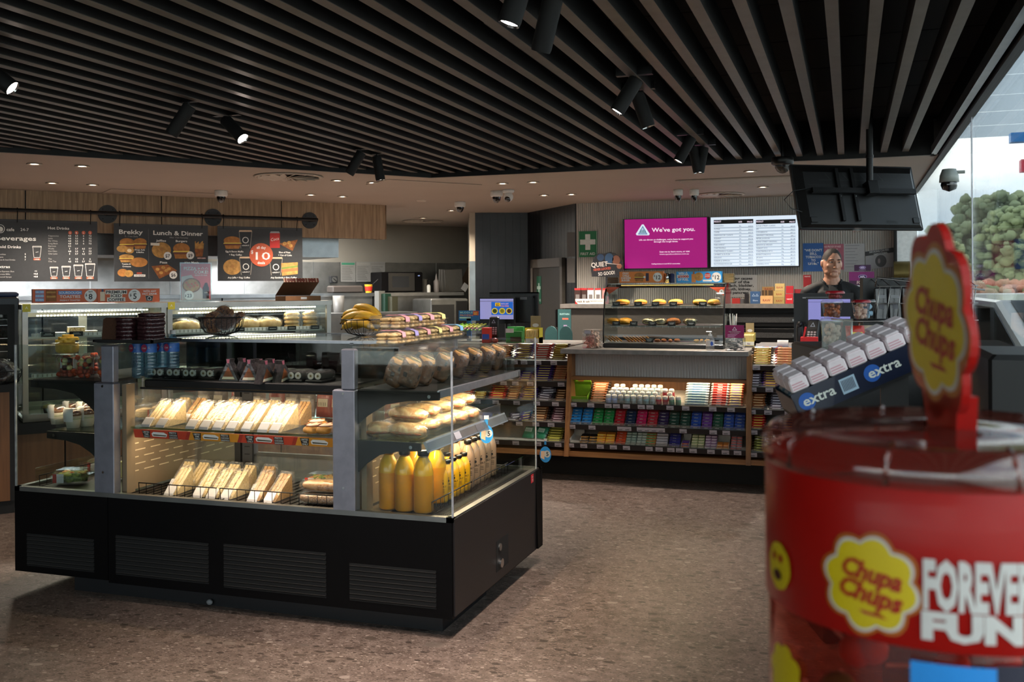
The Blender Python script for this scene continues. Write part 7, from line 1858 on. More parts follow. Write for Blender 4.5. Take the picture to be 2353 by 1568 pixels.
for k in range(22): b.cyl((-.12 + k * .012, -.08, .03 + (k % 3) * .012), (-.10 + k * .012, .08, .06 + (k % 3) * .01), .006, ('c:7ab030', 'c:b860a0', 'c:b8c040')[k % 3 if k > 9 else (0, 2, 0)[k % 3]], 6)
b.build('sticks', parent=t); b = MB(); b.box(-.08, .08, -.03, .03, -.07, 0, 'clam'); b.build('foot', parent=t)
S = Sheet(1054, 714, 1101, 737, Y=8.2, th=.01, mat_='c:1c5a9a'); S.T('MUDDLED', 1074, 720.5, 4.2, 'c:8ab8e0', lay=2, wpx=34); S.T('FROZEN', 1072, 727, 4.2, 'c:d87a5a', lay=2, wpx=30); S.Rr(1087, 715, 1100, 725, 'c:c04a24', 2); S.T('$2', 1093.5, 723, 6, 'c:e8c060', lay=3); S.Rr(1056, 729, 1082, 732, 'c:a8c8e8', 2)
S.build('promo_card', label='blue price card reading $2 standing left of the till', cat='sign')
b = MB(); p = P(1077, 737, Y=8.2); b.box(p.x - .02, p.x + .02, 8.2, 8.22, 1.03, p.z + .02, 'c:1c5a9a'); b.build('card_stand', label='blue stand under the $2 price card', cat='stand')

# ---- tills
def till(u, v0, v1, w, Y, rz, scr, lab, flip=False):
 """customer-side screen facing the viewer"""
 pass
t = thing('till_screen', 'left till with a lit customer screen on the service counter', 'till', (P(1142, 714, Y=8.3).x, 8.3, 1.03), world=True)
S = Sheet(1101, 684, 1182, 744, Y=8.25, th=.03, mat_='black_plastic'); S.Rr(1103, 687, 1180, 734, 'e:8a88b8', 1); S.Rr(1103, 692, 1180, 693, 'e:5a5878', 2)
S.Rr(1129, 694, 1179, 724, 'e:1c58b0', 2); S.Rr(1138, 696, 1150, 704, 'e:d8a820', 3); S.T('$2', 1144, 703, 6, 'c:401010', lay=4); S.T('WITH ANY', 1160, 700, 3.2, 'e:c8a0b8', lay=3, wpx=18); S.T('COLD DRINK', 1160, 705, 3.2, 'e:e08060', lay=3, wpx=19)
for u, c in ((1137, 'c:5a6a2a'), (1154, 'c:c8b83a'), (1170, 'c:7a4a3a')): S.D(u, 715, 7, 'e:c8b030', 3); S.D(u, 715, 5, c, 4)
S.build('customer_screen', parent=t)
b = MB(); p = P(1165, 745, Y=8.28); b.cyl((p.x, 8.30, 1.03), (p.x, 8.30, p.z + .1), .025, 'black_plastic'); b.rbox(p.x - .1, p.x + .1, 8.2, 8.4, 1.03, 1.05, 'black_plastic', .006); b.build('stand', parent=t)
S = Sheet(1130, 680, 1222, 740, Y=8.40, th=.04, mat_='black_plastic'); S.box(0, S.w, .04, .12, S.h * .1, S.h * .9, 'black_plastic'); S.Rr(1195, 683, 1211, 689, 'c:5a5a60', 1); S.build('cashier_screen', parent=t)
S = Sheet(1125, 672, 1236, 742, Y=8.48, th=.03, mat_='black_plastic'); S.box(0, S.w, .0, .02, S.h - .01, S.h, 'dark_grey'); S.build('back_screen', parent=t)
def terminal(u, v, Y, lab, tilt=-.5, rz=0, s=1.0):
 p = P(u, v, Y=Y); t = thing('card_terminal', lab, 'card terminal', p)
 M = Matrix.Rotation(rz, 4, 'Z') @ Matrix.Rotation(tilt, 4, 'X') @ Matrix.Diagonal((s, s, s, 1)); b = MB(M); b.rbox(-.042, .042, 0, .035, -.09, .09, 'black_plastic', .01); wq = b.build('case', parent=t)
 b = MB(M); b.rect(-.032, .032, .02, .078, 'c:1a2022', 1); b.poly([(-.018, .034), (.018, .034), (0, .066)], 'c:8a98a8', 2); b.poly([(-.011, .038), (.011, .038), (0, .057)], 'c:1a2022', 3); b.build('display', parent=wq)
 b = MB(M)
 for i in range(4):
  for j in range(3): b.rbox(-.03 + j * .022, -.014 + j * .022, -.004, 0, -.012 - i * .017, 0 - i * .017, 'c:9a9a9c' if i < 3 else 'c:8a8a90', .002)
 b.build('keypad', parent=wq); b = MB(); b.cyl((0, .06, -.02), (0, .06, 1.03 - p.z), .012, 'black_plastic'); b.rbox(-.04, .04, .02, .10, 1.03 - p.z, 1.04 - p.z, 'black_plastic', .003); b.build('stand', parent=t)
terminal(1134, 752, 8.02, 'black card terminal with a keypad standing at the left till', -.12)
t2 = thing('till_screen', 'right till with a lit customer screen in front of the man', 'till', (P(1900, 730, Y=7.95).x, 8.0, 1.03), world=True)
S = Sheet(1824, 674, 1962, 790, Y=8.0, th=.035, mat_='black_plastic'); S.Rr(1844, 683, 1935, 686, 'c:8a8a8a', 1); S.build('cashier_screen_back', parent=t2)
S = Sheet(1852, 684, 1958, 745, Y=7.93, th=.02, mat_='black_plastic'); S.Rr(1857, 688, 1954, 738, 'e:7a78b0', 1); S.Rr(1857, 694, 1954, 695, 'e:5a5888', 2); S.Rr(1886, 696, 1954, 728, 'c:101018', 2); S.build('customer_screen', parent=t2)
b = MB(); p = P(1870, 780, Y=8.02); b.rbox(p.x - .05, p.x + .05, 8.03, 8.1, 1.03, 1.3, 'black_plastic', .01); b.rbox(p.x - .12, p.x + .2, 7.95, 8.25, 1.03, 1.05, 'black_plastic', .006); b.build('stand', parent=t2)
terminal(1866, 762, 7.80, 'grey-keyed card terminal tilted above the red box at the right till', -.35, -.35, 1.1)
put_at('handset', 'black telephone handset standing left of the red box at the right till', 'telephone', 1838, 796, lambda b: (b.blob((0, 0, .10), .028, .03, .09, 'black_plastic', 3, 14, 10), b.blob((0, -.02, .17), .022, .022, .022, 'black_plastic')), 7.9, 1.03)
put_at('sweet_box', 'red carton with pale lettering under the right card terminal', 'box', 1860, 802, lambda b: (b.rbox(-.062, .062, -.04, .04, 0, .085, 'c:b01c20', .003), b.box(-.062, -.05, -.04, .04, .08, .15, 'c:b01c20', Matrix.Rotation(.2, 4, 'Y')), setattr(b, 'M', Matrix.Translation((0, -.041, 0))), b.text('treats', 0, .035, .018, 'c:e0a090', 1, wmax=.09), b.text('sweets', 0, .012, .014, 'c:e0a090', 1, wmax=.09)), 7.70, 1.03)
S = Sheet(1725, 801, 1832, 809, Y=7.86, th=.002, mat_='c:4a80b0'); S.v = []; S.f = []; S.m = []; S.sm = []
b = MB()
p0, p1 = P(1735, 803, Y=7.8).x, P(1835, 803, Y=7.8).x; b.box(p0, p1, 7.73, 7.84, 1.0302, 1.032, 'c:4a80b0')
for k in range(9): b.box(p0 + .02 + k * .05, p0 + .055 + k * .05, 7.75, 7.82, 1.032, 1.0325, ('c:b8b8c0', 'c:a85a4a')[k % 2])
b.build('counter_mat', label='printed blue mat on the lower counter top beside the receipt roll', cat='mat')
b = MB(); p0, p1 = P(1205, 789, Y=7.9).x, P(1296, 789, Y=7.9).x; b.box(p0, p1, 7.82, 7.9, 1.0302, 1.032, 'c:4a80b0')
for k in range(6): b.box(p0 + .02 + k * .05, p0 + .055 + k * .05, 7.83, 7.88, 1.032, 1.0325, 'c:b8b8c0')
b.build('counter_mat', label='printed blue mat on the left counter top beside the raised section', cat='mat')
# teal chair backs / standing sign behind the left till
S = Sheet(1282, 711, 1312, 790, Y=9.6, th=.012, mat_='c:2c4c4e'); S.T('SUSTAIN', 1297, 724, 4, 'c:8ab0b0', lay=1, wpx=22); S.Rr(1292, 731, 1306, 735, 'c:b05a4a', 1); S.Rr(1295, 747, 1303, 758, 'c:8a7a98', 1)
S.box(0, S.w, 0, .012, -(S.F.translation.z), 0, 'c:284648'); S.build('standing_sign', label='teal standing sign board behind the left end of the counter', cat='sign')
for i, (u, y) in enumerate(((1266, 9.3), (1300, 9.2))):
 p = P(u, 757, Y=y); t = thing('round_back_stool', 'teal round-backed stool behind the counter, %s one' % ('left', 'right')[i], 'stool', (p.x, y, 0)); b = MB(); b.prism([(.062 * math.cos(a), p.z - .05 + .08 * math.sin(a)) for a in [PI * k / 12 for k in range(13)]] + [(-.062, p.z - .3), (.062, p.z - .3)], 0, .02, 'c:2c4c4e'); b.build('backrest', parent=t)
 b = MB(); b.lathe([(0, .70), (.17, .70), (.18, .73), (0, .75)], 'c:284648', 20, Matrix.Translation((0, .15, 0))); b.cyl((0, .15, 0), (0, .15, .7), .02, 'steel'); b.lathe([(0, 0), (.2, 0), (.19, .02), (0, .03)], 'steel', 20, Matrix.Translation((0, .15, 0))); b.build('seat_and_stem', parent=t)
 b = MB(); b.box(-.01, .01, .01, .03, .72, p.z - .2, 'steel'); b.build('back_stay', parent=t)

# ================================================================ BACK BAR AND WALL
zb_ = 1.30; XB0, XB1 = P(1292, 700, Y=11.0).x, P(1870, 700, Y=11.0).x
t = thing('back_bar', 'grey-topped back bar with dark drawers along the ribbed wall', 'cabinet', (-1.5, 11.3, 0), world=True)
b = MB(); b.box(XB0 - .02, XB1 + .6, 10.98, 11.58, zb_ - .045, zb_, 'laminate'); b.build('bench_top', parent=t)
xd = P(1678, 750, Y=11.0).x
b = MB(); b.box(XB0 + .04, xd - .05, 11.02, 11.56, 0, zb_ - .045, 'c:3a3734'); b.build('plain_front', parent=t)
b = MB(); b.box(xd, XB1 + .55, 11.05, 11.56, 0, zb_ - .045, 'matt_black'); b.build('drawer_carcass', parent=t)
mat('glitter', '3a3a3a', .4, noise_amt=.8, scale=300)
for k in range(5):
 z1 = zb_ - .10 - k * .165; d_ = MB(); d_.rbox(xd + .03, XB1 + .05, 11.02, 11.05, z1 - .145, z1, 'black_metal', .004); d_.box(xd + .06, XB1 - .02, 11.012, 11.02, z1 - .10, z1 - .045, 'glitter'); dr = d_.build('drawer', parent=t)
 d_ = MB(); d_.box(XB1 - .22, XB1 - .10, 11.006, 11.012, z1 - .085, z1 - .062, 'steel'); h_ = d_.build('drawer_label', parent=dr)
 h_.location = (0, 0, 0)
def bx(name, lab, cat, u0, u1, v0, v1, c, y=11.2, th=.08, f=None, z=zb_):
 S = Sheet(u0, v0, u1, v1, Y=y, th=th, mat_=c); dz = z + .001 - S.F.translation.z
 S.v = [v + Vector((0, 0, dz)) for v in S.v]; S.F.translation.z += dz; S.M = S.F
 if f: f(S)
 return S.build(name, label=lab, cat=cat)
def raw(S, c='c:7a2418', n=1):
 for k in range(n): S.text('RAW', S.w / 2, S.h * (.28 + k * .45), S.h * .26 / n * 1.4 if n > 1 else S.h * .3, c, 1, wmax=S.w * .7)
bx('paper_box', 'tall brown carton with dark red lettering, tallest on the back bar', 'carton', 1751, 1779, 630, 668, 'c:8a6a42', 11.35, f=lambda S: S.text('RAW', S.w / 2, S.h * .8, S.h * .13, 'c:7a2418', 1, wmax=S.w * .7), z=zb_)
bx('paper_box', 'front tan carton with red lettering and small tubes on it', 'carton', 1747, 1776, 677, 695, 'c:b08a5c', 11.1, f=raw)
bx('paper_box', 'lower olive lettered carton right of the tan one', 'carton', 1778, 1803, 680, 695, 'c:8a7444', 11.1, f=raw)
bx('paper_box', 'middle olive lettered carton stacked on the lower one', 'carton', 1778, 1803, 666, 680, 'c:9a8450', 11.1, f=raw, z=zb_ + .073)
bx('paper_box', 'small tan lettered carton on top of the olive pair', 'carton', 1781, 1803, 650, 666, 'c:a08a5a', 11.12, f=raw, z=zb_ + .142)
bx('tin_box', 'blue carton with pale lettering left of the tan carton', 'carton', 1724, 1747, 666, 694, 'c:2c4668', 11.15, f=lambda S: (S.text('△△', S.w / 2, S.h * .6, S.h * .2, 'c:8a9ab0', 1, wmax=S.w * .7), S.text('filters', S.w / 2, S.h * .2, S.h * .13, 'c:8a9ab0', 1, wmax=S.w * .7)))
bx('spray_can', 'slim black can with a red top left of the blue carton', 'can', 1711, 1720, 672, 694, 'c:1a1618', 11.2)
bx('red_carton', 'red carton with white lettering right of the olive cartons', 'carton', 1805, 1822, 672, 694, 'c:a02028', 11.1, f=lambda S: S.text('venti', S.w / 2, S.h * .4, S.h * .2, WH, 1, wmax=S.w * .8))
bx('red_carton', 'small red carton on top of the lettered red one', 'carton', 1806, 1823, 655, 672, 'c:942028', 11.12, z=zb_ + .11)
bx('red_carton', 'dark red carton farthest right beside the till', 'carton', 1825, 1842, 657, 690, 'c:7a1c22', 11.2)
bx('red_tin', 'low red tin at the left of the back bar cartons', 'tin', 1682, 1700, 682, 694, 'c:8a2420', 11.2)
bx('grey_tin', 'low grey tin beside the red tin on the back bar', 'tin', 1701, 1709, 684, 694, 'c:4a4a4c', 11.25)
for i, u in enumerate((1753, 1760, 1768, 1773)): bx('filter_tube', 'small dark tube on the tan carton, %s of four' % ('first', 'second', 'third', 'last')[i], 'tube', u - 2.5, u + 2.5, 663, 675, 'c:3a2c1c', 11.14, .02, z=zb_ + .088)
for i, (u, c) in enumerate(((1327, '2a1a18'), (1342, '2a1a18'), (1357, 'b4b0ae'), (1374, 'b0acaa'), (1391, '9a6a68'), (1335, '3a2220'))):
 bx('accessory_pack', 'phone accessory pack, %s at the left end of the back bar' % ('first black one', 'second black one', 'first white one', 'second white one', 'pinkish one', 'black one at the back')[i], 'accessory', u - 7, u + 7, 648, 684, 'c:' + c, 11.1 + (.1 if i == 5 else 0) + .03 * (i % 2), .015, f=lambda S: (S.rect(0, S.w, S.h * .88, S.h, 'c:8a2024', 1), S.rect(S.w * .2, S.w * .8, S.h * .15, S.h * .6, 'c:5a5656', 1)))
bx('counter_sign', 'white lettered strip with a red corner at the left of the back bar', 'sign', 1322, 1388, 683, 695, 'c:b0aca6', 11.0, .01, f=lambda S: (S.text('walk & talk', .02, S.h * .3, S.h * .42, 'c:2a2422', 1, al='l', wmax=S.w * .45), S.text('THE RIGHT CHOICE', S.w * .95, S.h * .45, S.h * .2, 'c:2a2422', 1, al='r', wmax=S.w * .45), S.poly([(0, 0), (.03, 0), (0, S.h * .6)], 'c:9a2024', 1)))
bx('white_card', 'thin white card stand at the far left of the back bar', 'card', 1320, 1326, 620, 650, 'c:9a9894', 11.4, .01)
# screens
t = thing('wall_screen', 'magenta wall screen reading We have got you beside the price list', 'screen', P(1530, 560, Y=11.5), world=True)
def wscreen(u0, u1, t, f):
 S = Sheet(u0, 501 if u0 < 1600 else 497, u1, 619 if u0 < 1600 else 615, Y=11.48, th=.07, mat_='black_plastic'); S.build('bezel', parent=t)
 S2 = Sheet(u0 + 3, 505 if u0 < 1600 else 500, u1 - 3, 615 if u0 < 1600 else 611, Y=11.479, th=.0008, mat_='c:101010'); f(S2); S2.build('picture', parent=t)
mat('scr_mag', 'a00c74', .4, emit=.42, noise_amt=0, ecol='a80c7c'); mat('scr_white', 'c4d0dc', .4, emit=.62, noise_amt=0, ecol='c8d6e4'); mat('scr_txt', 'e8d8e8', .4, emit=.6, noise_amt=0)
def f1(S):
 S.Rr(1435, 505, 1625, 615, 'scr_mag', 1)
 S.Pg([(1463, 541), (1491, 541), (1493, 538), (1479, 516), (1475, 516), (1461, 538)], 'scr_white', 2); S.Pg([(1466, 539), (1488, 539), (1477, 519)], 'e:5a7aa0', 3); S.Pg([(1469, 537), (1485, 537), (1477, 523)], 'e:b0c4d8', 4)
 for k in range(4): S.Rr(1471 + k * 3.4, 528 + (k % 2), 1473 + k * 3.4, 536, 'e:3a6a7a', 5)
 S.T("We've got you.", 1547, 532, 9.5, 'scr_txt', lay=2, wpx=101); S.T("Life can throw us challenges, we're here to support you", 1530, 552, 3.6, 'scr_txt', lay=2, wpx=126); S.T('through the tough times.', 1530, 557, 3.6, 'scr_txt', lay=2, wpx=56)
 S.T('Scan me to learn more, or visit', 1550, 580, 3.6, 'scr_txt', lay=2, wpx=70); S.T('www.apcofoundation.com.au', 1549, 585.5, 3.6, 'scr_txt', lay=2, wpx=68, bold=False); S.T('Fuelling kindness in local APCO communities', 1530, 607.5, 2.6, 'scr_txt', lay=2, wpx=66)
wscreen(1432, 1628, t, f1)
t = thing('wall_screen', 'white wall screen listing products and prices in two columns', 'screen', P(1735, 555, Y=11.5), world=True)
pn = (('MARLBORO', 'ALPINE', 'CAMEL', 'HARMONY BY CHOICE', 'ALBANY', 'CLASSIC', 'PARLIAMENT', 'CHESTERFIELD', 'CHESTERFIELD CLASSIC', 'LAMBERT & BUTLER', 'HOLIDAY', 'PARKER & SIMPSON', 'ROTHMANS REGULAR'), ('BOND STREET CLASSIC', 'JPS', 'LONGBEACH', 'WINFIELD ORIGINAL', 'PETER JACKSON', 'BOND STREET ORIGINAL', 'BENSON & HEDGES', 'ALBANY RYO', 'CHESTERFIELD RYO', 'RIVERSTONE RYO', 'JPS RYO', 'CHAMPION RYO', 'WINFIELD RYO'))
def f2(S):
 S.Rr(1633, 500, 1835, 611, 'scr_white', 1)
 for q in range(2):
  u0 = 1640 + q * 97; S.Rr(u0, 506, u0 + 91, 513, 'c:0a0a10', 2); S.T('PRODUCT', u0 + 1, 511.5, 3.6, 'scr_txt', lay=3, al='l', wpx=16); S.T('SIZE', u0 + 61, 511.5, 3.2, 'scr_txt', lay=3); S.T('PRICE', u0 + 83, 511.5, 3.4, 'scr_txt', lay=3)
  for k in range(13):
   v = 521 + k * 7.3; S.T(pn[q][k], u0 + 1, v, 3.0, 'c:2a2e3a', lay=3, al='l', bold=False, wmax=.5); S.T('20s' if q == 0 or k < 7 else '30g', u0 + 61, v, 2.7, 'c:2a2e3a', lay=3, bold=False); S.T('$%d.%02d' % (38 + k * 2 + q * 5, (k * 37) % 100), u0 + 90, v, 2.7, 'c:2a2e3a', lay=3, al='r', bold=False); S.Rr(u0, v + 2.2, u0 + 91, v + 2.5, 'e:a4b0bc', 2)
wscreen(1630, 1838, t, f2)
# wall signs and posters
yw = BY - .013
S = Sheet(1358, 581, 1432, 636, Y=11.3, th=.01, mat_='c:16161c'); S.v = []; S.f = []; S.m = []; S.sm = []
pts = [(1360, 636), (1358, 615), (1362, 600), (1366, 590), (1374, 583), (1388, 583), (1402, 579), (1414, 583), (1424, 590), (1426, 598), (1432, 606), (1428, 616), (1424, 628), (1418, 636)]
pl_ = [S.at(*q) for q in pts]; S.prism(pl_[::-1], 0, .012, 'c:16161c')
S.D(1400, 594, 10, 'c:24405e', 2, 12); S.D(1380, 592, 8, 'c:1e3450', 2); S.D(1416, 598, 9, 'c:6a4030', 2, 11); S.D(1423, 612, 6, 'c:7a4a36', 3)
S.T('QUIET', 1378, 613, 11, 'c:b8b4b0', lay=4, wpx=38, rot=.08); S.Pg([(1392, 604), (1429, 609), (1392, 606)], 'c:b8b4b0', 4); S.T('NEVER LOOKED', 1384, 621, 5.5, 'c:a84a38', lay=4, wpx=40, rot=.1); b2_ = S.at(1394, 636); S.box(b2_[0] - .01, b2_[0] + .01, .002, .01, 1.30 - S.F.translation.z, .05, 'c:16161c'); S.T('SO GOOD!', 1394, 632, 8, 'c:b8b4b0', lay=4, wpx=38, rot=.1)
S.build('cutout_sign', label='black cut-out sign reading QUIET NEVER LOOKED SO GOOD', cat='sign')
S = Sheet(1672, 632, 1740, 683, Y=yw, th=.001, mat_='c:8e8d8b')
for k, s_ in enumerate(('Smoking causes', 'cancer of the', 'stomach, bladder,', 'mouth, kidney,', 'and pancreas')): S.T(s_, (1697, 1693, 1694, 1695, 1693)[k], 643 + k * 8.1, 6, 'c:101010', lay=2, wpx=(68, 62, 80, 66, 58)[k] * .95, bold=.035)
S.build('warning_poster', label='grey poster with bold black smoking health warning behind the cartons', cat='poster')
S = Sheet(1845, 559, 1892, 624, Y=yw, th=.001, mat_='c:1c4a84')
for k, s_ in enumerate(('"WE DON\'T', 'SELL', 'TOBACCO', 'TO', 'U/18s."')): S.T(s_, 1869, 578 + k * 7.7, 5.6, WH, lay=2, wpx=(41, 17, 36, 10, 24)[k])
S.build('age_poster', label='blue poster reading we do not sell tobacco to under eighteens', cat='poster')
S = Sheet(1893, 561, 1939, 620, Y=yw, th=.001, mat_='c:8a4a58'); S.T('NO PROOF OF AGE', 1913, 569, 4.2, 'c:c8a8ac', lay=2, wpx=38); S.T('NO SALE', 1913, 576, 4.2, 'c:c8a8ac', lay=2, wpx=24); S.Rr(1896, 600, 1934, 618, 'c:7a3a4a', 1)
S.build('age_poster', label='pink proof of age poster behind the head of the man', cat='poster')
S = Sheet(1939, 560, 1987, 625, Y=yw, th=.001, mat_='c:8c8b8c')
for k in range(8): S.Rr(1942, 564 + k * 7, 1975 - (k * 5) % 11, 565 + k * 7, 'c:6e6e70', 1)
S.build('notice_sheet', label='pale grey notice sheet on the ribbed wall right of the pink poster', cat='notice')
S = Sheet(1988, 570, 2055, 618, Y=yw, th=.001, mat_='c:7e7d7f'); b = S; S.v = []; S.f = []; S.m = []; S.sm = []
S.Pg([(1990, 620), (1988, 578), (2053, 569), (2055, 613)], 'c:7e7d7f', 0); S.Pg([(1988, 589), (1988, 579), (2053, 569), (2053, 580)], 'c:131214', 1)
S.T('SMOKING CAUSES', 2020, 579, 4.3, 'c:9a9a9a', lay=2, wpx=46, rot=.14); S.T('EMPHYSEMA', 2024, 585, 4.3, 'c:9a9a9a', lay=2, wpx=32, rot=.14); S.D(2024, 600, 13, 'c:2a2626', 1, 14); S.D(2020, 600, 3, 'c:6a6060', 2, 6)
S.build('warning_poster', label='tilted grey poster reading smoking causes emphysema near the corner', cat='poster')
for u0, u1, v0, v1, lab, c in ((1303, 1321, 534, 590, 'upper plain grey sheet on the dark tiles beside the first aid sign', '4a4846'), (1303, 1321, 594, 650, 'lower plain grey sheet on the dark tiles beside the ribbed wall', '5a5856')):
 S = Sheet(u0, v0, u1, v1, Y=11.60, th=.002, mat_='c:' + c); S.build('notice_sheet', label=lab, cat='notice')
S = Sheet(1846, 632, 1864, 664, Y=11.575, th=.01, mat_='c:9a2026'); S.T('venti', 1855, 637, 3.6, WH, lay=1, wpx=13); S.build('red_sign', label='red upright card with small white lettering left of the man', cat='sign')
# footy card boxes
for nm, (u0, u1, v0, v1), lab, y in (('top', (1963, 2001, 609, 623), 'small dark football header card on top of the purple card box', 10.95), ('box', (1951, 2009, 625, 700), 'purple and black football card carton behind the man', 10.9)):
 S = Sheet(u0, v0, u1, v1, Y=y, th=.12 if nm == 'box' else .02, mat_='c:2c1030')
 if nm == 'box':
  S.Rr(u0, 625, u1, 645, 'c:5a1450', 1); S.D(1982, 636, 10, 'c:8a7aa8', 2, 5); S.D(1982, 636, 9, 'c:2a1a4a', 3, 4.2); S.T('AFL', 1982, 638.5, 5, 'c:b8b4c8', lay=4); S.T('FOOTY', 1983, 653, 7.5, 'c:a89898', lay=2, wpx=28); S.T('CARDS', 1988, 661, 5, 'c:a89898', lay=2, wpx=18)
  for k in range(9): S.Rr(1988 + (k % 3) * 6, 666 + (k // 3) * 9, 1993 + (k % 3) * 6, 673 + (k // 3) * 9, 'c:4a4038', 1)
 else: S.D(1982, 615, 8, 'c:6a5a88', 1, 4); S.T('AFL', 1982, 617, 4, 'c:b8b4c8', lay=2); S.T('FOOTY', 1982, 622.5, 3.2, 'c:8a7a90', lay=2)
 S.build('card_box' if nm == 'box' else 'header_card', label=lab, cat='carton' if nm == 'box' else 'card')
S = Sheet(1957, 656, 1985, 690, Y=9.4, th=.02, mat_='c:98a0a8'); S.Rr(1962, 664, 1978, 665.5, 'c:4a5258', 1); S.build('paper_stand', label='pale grey paper holder just right of the shoulder of the man', cat='stand')
b = MB(); p = P(1970, 690, Y=9.42); b.rbox(p.x - .12, p.x + .14, 9.3, 9.55, 0, p.z - .005, 'matt_black', .01); b.build('side_cabinet', label='low black cabinet behind the till under the paper holder', cat='cabinet')

# ================================================================ HANGING TELEVISION
tl, tr = P(1820, 373, d=6.6), P(2100, 381, d=6.8)
rv = (tr - tl); rv.z = 0; Wt = rv.length; rv.normalize()
nf = Vector((rv.y, -rv.x, 0))                             # towards the viewer
dn = (Vector((0, 0, -1)) + nf * .30).normalized()
Mt = Matrix(((rv.x, 0, -dn.x, tl.x), (rv.y, 0, -dn.y, tl.y), (0, 0, -dn.z, tl.z), (0, 0, 0, 1)))
ny = (-dn).cross(rv); Mt[0][1], Mt[1][1], Mt[2][1] = ny.x, ny.y, ny.z
Ht = .46
mat('tv_black', '121213', .4, noise_amt=.1, scale=40)
t = thing('hanging_television', 'black television seen from behind hanging from the slatted ceiling', 'television', tl, world=True)
b = MB(Mt); b.rbox(0, Wt, .03, .055, -Ht, 0, 'tv_black', .004); b.build('bezel', parent=t)
b = MB(Mt); b.add([(0.01, .03, -.01), (Wt - .01, .03, -.01), (Wt - .01, .03, -Ht + .01), (.01, .03, -Ht + .01), (.06, -.01, -.07), (Wt - .05, -.01, -.07), (Wt - .05, -.01, -Ht + .02), (.06, -.01, -Ht + .02)], [(0, 1, 5, 4), (1, 2, 6, 5), (2, 3, 7, 6), (3, 0, 4, 7), (4, 5, 6, 7)], 'tv_black')
for k in range(4):
 x = .17 + k * .13; b.poly([(x, -.13), (x + .09, -.13), (x + .05, -.08), (x + .046, -.082), (x + .08, -.126), (x, -.126)], 'dark_grey', 20)
b.rect(.08, Wt - .08, -.165, -.162, 'dark_grey', 20)
for k in range(10): b.rect(Wt * .68 + k * .008, Wt * .68 + k * .008 + .004, -Ht + .03, -Ht + .05, 'dark_grey', 20)
for x in (.06, Wt - .1): b.rbox(x, x + .05, -.018, -.01, -Ht + .03, -Ht + .07, 'tv_black', .004)
b.build('back_cover', parent=t)
px_ = (P(2020, 440, d=6.5) - tl).dot(rv); b = MB(Mt)
for x in (px_ - .22, px_ - .11): b.box(x, x + .022, -.035, -.01, -.42, -.05, 'black_metal'); b.cyl((x + .011, -.038, -.25), (x + .011, -.035, -.25), .005, 'chrome', 8)
b.box(px_ - .42, px_ + .34, -.06, -.035, -.235, -.20, 'black_metal'); b.rbox(px_ - .035, px_ + .04, -.10, -.03, -.25, -.16, 'black_metal', .004); b.build('mount_bracket', parent=t)
q = Mt @ Vector((px_, -.06, -.18)); b = MB(); b.cyl(q, (q.x, q.y, 2.66), .022, 'black_metal'); b.cyl((q.x, q.y, q.z + .18), (q.x, q.y, q.z + .2), .026, 'black_metal'); b.build('ceiling_pole', parent=t)
b = MB(Mt); b.tube([(px_ - .42, -.04, -.2), (px_ - .55, -.04, -.22), (px_ - .62, -.03, -.28), (px_ - .58, -.03, -.34), (px_ - .5, -.02, -.36)], .003, 'tv_black'); b.build('cable', parent=t)
b = MB(Mt); b.rbox(.41 * Wt, .47 * Wt, -.01, .03, -Ht - .022, -Ht, 'clam', .004); b.build('sensor', parent=t)

# ================================================================ THE MAN BEHIND THE TILL
mp = P(1911, 606, d=8.35); mx, my = mp.x, mp.y; HZ = mp.z
skin = mat('skin', 'b5846c', .5, noise_amt=.08, scale=60, sub=.05); mat('stubble', '8a6455', .6, noise_amt=.15, scale=300); mat('hair', '2c2420', .7, noise_amt=.3, scale=200, bump=.6)
mat('shirt', '0e0f12', .75, noise_amt=.2, scale=120); mat('trousers', '15161a', .8); mat('eye_white', 'cfc8c0', .2, noise_amt=0); mat('iris', '2a1c14', .1, noise_amt=0); mat('lip', '92584c', .5)
fd = math.atan2(-mx, -my)                                   # heading towards the viewer
Bz = -math.atan2(mx, my) - .12 * 0
body = Matrix.Translation((mx, my, 0)) @ Matrix.Rotation(Bz + .10, 4, 'Z')       # local -y faces the viewer
head = Matrix.Translation((mx, my, HZ)) @ Matrix.Rotation(Bz + .34, 4, 'Z') @ Matrix.Rotation(.04, 4, 'X') @ Matrix.Rotation(.05, 4, 'Y')
def chain(b, pts, m, fl=(1, 1)):
 """pts: (x, y, z, rx, ry) - elliptical limb along the points, closed and rounded at the ends"""
 for (x0, y0, z0, a0, c0), (x1, y1, z1, a1, c1) in zip(pts, pts[1:]):
  n = max(2, int((Vector((x1 - x0, y1 - y0, z1 - z0)).length) / .022))
  for i in range(n + 1):
   s = i / n; r1, r2 = a0 + (a1 - a0) * s, c0 + (c1 - c0) * s
   b.blob((x0 + (x1 - x0) * s, y0 + (y1 - y0) * s, z0 + (z1 - z0) * s), r1, r2, min(r1, r2) * .9, m, 2, 14, 8)
def remesh(o, v, k=3):
 r_ = o.modifiers.new('r', 'REMESH'); r_.mode = 'VOXEL'; r_.voxel_size = v; r_.use_smooth_shade = True
 s = o.modifiers.new('s', 'SMOOTH'); s.factor = .6; s.iterations = k
man = thing('person', 'man with short dark hair in a black polo shirt standing behind the right till', 'person', (mx, my, 0), world=True)
HS = HZ + .03
ARM = lambda s, g=0: [(s * .19, .0, HS - .27, .058 + g, .058 + g), (s * .235, .0, HS - .40, .050 + g, .050 + g), (s * .25, -.02, HS - .55, .042 + g, .042 + g), (s * .20, -.17, HS - .60, .038, .036), (s * .15, -.29, HS - .62, .027, .022)]
b = MB(body)
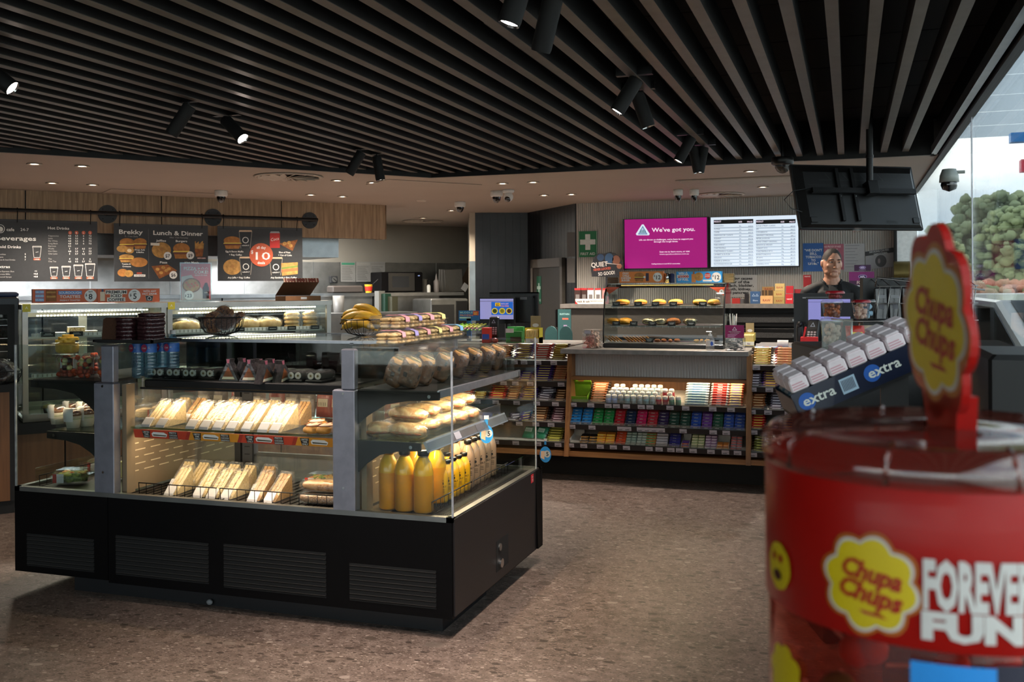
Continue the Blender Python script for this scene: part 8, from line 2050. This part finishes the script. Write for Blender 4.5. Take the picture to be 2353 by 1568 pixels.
chain(b, [(0, .02, .86, .15, .10), (0, .01, 1.02, .145, .10), (0, .0, 1.2, .155, .105), (0, .01, HS - .30, .16, .10), (0, .015, HS - .23, .10, .075), (0, .01, HZ - .125, .062, .064), (.0, -.005, HZ - .07, .062, .066)], 'skin')
for s in (-1, 1):
 chain(b, ARM(s), 'skin'); chain(b, [(0, .01, HS - .235, .06, .05), (s * .17, .01, HS - .255, .058, .055)], 'skin')
 chain(b, [(s * .15, -.29, HS - .62, .026, .018), (s * .14, -.36, HS - .635, .038, .014)], 'skin')
 for k in range(4): x = s * (.112 + k * .019); L_ = (.065, .072, .068, .052)[k]; chain(b, [(x, -.37, HS - .635, .009, .009), (x, -.37 - L_ * .55, HS - .63, .0085, .0085), (x, -.37 - L_, HS - .65, .0075, .0075)], 'skin')
 chain(b, [(s * .11, -.33, HS - .63, .011, .011), (s * .082, -.365, HS - .635, .010, .009), (s * .078, -.395, HS - .64, .008, .008)], 'skin')
 chain(b, [(s * .09, .02, .88, .09, .09), (s * .10, .0, .5, .058, .06), (s * .10, .02, .1, .04, .045)], 'skin'); chain(b, [(s * .10, .03, .05, .04, .045), (s * .11, -.12, .04, .042, .05)], 'skin')
# head: egg with a drawn-in jaw, then the features
b.M = Matrix()
vs = []; fs = []; NU, NV = 40, 30
for j in range(NV + 1):
 th = -PI / 2 + PI * j / NV
 for i in range(NU):
  ph = 2 * PI * i / NU; x, y, z = .076 * math.cos(th) * math.cos(ph), .097 * math.cos(th) * math.sin(ph), .122 * math.sin(th)
  if z < 0: k_ = min(1, -z / .12); x *= 1 + .10 * k_ - .12 * k_ * k_; y = y * (1 - .05 * k_) - .012 * k_
  if y < -.05:
   for s in (-1, 1): q = math.exp(-((x - s * .031) ** 2 + (z - .012) ** 2) / .00028); y += .013 * q
  vs.append(head @ Vector((x, y, z)))
for j in range(NV):
 for i in range(NU): fs.append((j * NU + i, j * NU + (i + 1) % NU, (j + 1) * NU + (i + 1) % NU, (j + 1) * NU + i))
b.add(vs, fs, 'skin', True)
b.M = head
for k in range(6): s = k / 5; b.blob((0, -.094 - .020 * s ** 1.3, .016 - .048 * s), .008 + .006 * s, .010, .010, 'skin', 2, 12, 8)
for s in (-1, 1):
 b.blob((s * .011, -.100, -.034), .009, .010, .007, 'skin', 2, 10, 6); b.blob((s * .028, -.086, .031), .024, .011, .007, 'skin', 2, 12, 6); b.blob((s * .046, -.066, -.020), .020, .018, .016, 'skin', 2, 12, 8)
 b.blob((s * .082, .008, -.002), .010, .018, .031, 'skin', 2, 12, 8, Matrix.Rotation(-.2, 4, 'X')); b.blob((s * .076, -.004, -.024), .007, .009, .011, 'skin', 2, 10, 6)
 b.blob((s * .046, -.028, -.072), .020, .040, .020, 'skin', 2, 12, 8)
b.blob((0, -.070, -.092), .036, .026, .020, 'skin', 2.4, 14, 8); b.blob((0, -.086, -.060), .024, .0105, .006, 'skin'); b.blob((0, -.085, -.070), .022, .0105, .006, 'skin'); b.blob((0, -.072, -.066), .036, .02, .022, 'skin', 2.4, 14, 8)
o = b.build('body', parent=man); remesh(o, .005, 5)
for s in (-1, 1):
 b = MB(head); b.blob((s * .031, -.0765, .012), .0125, .0105, .0058, 'eye_white', 2, 12, 8); b.blob((s * .031 + .003, -.0865, .012), .0058, .003, .0058, 'iris', 2, 10, 6); b.blob((s * .031, -.082, .0185), .0155, .009, .0035, 'skin', 2, 12, 6); b.build('eye', parent=man)
 b = MB(head); b.tube([(s * .014, -.097, .031), (s * .03, -.099, .037), (s * .048, -.088, .034)], [.003, .0038, .002], 'hair', 6); b.build('eyebrow', parent=man)
b = MB(head); b.tube([(-.022, -.089, -.066), (-.009, -.0965, -.0645), (.009, -.0965, -.0645), (.022, -.089, -.066)], [.002, .0035, .0035, .002], 'lip', 6); b.build('lips', parent=man)
b = MB(head); vs = []; fs = []
for j in range(17):
 th = -.35 + (PI / 2 + .35) * j / 16
 for i in range(40):
  ph = 2 * PI * i / 40; cx_, sy = math.cos(ph), math.sin(ph)
  fr = max(0, -sy); lim = -.35 + fr ** 1.7 * 1.16 + (.12 if fr > .6 and abs(cx_) > .25 else 0) + .62 * math.exp(-((sy + .08) / .34) ** 2)    # hairline climbs to the front, with receding temples
  t_ = max(th, lim); g = .007 * min(1, max(0, th - lim) / .5) + .001
  x, y, z = (.076 + g) * math.cos(t_) * cx_, (.097 + g) * math.cos(t_) * sy, (.122 + g) * math.sin(t_)
  if z < 0: x *= 1.02
  vs.append((x, y, z))
for j in range(16):
 for i in range(40): fs.append((j * 40 + i, j * 40 + (i + 1) % 40, (j + 1) * 40 + (i + 1) % 40, (j + 1) * 40 + i))
b.add(vs, fs, 'hair', True); b.build('hair', parent=man)
b = MB(body)
chain(b, [(0, .02, .84, .17, .12), (0, .01, 1.02, .165, .12), (0, .0, 1.2, .172, .122), (0, .01, HS - .31, .178, .118), (0, .012, HS - .235, .11, .075)], 'shirt')
for s in (-1, 1): chain(b, [(s * .05, .01, HS - .215, .055, .055), (s * .12, .01, HS - .235, .058, .06), (s * .19, .0, HS - .275, .066, .066), (s * .24, .0, HS - .41, .062, .062)], 'shirt')
o = b.build('polo_shirt', parent=man); remesh(o, .009, 3)
b = MB(body); b.tube([(-.055, -.055, HS - .20), (-.078, .0, HS - .175), (-.05, .06, HS - .155), (0, .078, HS - .15), (.05, .06, HS - .155), (.078, .0, HS - .175), (.055, -.055, HS - .20)], [.009, .013, .013, .013, .013, .013, .009], 'shirt', 8)
b.add([(-.07, -.04, HS - .175), (-.02, -.085, HS - .26), (-.075, -.095, HS - .255), (.07, -.04, HS - .175), (.02, -.085, HS - .26), (.075, -.095, HS - .255)], [(0, 1, 2), (3, 5, 4)], 'shirt'); b.build('collar', parent=man)
b = MB(body @ Matrix.Translation((.085, -.128, HS - .345))); b.poly([(-.014, 0), (.014, 0), (0, .028)], 'print_white', 1); b.poly([(-.006, .004), (.006, .004), (0, .017)], 'shirt', 3); b.build('chest_logo', parent=man)
b = MB(body)
for s in (-1, 1): chain(b, [(s * .06, .02, .90, .11, .11), (s * .09, .015, .8, .095, .10), (s * .10, .0, .5, .072, .075), (s * .10, .02, .12, .06, .065)], 'trousers')
o = b.build('trousers', parent=man); remesh(o, .01, 2)
for s in (-1, 1): b = MB(body); b.blob((s * .11, -.06, .045), .052, .145, .05, 'black_plastic', 2.8, 16, 8); b.build('shoe', parent=man)

# ================================================================ FOREGROUND : LOLLIPOP TUB
tc_ = P(2150, 990, d=.70); TX, TY, TZ, TRd = tc_.x, tc_.y, 1.398, .1165
mat('tub_red', 'a8140e', .38, noise_amt=.03, coat=.08, spec=.25); mat('logo_yellow', 'e0c414', .35, noise_amt=.02); mat('logo_orange', 'b5651c', .35); mat('logo_white', 'd8d4d0', .35); mat('logo_red', 'b0200e', .35); mat('stand_black', '0a0a0b', .5)
clear('tub_clear', 'e8a090', .2, .05, .9, haze=.12, hcol='b03020'); clear('lid_clear', 'e0b8b0', .25, .06, .9, haze=.10, hcol='c07060')
az = math.atan2(-TY, -TX)                                   # the side facing the viewer
def wrapc(b, lay_r=.0):
 out = []
 for v in b.v:
  r_ = TRd + .0004 - v.y; a = az + v.x / TRd; out.append(Vector((TX + r_ * math.cos(a), TY + r_ * math.sin(a), v.z)))
 b.v = out; return b
def hit(u, v):
 d_ = ray(u, v); A = d_.x ** 2 + d_.y ** 2; B = -2 * (d_.x * TX + d_.y * TY); C_ = TX ** 2 + TY ** 2 - TRd ** 2; t_ = (-B - math.sqrt(max(0, B * B - 4 * A * C_))) / (2 * A)
 p = d_ * t_; a = math.atan2(p.y - TY, p.x - TX) - az
 return TRd * ((a + PI) % (2 * PI) - PI), p.z + EYE
tub = thing('lollipop_tub', 'big red lollipop tub in the right foreground reading Forever Fun', 'tub', (TX, TY, 1.13), world=True)
MT = Matrix.Translation((TX, TY, 0)); zl_ = hit(2150, 1500)[1]
b = MB(MT); b.lathe([(TRd * .985, 1.14), (TRd * .985, zl_ + .004)], 'tub_clear', 72, caps=False); b.lathe([(0, 1.13), (TRd * .95, 1.13), (TRd * .985, 1.14)], 'tub_red', 72); b.build('clear_body', parent=tub)
b = MB(MT); b.lathe([(TRd * .992, zl_), (TRd, zl_ + .001), (TRd, TZ - .020), (TRd * .99, TZ - .018)], 'tub_red', 96, caps=False); lb_ = b.build('label_band', parent=tub)
b = MB(MT); b.lathe([(TRd * 1.0, TZ - .022), (TRd * 1.02, TZ - .018), (TRd * 1.02, TZ - .008), (TRd * .985, TZ - .003), (TRd * .97, TZ + .001), (TRd * .93, TZ + .003), (TRd * .80, TZ - .002), (TRd * .30, TZ + .002), (.018, TZ + .004)], 'lid_clear', 72, caps=False)
for k in range(10): a = k * PI / 5; b.tube([(TRd * 1.015 * math.cos(a), TRd * 1.015 * math.sin(a), TZ - .020), (TRd * 1.01 * math.cos(a), TRd * 1.01 * math.sin(a), TZ - .004), (TRd * .9 * math.cos(a), TRd * .9 * math.sin(a), TZ + .003)], .0022, 'lid_clear')
b.build('clear_lid', parent=tub)
b = MB(MT); b.lathe([(0, TZ - .05), (TRd * .96, TZ - .05)], mat('tub_inside', '6a1410', .5), 48, caps=False); b.build('inner_tray', parent=tub)
rr = random.Random(5)
for k in range(46):
 a = rr.random() * 6.28; r_ = TRd * (.60 + .30 * rr.random()); z = 1.15 + rr.random() * .08; b = MB(); b.blob((0, 0, 0), .013, .013, .013, 'c:' + ('b03a1c', 'c8861c', '8a1c4a', '4a7a2a', 'c8a030')[k % 5], 2, 12, 8); b.cyl((0, 0, -.012), (0, 0, -.05), .0018, 'white_plastic', 6)
 o = b.build('lollipop', parent=tub); o.location = Vector((TX + r_ * math.cos(a), TY + r_ * math.sin(a), z)) - Vector((TX, TY, 1.13)); o.rotation_euler = (rr.random() * 3, rr.random() * 3, 0)
def flower(b, cx_, cz_, R_, m, lay, n=8, ph=.2, amp=.10, rings=6, sq=1):
 vs = [(cx_, -lay * .0004, cz_)]; N = 64
 for j in range(1, rings + 1):
  for i in range(N): a = 2 * PI * i / N; q = R_ * (1 - amp + amp * abs(math.cos((a + ph) * n / 2)) * 1.6) * j / rings; vs.append((cx_ + q * math.cos(a), -lay * .0004, cz_ + q * math.sin(a) * sq))
 fs = [(0, 1 + i, 1 + (i + 1) % N) for i in range(N)] + [(1 + (j - 1) * N + i, 1 + j * N + i, 1 + j * N + (i + 1) % N, 1 + (j - 1) * N + (i + 1) % N) for j in range(1, rings) for i in range(N)]
 return b.add(vs, fs, m)
def chupa(b, cx_, cz_, R_, base=0):
 flower(b, cx_, cz_, R_ * 1.12, 'logo_orange', base + 1); flower(b, cx_, cz_, R_ * 1.03, 'logo_white', base + 2); flower(b, cx_, cz_, R_ * .96, 'logo_yellow', base + 3)
 b.text('Chupa', cx_ + R_ * .02, cz_ + R_ * .06, R_ * .42, 'logo_red', (base + 4) * .75, bold=.04, w=R_ * 1.35, rot=-.16, shear=.18); b.text('Chups', cx_ - R_ * .02, cz_ - R_ * .40, R_ * .42, 'logo_red', (base + 4) * .75, bold=.04, w=R_ * 1.4, rot=-.16, shear=.18)
 b.poly([(cx_ - R_ * .2, cz_ - R_ * .58), (cx_ + R_ * .3, cz_ - R_ * .62), (cx_ + R_ * .42, cz_ - R_ * .70), (cx_ - R_ * .1, cz_ - R_ * .66)], 'logo_red', (base + 4) * .75)
b = MB(); s0, z0 = hit(1997, 1342); s1, _ = hit(2112, 1342); chupa(b, s0, z0, abs(s1 - s0) * .95); wrapc(b); b.build('logo_badge', parent=lb_)
b = MB(); sF, zF = hit(2122, 1392); sF2, zT_ = hit(2122, 1282); b.text('FOREVER', sF, zF, zT_ - zF, 'logo_white', 2, al='l', bold=.045, w=.062); sU, zU = hit(2118, 1462); _, zU2 = hit(2118, 1402); b.text('FUN', sU, zU, zU2 - zU, 'logo_white', 2, al='l', bold=.06, w=.056); wrapc(b); b.build('slogan_print', parent=lb_)
for (u, v, R_, nm) in ((1792, 1300, .016, 'smiley_print'), (1805, 1552, .020, 'logo_print')):
 b = MB(); s, z = hit(u, v); flower(b, s, z, R_, 'logo_yellow', 2, amp=.02 if nm[0] == 's' else .1)
 if nm[0] == 's':
  for q in (-.005, .005): flower(b, s + q, z + .006, .0028, 'logo_red', 4, amp=0, rings=2)
  flower(b, s, z - .006, .006, 'c:3a1010', 4, amp=0, rings=2, sq=.6)
 wrapc(b); b.build(nm, parent=lb_)
b = MB(); sa_, za = hit(2092, 1516); sb_, zb2 = hit(2290, 1568)
for k in range(8): b.rect(sa_ + k * (sb_ - sa_) / 8, sa_ + (k + 1) * (sb_ - sa_) / 8, za - .03, za, 'c:1a78c0', 1)
for k in range(8): b.rect(sb_ + k * .006, sb_ + (k + 1) * .006, za - .03, za + .002, 'c:141428', 1)
wrapc(b); b.build('blue_print', parent=lb_)
# topper standing in the lid
Mp = Matrix.Translation((TX, TY, TZ + .075)) @ Matrix.Rotation(YAW - R(91), 4, 'Z') @ Matrix.Rotation(R(3), 4, 'X')
N = 64; RP = .052
pr_ = [(RP * 1.0 * (.9 + .16 * abs(math.cos((2 * PI * i / N + .2) * 4))) * math.cos(2 * PI * i / N), RP * 1.28 * (.9 + .16 * abs(math.cos((2 * PI * i / N + .2) * 4))) * math.sin(2 * PI * i / N)) for i in range(N)]
b = MB(Mp); b.prism(pr_, 0, .006, 'tub_red'); b.M = Mp; chupa(b, 0, 0, RP * .93, 0); lt_ = b.build('logo_topper', parent=tub)
b = MB(Mp); b.prism([(-.022, -.085), (.022, -.085), (.030, -.05), (-.030, -.05)], .0, .014, 'tub_red'); b.build('topper_stem', parent=lt_)
b = MB(); b.rbox(TX - .16, TX + .22, TY - .14, TY + .16, 0, 1.129, 'stand_black', .01); b.build('display_stand', label='black stand carrying the red lollipop tub in the right foreground', cat='stand')

# ================================================================ TILTED GUM DISPLAY
gd = 2.25; g0 = P(1838, 962, d=gd); fr = Vector((-sa, ca, 0)); rt = Vector((ca, sa, 0)); an = R(23)
gx = (rt * math.cos(an) + Vector((0, 0, 1)) * math.sin(an)); gz = (Vector((0, 0, 1)) * math.cos(an) - rt * math.sin(an)); tl_ = R(6); gy2 = fr * math.cos(tl_) + gz * math.sin(tl_); gz2 = gz * math.cos(tl_) - fr * math.sin(tl_)
Mg = Matrix(((gx.x, gy2.x, gz2.x, g0.x), (gx.y, gy2.y, gz2.y, g0.y), (gx.z, gy2.z, gz2.z, g0.z), (0, 0, 0, 1)))
mat('navy_card', '0c1730', .35, coat=.3); clear('bottle_blue', 'b8d4de', .2, .1, .9, haze=.35, hcol='8ab0c0'); mat('cap_pink', 'ecdfe2', .4)
t = thing('gum_display_box', 'navy gum display box with white lettering tilted beside the red tub', 'display box', g0, world=True)
b = MB(Mg); b.box(0, .34, 0, .003, 0, .058, 'navy_card'); b.box(0, .003, 0, .13, 0, .045, 'navy_card'); b.box(.337, .34, 0, .13, 0, .05, 'navy_card'); b.box(0, .34, 0, .13, -.003, 0, 'navy_card'); b.box(0, .34, .127, .13, 0, .05, 'navy_card'); b.build('tray', parent=t)
b = MB(Mg)
for x in (.055, .215): b.disc(x - .025, .030, .020, 'c:1a4a90', 1); b.text('extra', x + .004, .020, .024, 'print_white', 2, w=.078)
b.rect(.112, .150, .010, .046, 'c:8aa0b0', 1)
for k in range(9): b.rect(.116 + k * .0034, .1175 + k * .0034, .016, .042, 'c:2a2a3a', 2)
b.build('front_print', parent=t)
t = thing('gum_pot'); b = MB(); b.rbox(-.021, .021, -.019, .019, 0, .052, 'bottle_blue', .008); b.build('pot_body', parent=t)
b = MB(); b.rbox(-.0215, .0215, -.021, .021, .052, .086, 'cap_pink', .005); b.rbox(-.018, .018, -.018, .018, .086, .092, 'cap_pink', .003); gq = b.build('cap', parent=t)
b = MB(Matrix.Translation((0, -.0215, 0)))
for k in range(3): b.rect(-.017, .015 - k * .003, .060 + k * .006, .063 + k * .006, 'c:b08890', 1)
b.build('cap_print', parent=gq); GM = Proto(t)
for r_ in range(3):
 for k in range(7): GM.place(Mg @ TR((.028 + k * .0475, .024 + r_ * .042, .003)), 'pale-capped gum pot in the tilted navy display box, %s row, %s from the left' % (('front', 'middle', 'back')[r_], names[k]), 'gum pots in the tilted navy box', 'gum pot')
b = MB(); q = Mg @ Vector((.1, .06, 0)); b.add([Mg @ Vector(v) for v in ((0, .005, -.004), (.34, .005, -.004), (.34, .125, -.004), (0, .125, -.004), (0, .005, -.012), (.34, .005, -.012), (.34, .125, -.012), (0, .125, -.012))], [(0, 1, 2, 3), (7, 6, 5, 4), (0, 4, 5, 1), (1, 5, 6, 2), (2, 6, 7, 3), (3, 7, 4, 0)], 'stand_black')
q = Mg @ Vector((.26, .07, -.01)); b.box(q.x - .03, q.x + .03, q.y - .03, q.y + .03, 0, q.z, 'stand_black'); b.box(q.x - .12, q.x + .12, q.y - .12, q.y + .12, 0, .02, 'stand_black'); b.build('gum_stand', label='black stand under the tilted navy gum box', cat='stand')

# ================================================================ CONFECTIONERY STAND BEYOND IT
s0_ = P(1888, 800, d=4.15); zs_ = s0_.z; Ms = frame((s0_.x, s0_.y, 0), (math.cos(.3), math.sin(.3), 0), (0, 0, 1))
t = thing('sweets_stand', 'black stand of sweet cups with wire shelves right of the till', 'stand', (s0_.x, s0_.y, 0), world=True)
b = MB(Ms); b.rbox(0, .42, 0, .5, 0, zs_, 'stand_black', .01); b.build('base_cabinet', parent=t)
b = MB(Ms);
for z in (zs_ + .11,):
 for k in range(9): b.tube([(.13, .02 + k * .03, z), (.42, .02 + k * .03, z)], .002, 'black_metal', 5)
 b.tube([(.13, .01, z), (.42, .01, z)], .004, 'steel'); b.tube([(.13, .01, z), (.13, .3, z)], .004, 'steel')
for x in (.13, .41): b.tube([(x, .02, zs_), (x, .02, zs_ + .11)], .004, 'steel')
b.build('wire_shelf', parent=t)
b = MB(Ms); b.box(.0, .13, -.004, 0, zs_ - .06, zs_ + .12, 'glass'); b.build('side_glass', parent=t)
mat('mallow', 'd8b8a8', .7, noise_amt=.1); mat('gummy', 'b8601c', .3, col2='5a2a20', scale=40); mat('lid_red', '8a1420', .3)
def sweetcup(m, lab, x, y, z, s=1.0, lid='clam', h=.105):
 t = thing('sweet_cup', lab, 'cup', Ms @ Vector((x, y, z))); b = MB(); rr = random.Random(lab)
 for k in range(34): a = rr.random() * 6.3; q = .028 * math.sqrt(rr.random()); zz = .012 + (k / 34) * (h - .022); b.blob((q * math.cos(a), q * math.sin(a), zz), .011, .011, .010, m, 2.6, 8, 6)
 b.build('sweets', parent=t, kind='stuff'); b = MB(); b.lathe([(0, .001), (.034, .0), (.046, h), (.048, h), (.048, h + .004)], 'clam', 20, caps=False); b.build('cup_body', parent=t)
 b = MB(); b.lathe([(.050, h), (.050, h + .006), (.044, h + .014), (0, h + .015)], lid, 20); b.build('lid', parent=t); t.scale = (s, s, s)
sweetcup('mallow', 'clear cup of pale marshmallows at the corner of the sweets stand', .06, .06, zs_ + .001)
sweetcup('gummy', 'clear cup of orange gummies stacked on the marshmallow cup', .062, .06, zs_ + .122, .92, h=.07)
sweetcup('lid_red', 'shallow red cup on top of the gummy cup', .075, .062, zs_ + .202, .8, 'lid_red', .03)
sweetcup('mallow', 'white cup with a red lid on the wire shelf', .19, .08, zs_ + .115, .8, 'lid_red', .09)
sweetcup('water_tint', 'blue-grey cup beside the red-lidded white cup', .235, .16, zs_ + .115, .85, 'clam', .085)
SB2 = [pouch('g:b02a20', .08, .09, .04, 'sweet_bag', 'c:d8b040'), pouch('g:c8b8a0', .08, .09, .04, 'sweet_bag', 'c:b03020')]
for k in range(4): SB2[k % 2].place(Ms @ TR((.17 + k * .075, .08 + (k % 2) * .03, zs_ + .002), rx=-.3), 'small %s sweet bag under the wire shelf, %s from the left' % (('red', 'white')[k % 2], names[k]), 'sweet bags under the wire shelf', 'sweet bag')
# leaning wire rack of dark packets
k0 = P(2012, 738, d=4.6); Mk = frame((k0.x, k0.y, k0.z), (math.cos(.35), math.sin(.35), 0), (0, 0, 1))
t = thing('wire_rack', 'wire rack of dark snack packets beside the corner column', 'rack', k0, world=True)
b = MB(Mk)
for k in range(10): b.tube([(.0 + k * .05, 0, 0), (.02 + k * .05, 0, .16), (.02 + k * .05, .12, .20)], .0025, 'steel', 5)
for z in (0, .08, .16): b.tube([(0, 0, z), (.48, 0, z)], .003, 'steel', 5)
b.tube([(0, .0, .16), (0, -.02, .20), (.5, -.02, .14)], .005, 'steel'); b.build('wire_frame', parent=t)
b = MB(Mk); b.box(-.02, .44, .1, .14, -k0.z, .2, 'stand_black'); b.build('back_panel', parent=t)
t = thing('dark_packet'); b = MB(); b.rbox(-.028, .028, -.008, .008, 0, .15, 'g:17171a', .005); b.build('packet', parent=t); b = MB(Matrix.Translation((0, -.0085, 0))); b.rect(-.02, .02, .10, .115, 'c:5a5a5c', 1); b.rect(-.012, .012, .05, .08, 'c:3a3a40', 1); b.build('packet_print', parent=t); DP = Proto(t)
for k in range(7): DP.place(Mk @ TR((.04 + k * .064, .03, .004), rx=-.1), 'slim black snack packet in the wire rack, %s from the left' % names[k], 'black packets in the wire rack', 'snack packet')
# window-side fixtures
t = thing('brass_drum', 'round brass-coloured reel on the corner column behind the tub topper', 'reel', P(2072, 628, Y=11.2)); b = MB(); b.cyl((-.08, 0, 0), (.08, 0, 0), .125, mat('brass', '6a5c34', .35, .8), 24); b.build('drum', parent=t); b = MB(); b.cyl((.0, 0, 0), (.0, .19, 0), .02, 'black_metal'); b.build('axle', parent=t)
z_ = 1.10
t = thing('window_bench', 'dark grey bench with a wire side running along the glass front', 'bench', (.5, 3, 0), world=True)
b = MB(); b.box(.46, .645, 2.2, 7.2, .5, z_, 'c:2a2b2d'); b.box(.44, .65, 2.2, 7.2, z_, z_ + .03, 'dark_grey'); b.box(.5, .64, 2.25, 7.1, 0, .5, 'matt_black'); b.build('bench_body', parent=t)
b = MB()
for k in range(18): b.tube([(.44, 2.3 + k * .09, .9), (.44, 2.3 + k * .09, z_ + .06)], .003, 'steel', 5)
b.tube([(.44, 2.3, z_ + .06), (.44, 3.85, z_ + .06)], .004, 'steel'); b.build('wire_side', parent=t)
q = P(2290, 830, d=1.9); MB().rbox(q.x - .02, q.x + .16, q.y - .05, q.y + .25, 0, q.z + .015, 'stand_black', .01).build('black_bin', label='tall black bin at the right edge behind the red tub', cat='bin')

# ================================================================ OUTSIDE
MB().box(.75, 160, -60, 160, -.12, -.06, 'asphalt').build('ground', kind='structure')
sf_ = mat('soffit', 'd4dae2', .6, noise_amt=.02); sf_.node_tree.nodes['Principled BSDF'].inputs['Transmission Weight'].default_value = 0; nt_ = sf_.node_tree; tl2 = nt_.nodes.new('ShaderNodeBsdfTranslucent'); tl2.inputs[0].default_value = srgb('b4c0cc'); mx_ = nt_.nodes.new('ShaderNodeMixShader'); mx_.inputs[0].default_value = .5; nt_.links.new(nt_.nodes['Principled BSDF'].outputs[0], mx_.inputs[1]); nt_.links.new(tl2.outputs[0], mx_.inputs[2]); nt_.links.new(mx_.outputs[0], nt_.nodes['Material Output'].inputs[0]); t = thing('forecourt_canopy', 'white panelled forecourt canopy overhead outside the glass', 'canopy', (10, 18, 0), world=True)
b = MB()
for k in range(12): b.add([(1.6, 3 + k * 1.9, 4.95), (16, 3 + k * 1.9, 4.95), (16, 4.87 + k * 1.9, 4.95), (1.6, 4.87 + k * 1.9, 4.95)], [(0, 1, 2, 3)], 'soffit')
b.build('soffit_panels', parent=t)
for x, y in ((12, 8), (12, 22)): b = MB(); b.box(x, x + .4, y, y + .4, -.06, 4.9, 'soffit'); b.build('column', parent=t)
mat('leaf', '76835c', .8, col2='9aa374', scale=.9); mat('leaf_dark', '5c6b50', .8, col2='8a9470', scale=.9); mat('leaf_red', 'c87a62', .8, col2='a8987a', scale=1.1); mat('bark', '5a4838', .9)
def tree(u, d_, h, w, m, lab, seed, name='tree'):
 p = P(u, 650, d=d_); rr = random.Random(seed); t = thing(name, lab, 'tree' if name == 'tree' else 'shrub', (p.x, p.y, -.06), group='trees beyond the forecourt' if name == 'tree' else None); b = MB()
 if name == 'tree':
  b.cyl((0, 0, 0), (0, 0, h * .6), w * .05, 'bark', 8)
  for k in range(4): b.cyl((0, 0, h * .4), (w * .3 * math.cos(k * 1.7), w * .3 * math.sin(k * 1.7), h * .75), w * .03, 'bark', 6)
  b.build('trunk', parent=t)
 b = MB()
 for k in range(420):
  a = rr.random() * 6.3; q = math.sqrt(rr.random()); zc = (.35 if name == 'tree' else .1) + .6 * rr.random(); s = w * (.028 + .042 * rr.random()); wid = (1 - abs(zc - .62) * 1.3) if name == 'tree' else 1
  b.blob((w * .5 * q * wid * math.cos(a), w * .5 * q * wid * math.sin(a), h * zc), s, s, s * .8, m, 2, 8, 6, bump=.5, seed=k + seed, bs=1.6 / s)
 b.build('crown' if name == 'tree' else 'foliage', parent=t)
tree(2150, 34, 3.1, 2.6, 'leaf', 'small round tree outside, leftmost through the glass', 1)
tree(2215, 42, 4.2, 4.0, 'leaf_dark', 'dark leafy tree outside right of the small round one', 2)
tree(2290, 52, 6.4, 5.6, 'leaf_dark', 'tallest wide tree outside at the right', 3)
tree(2350, 40, 4.8, 3.6, 'leaf', 'pale green tree outside at the right edge', 4)
tree(2262, 30, 2.2, 3.6, 'leaf_red', 'reddish orange shrub outside under the tallest tree', 5, 'shrub')
tree(2330, 30, 2.0, 3.0, 'leaf', 'low green shrub outside right of the reddish one', 6, 'shrub')
tree(2440, 55, 5.5, 5, 'leaf_dark', 'wide tree outside partly beyond the right edge', 8)
p = P(2290, 655, d=26); b = MB(); M = Matrix.Translation((p.x, p.y, 0)); b.M = M; b.box(-5, 8, 0, .15, -.06, 1.25, 'c:c8c8c6'); b.build('low_wall', label='low white wall outside in front of the trees', cat='wall')
p = P(2330, 700, d=8.6); t = thing('parked_car', 'white car parked outside the glass at the right edge', 'car', (p.x + .6, p.y, -.06), rz=.25)
mat('car_paint', 'd4d6d8', .2, coat=.6, noise_amt=0); prf = [(-2.1, .3), (-2.15, .75), (-1.4, .98), (-.7, 1.02), (-.1, 1.42), (1.0, 1.46), (1.7, 1.05), (2.1, .95), (2.15, .35), (1.7, .25), (-1.7, .25)]
Mq = Matrix.Rotation(PI / 2, 4, 'Z'); b = MB(Mq); b.prism(prf, -.85, .85, 'car_paint'); b.build('car_body', parent=t, bevel=.06)
b = MB(Mq)
for y in (-.862, .852): b.prism([(-.62, 1.0), (-.12, 1.36), (.95, 1.40), (1.5, 1.05)], y, y + .01, 'dome_black')
b.prism([(-.72, 1.03), (-.14, 1.41), (-.12, 1.42), (-.70, 1.04)], -.72, .72, 'dome_black'); b.build('windows', parent=t)
for x in (-1.3, 1.35):
 for y in (-.80, .80): b = MB(Mq); b.cyl((x, y - .1, .33), (x, y + .1, .33), .33, 'matt_black', 24); b.cyl((x, y - .105, .33), (x, y + .105, .33), .2, 'alu', 16); b.build('wheel', parent=t)
p = P(2353, 322, d=14); t = thing('price_pylon', 'blue and red edged sign corner outside at the far right', 'sign', (p.x + .4, p.y, 0)); b = MB(); b.box(-.58, 1.2, -.1, .1, p.z - .03, p.z + .10, 'c:2a6ca8'); b.box(-.45, 1.2, -.1, .1, p.z - .45, p.z - .28, 'c:b8203a'); b.build('sign_panel', parent=t); b = MB(); b.box(.5, .7, -.05, .05, -.06, p.z, 'soffit'); b.build('sign_post', parent=t)
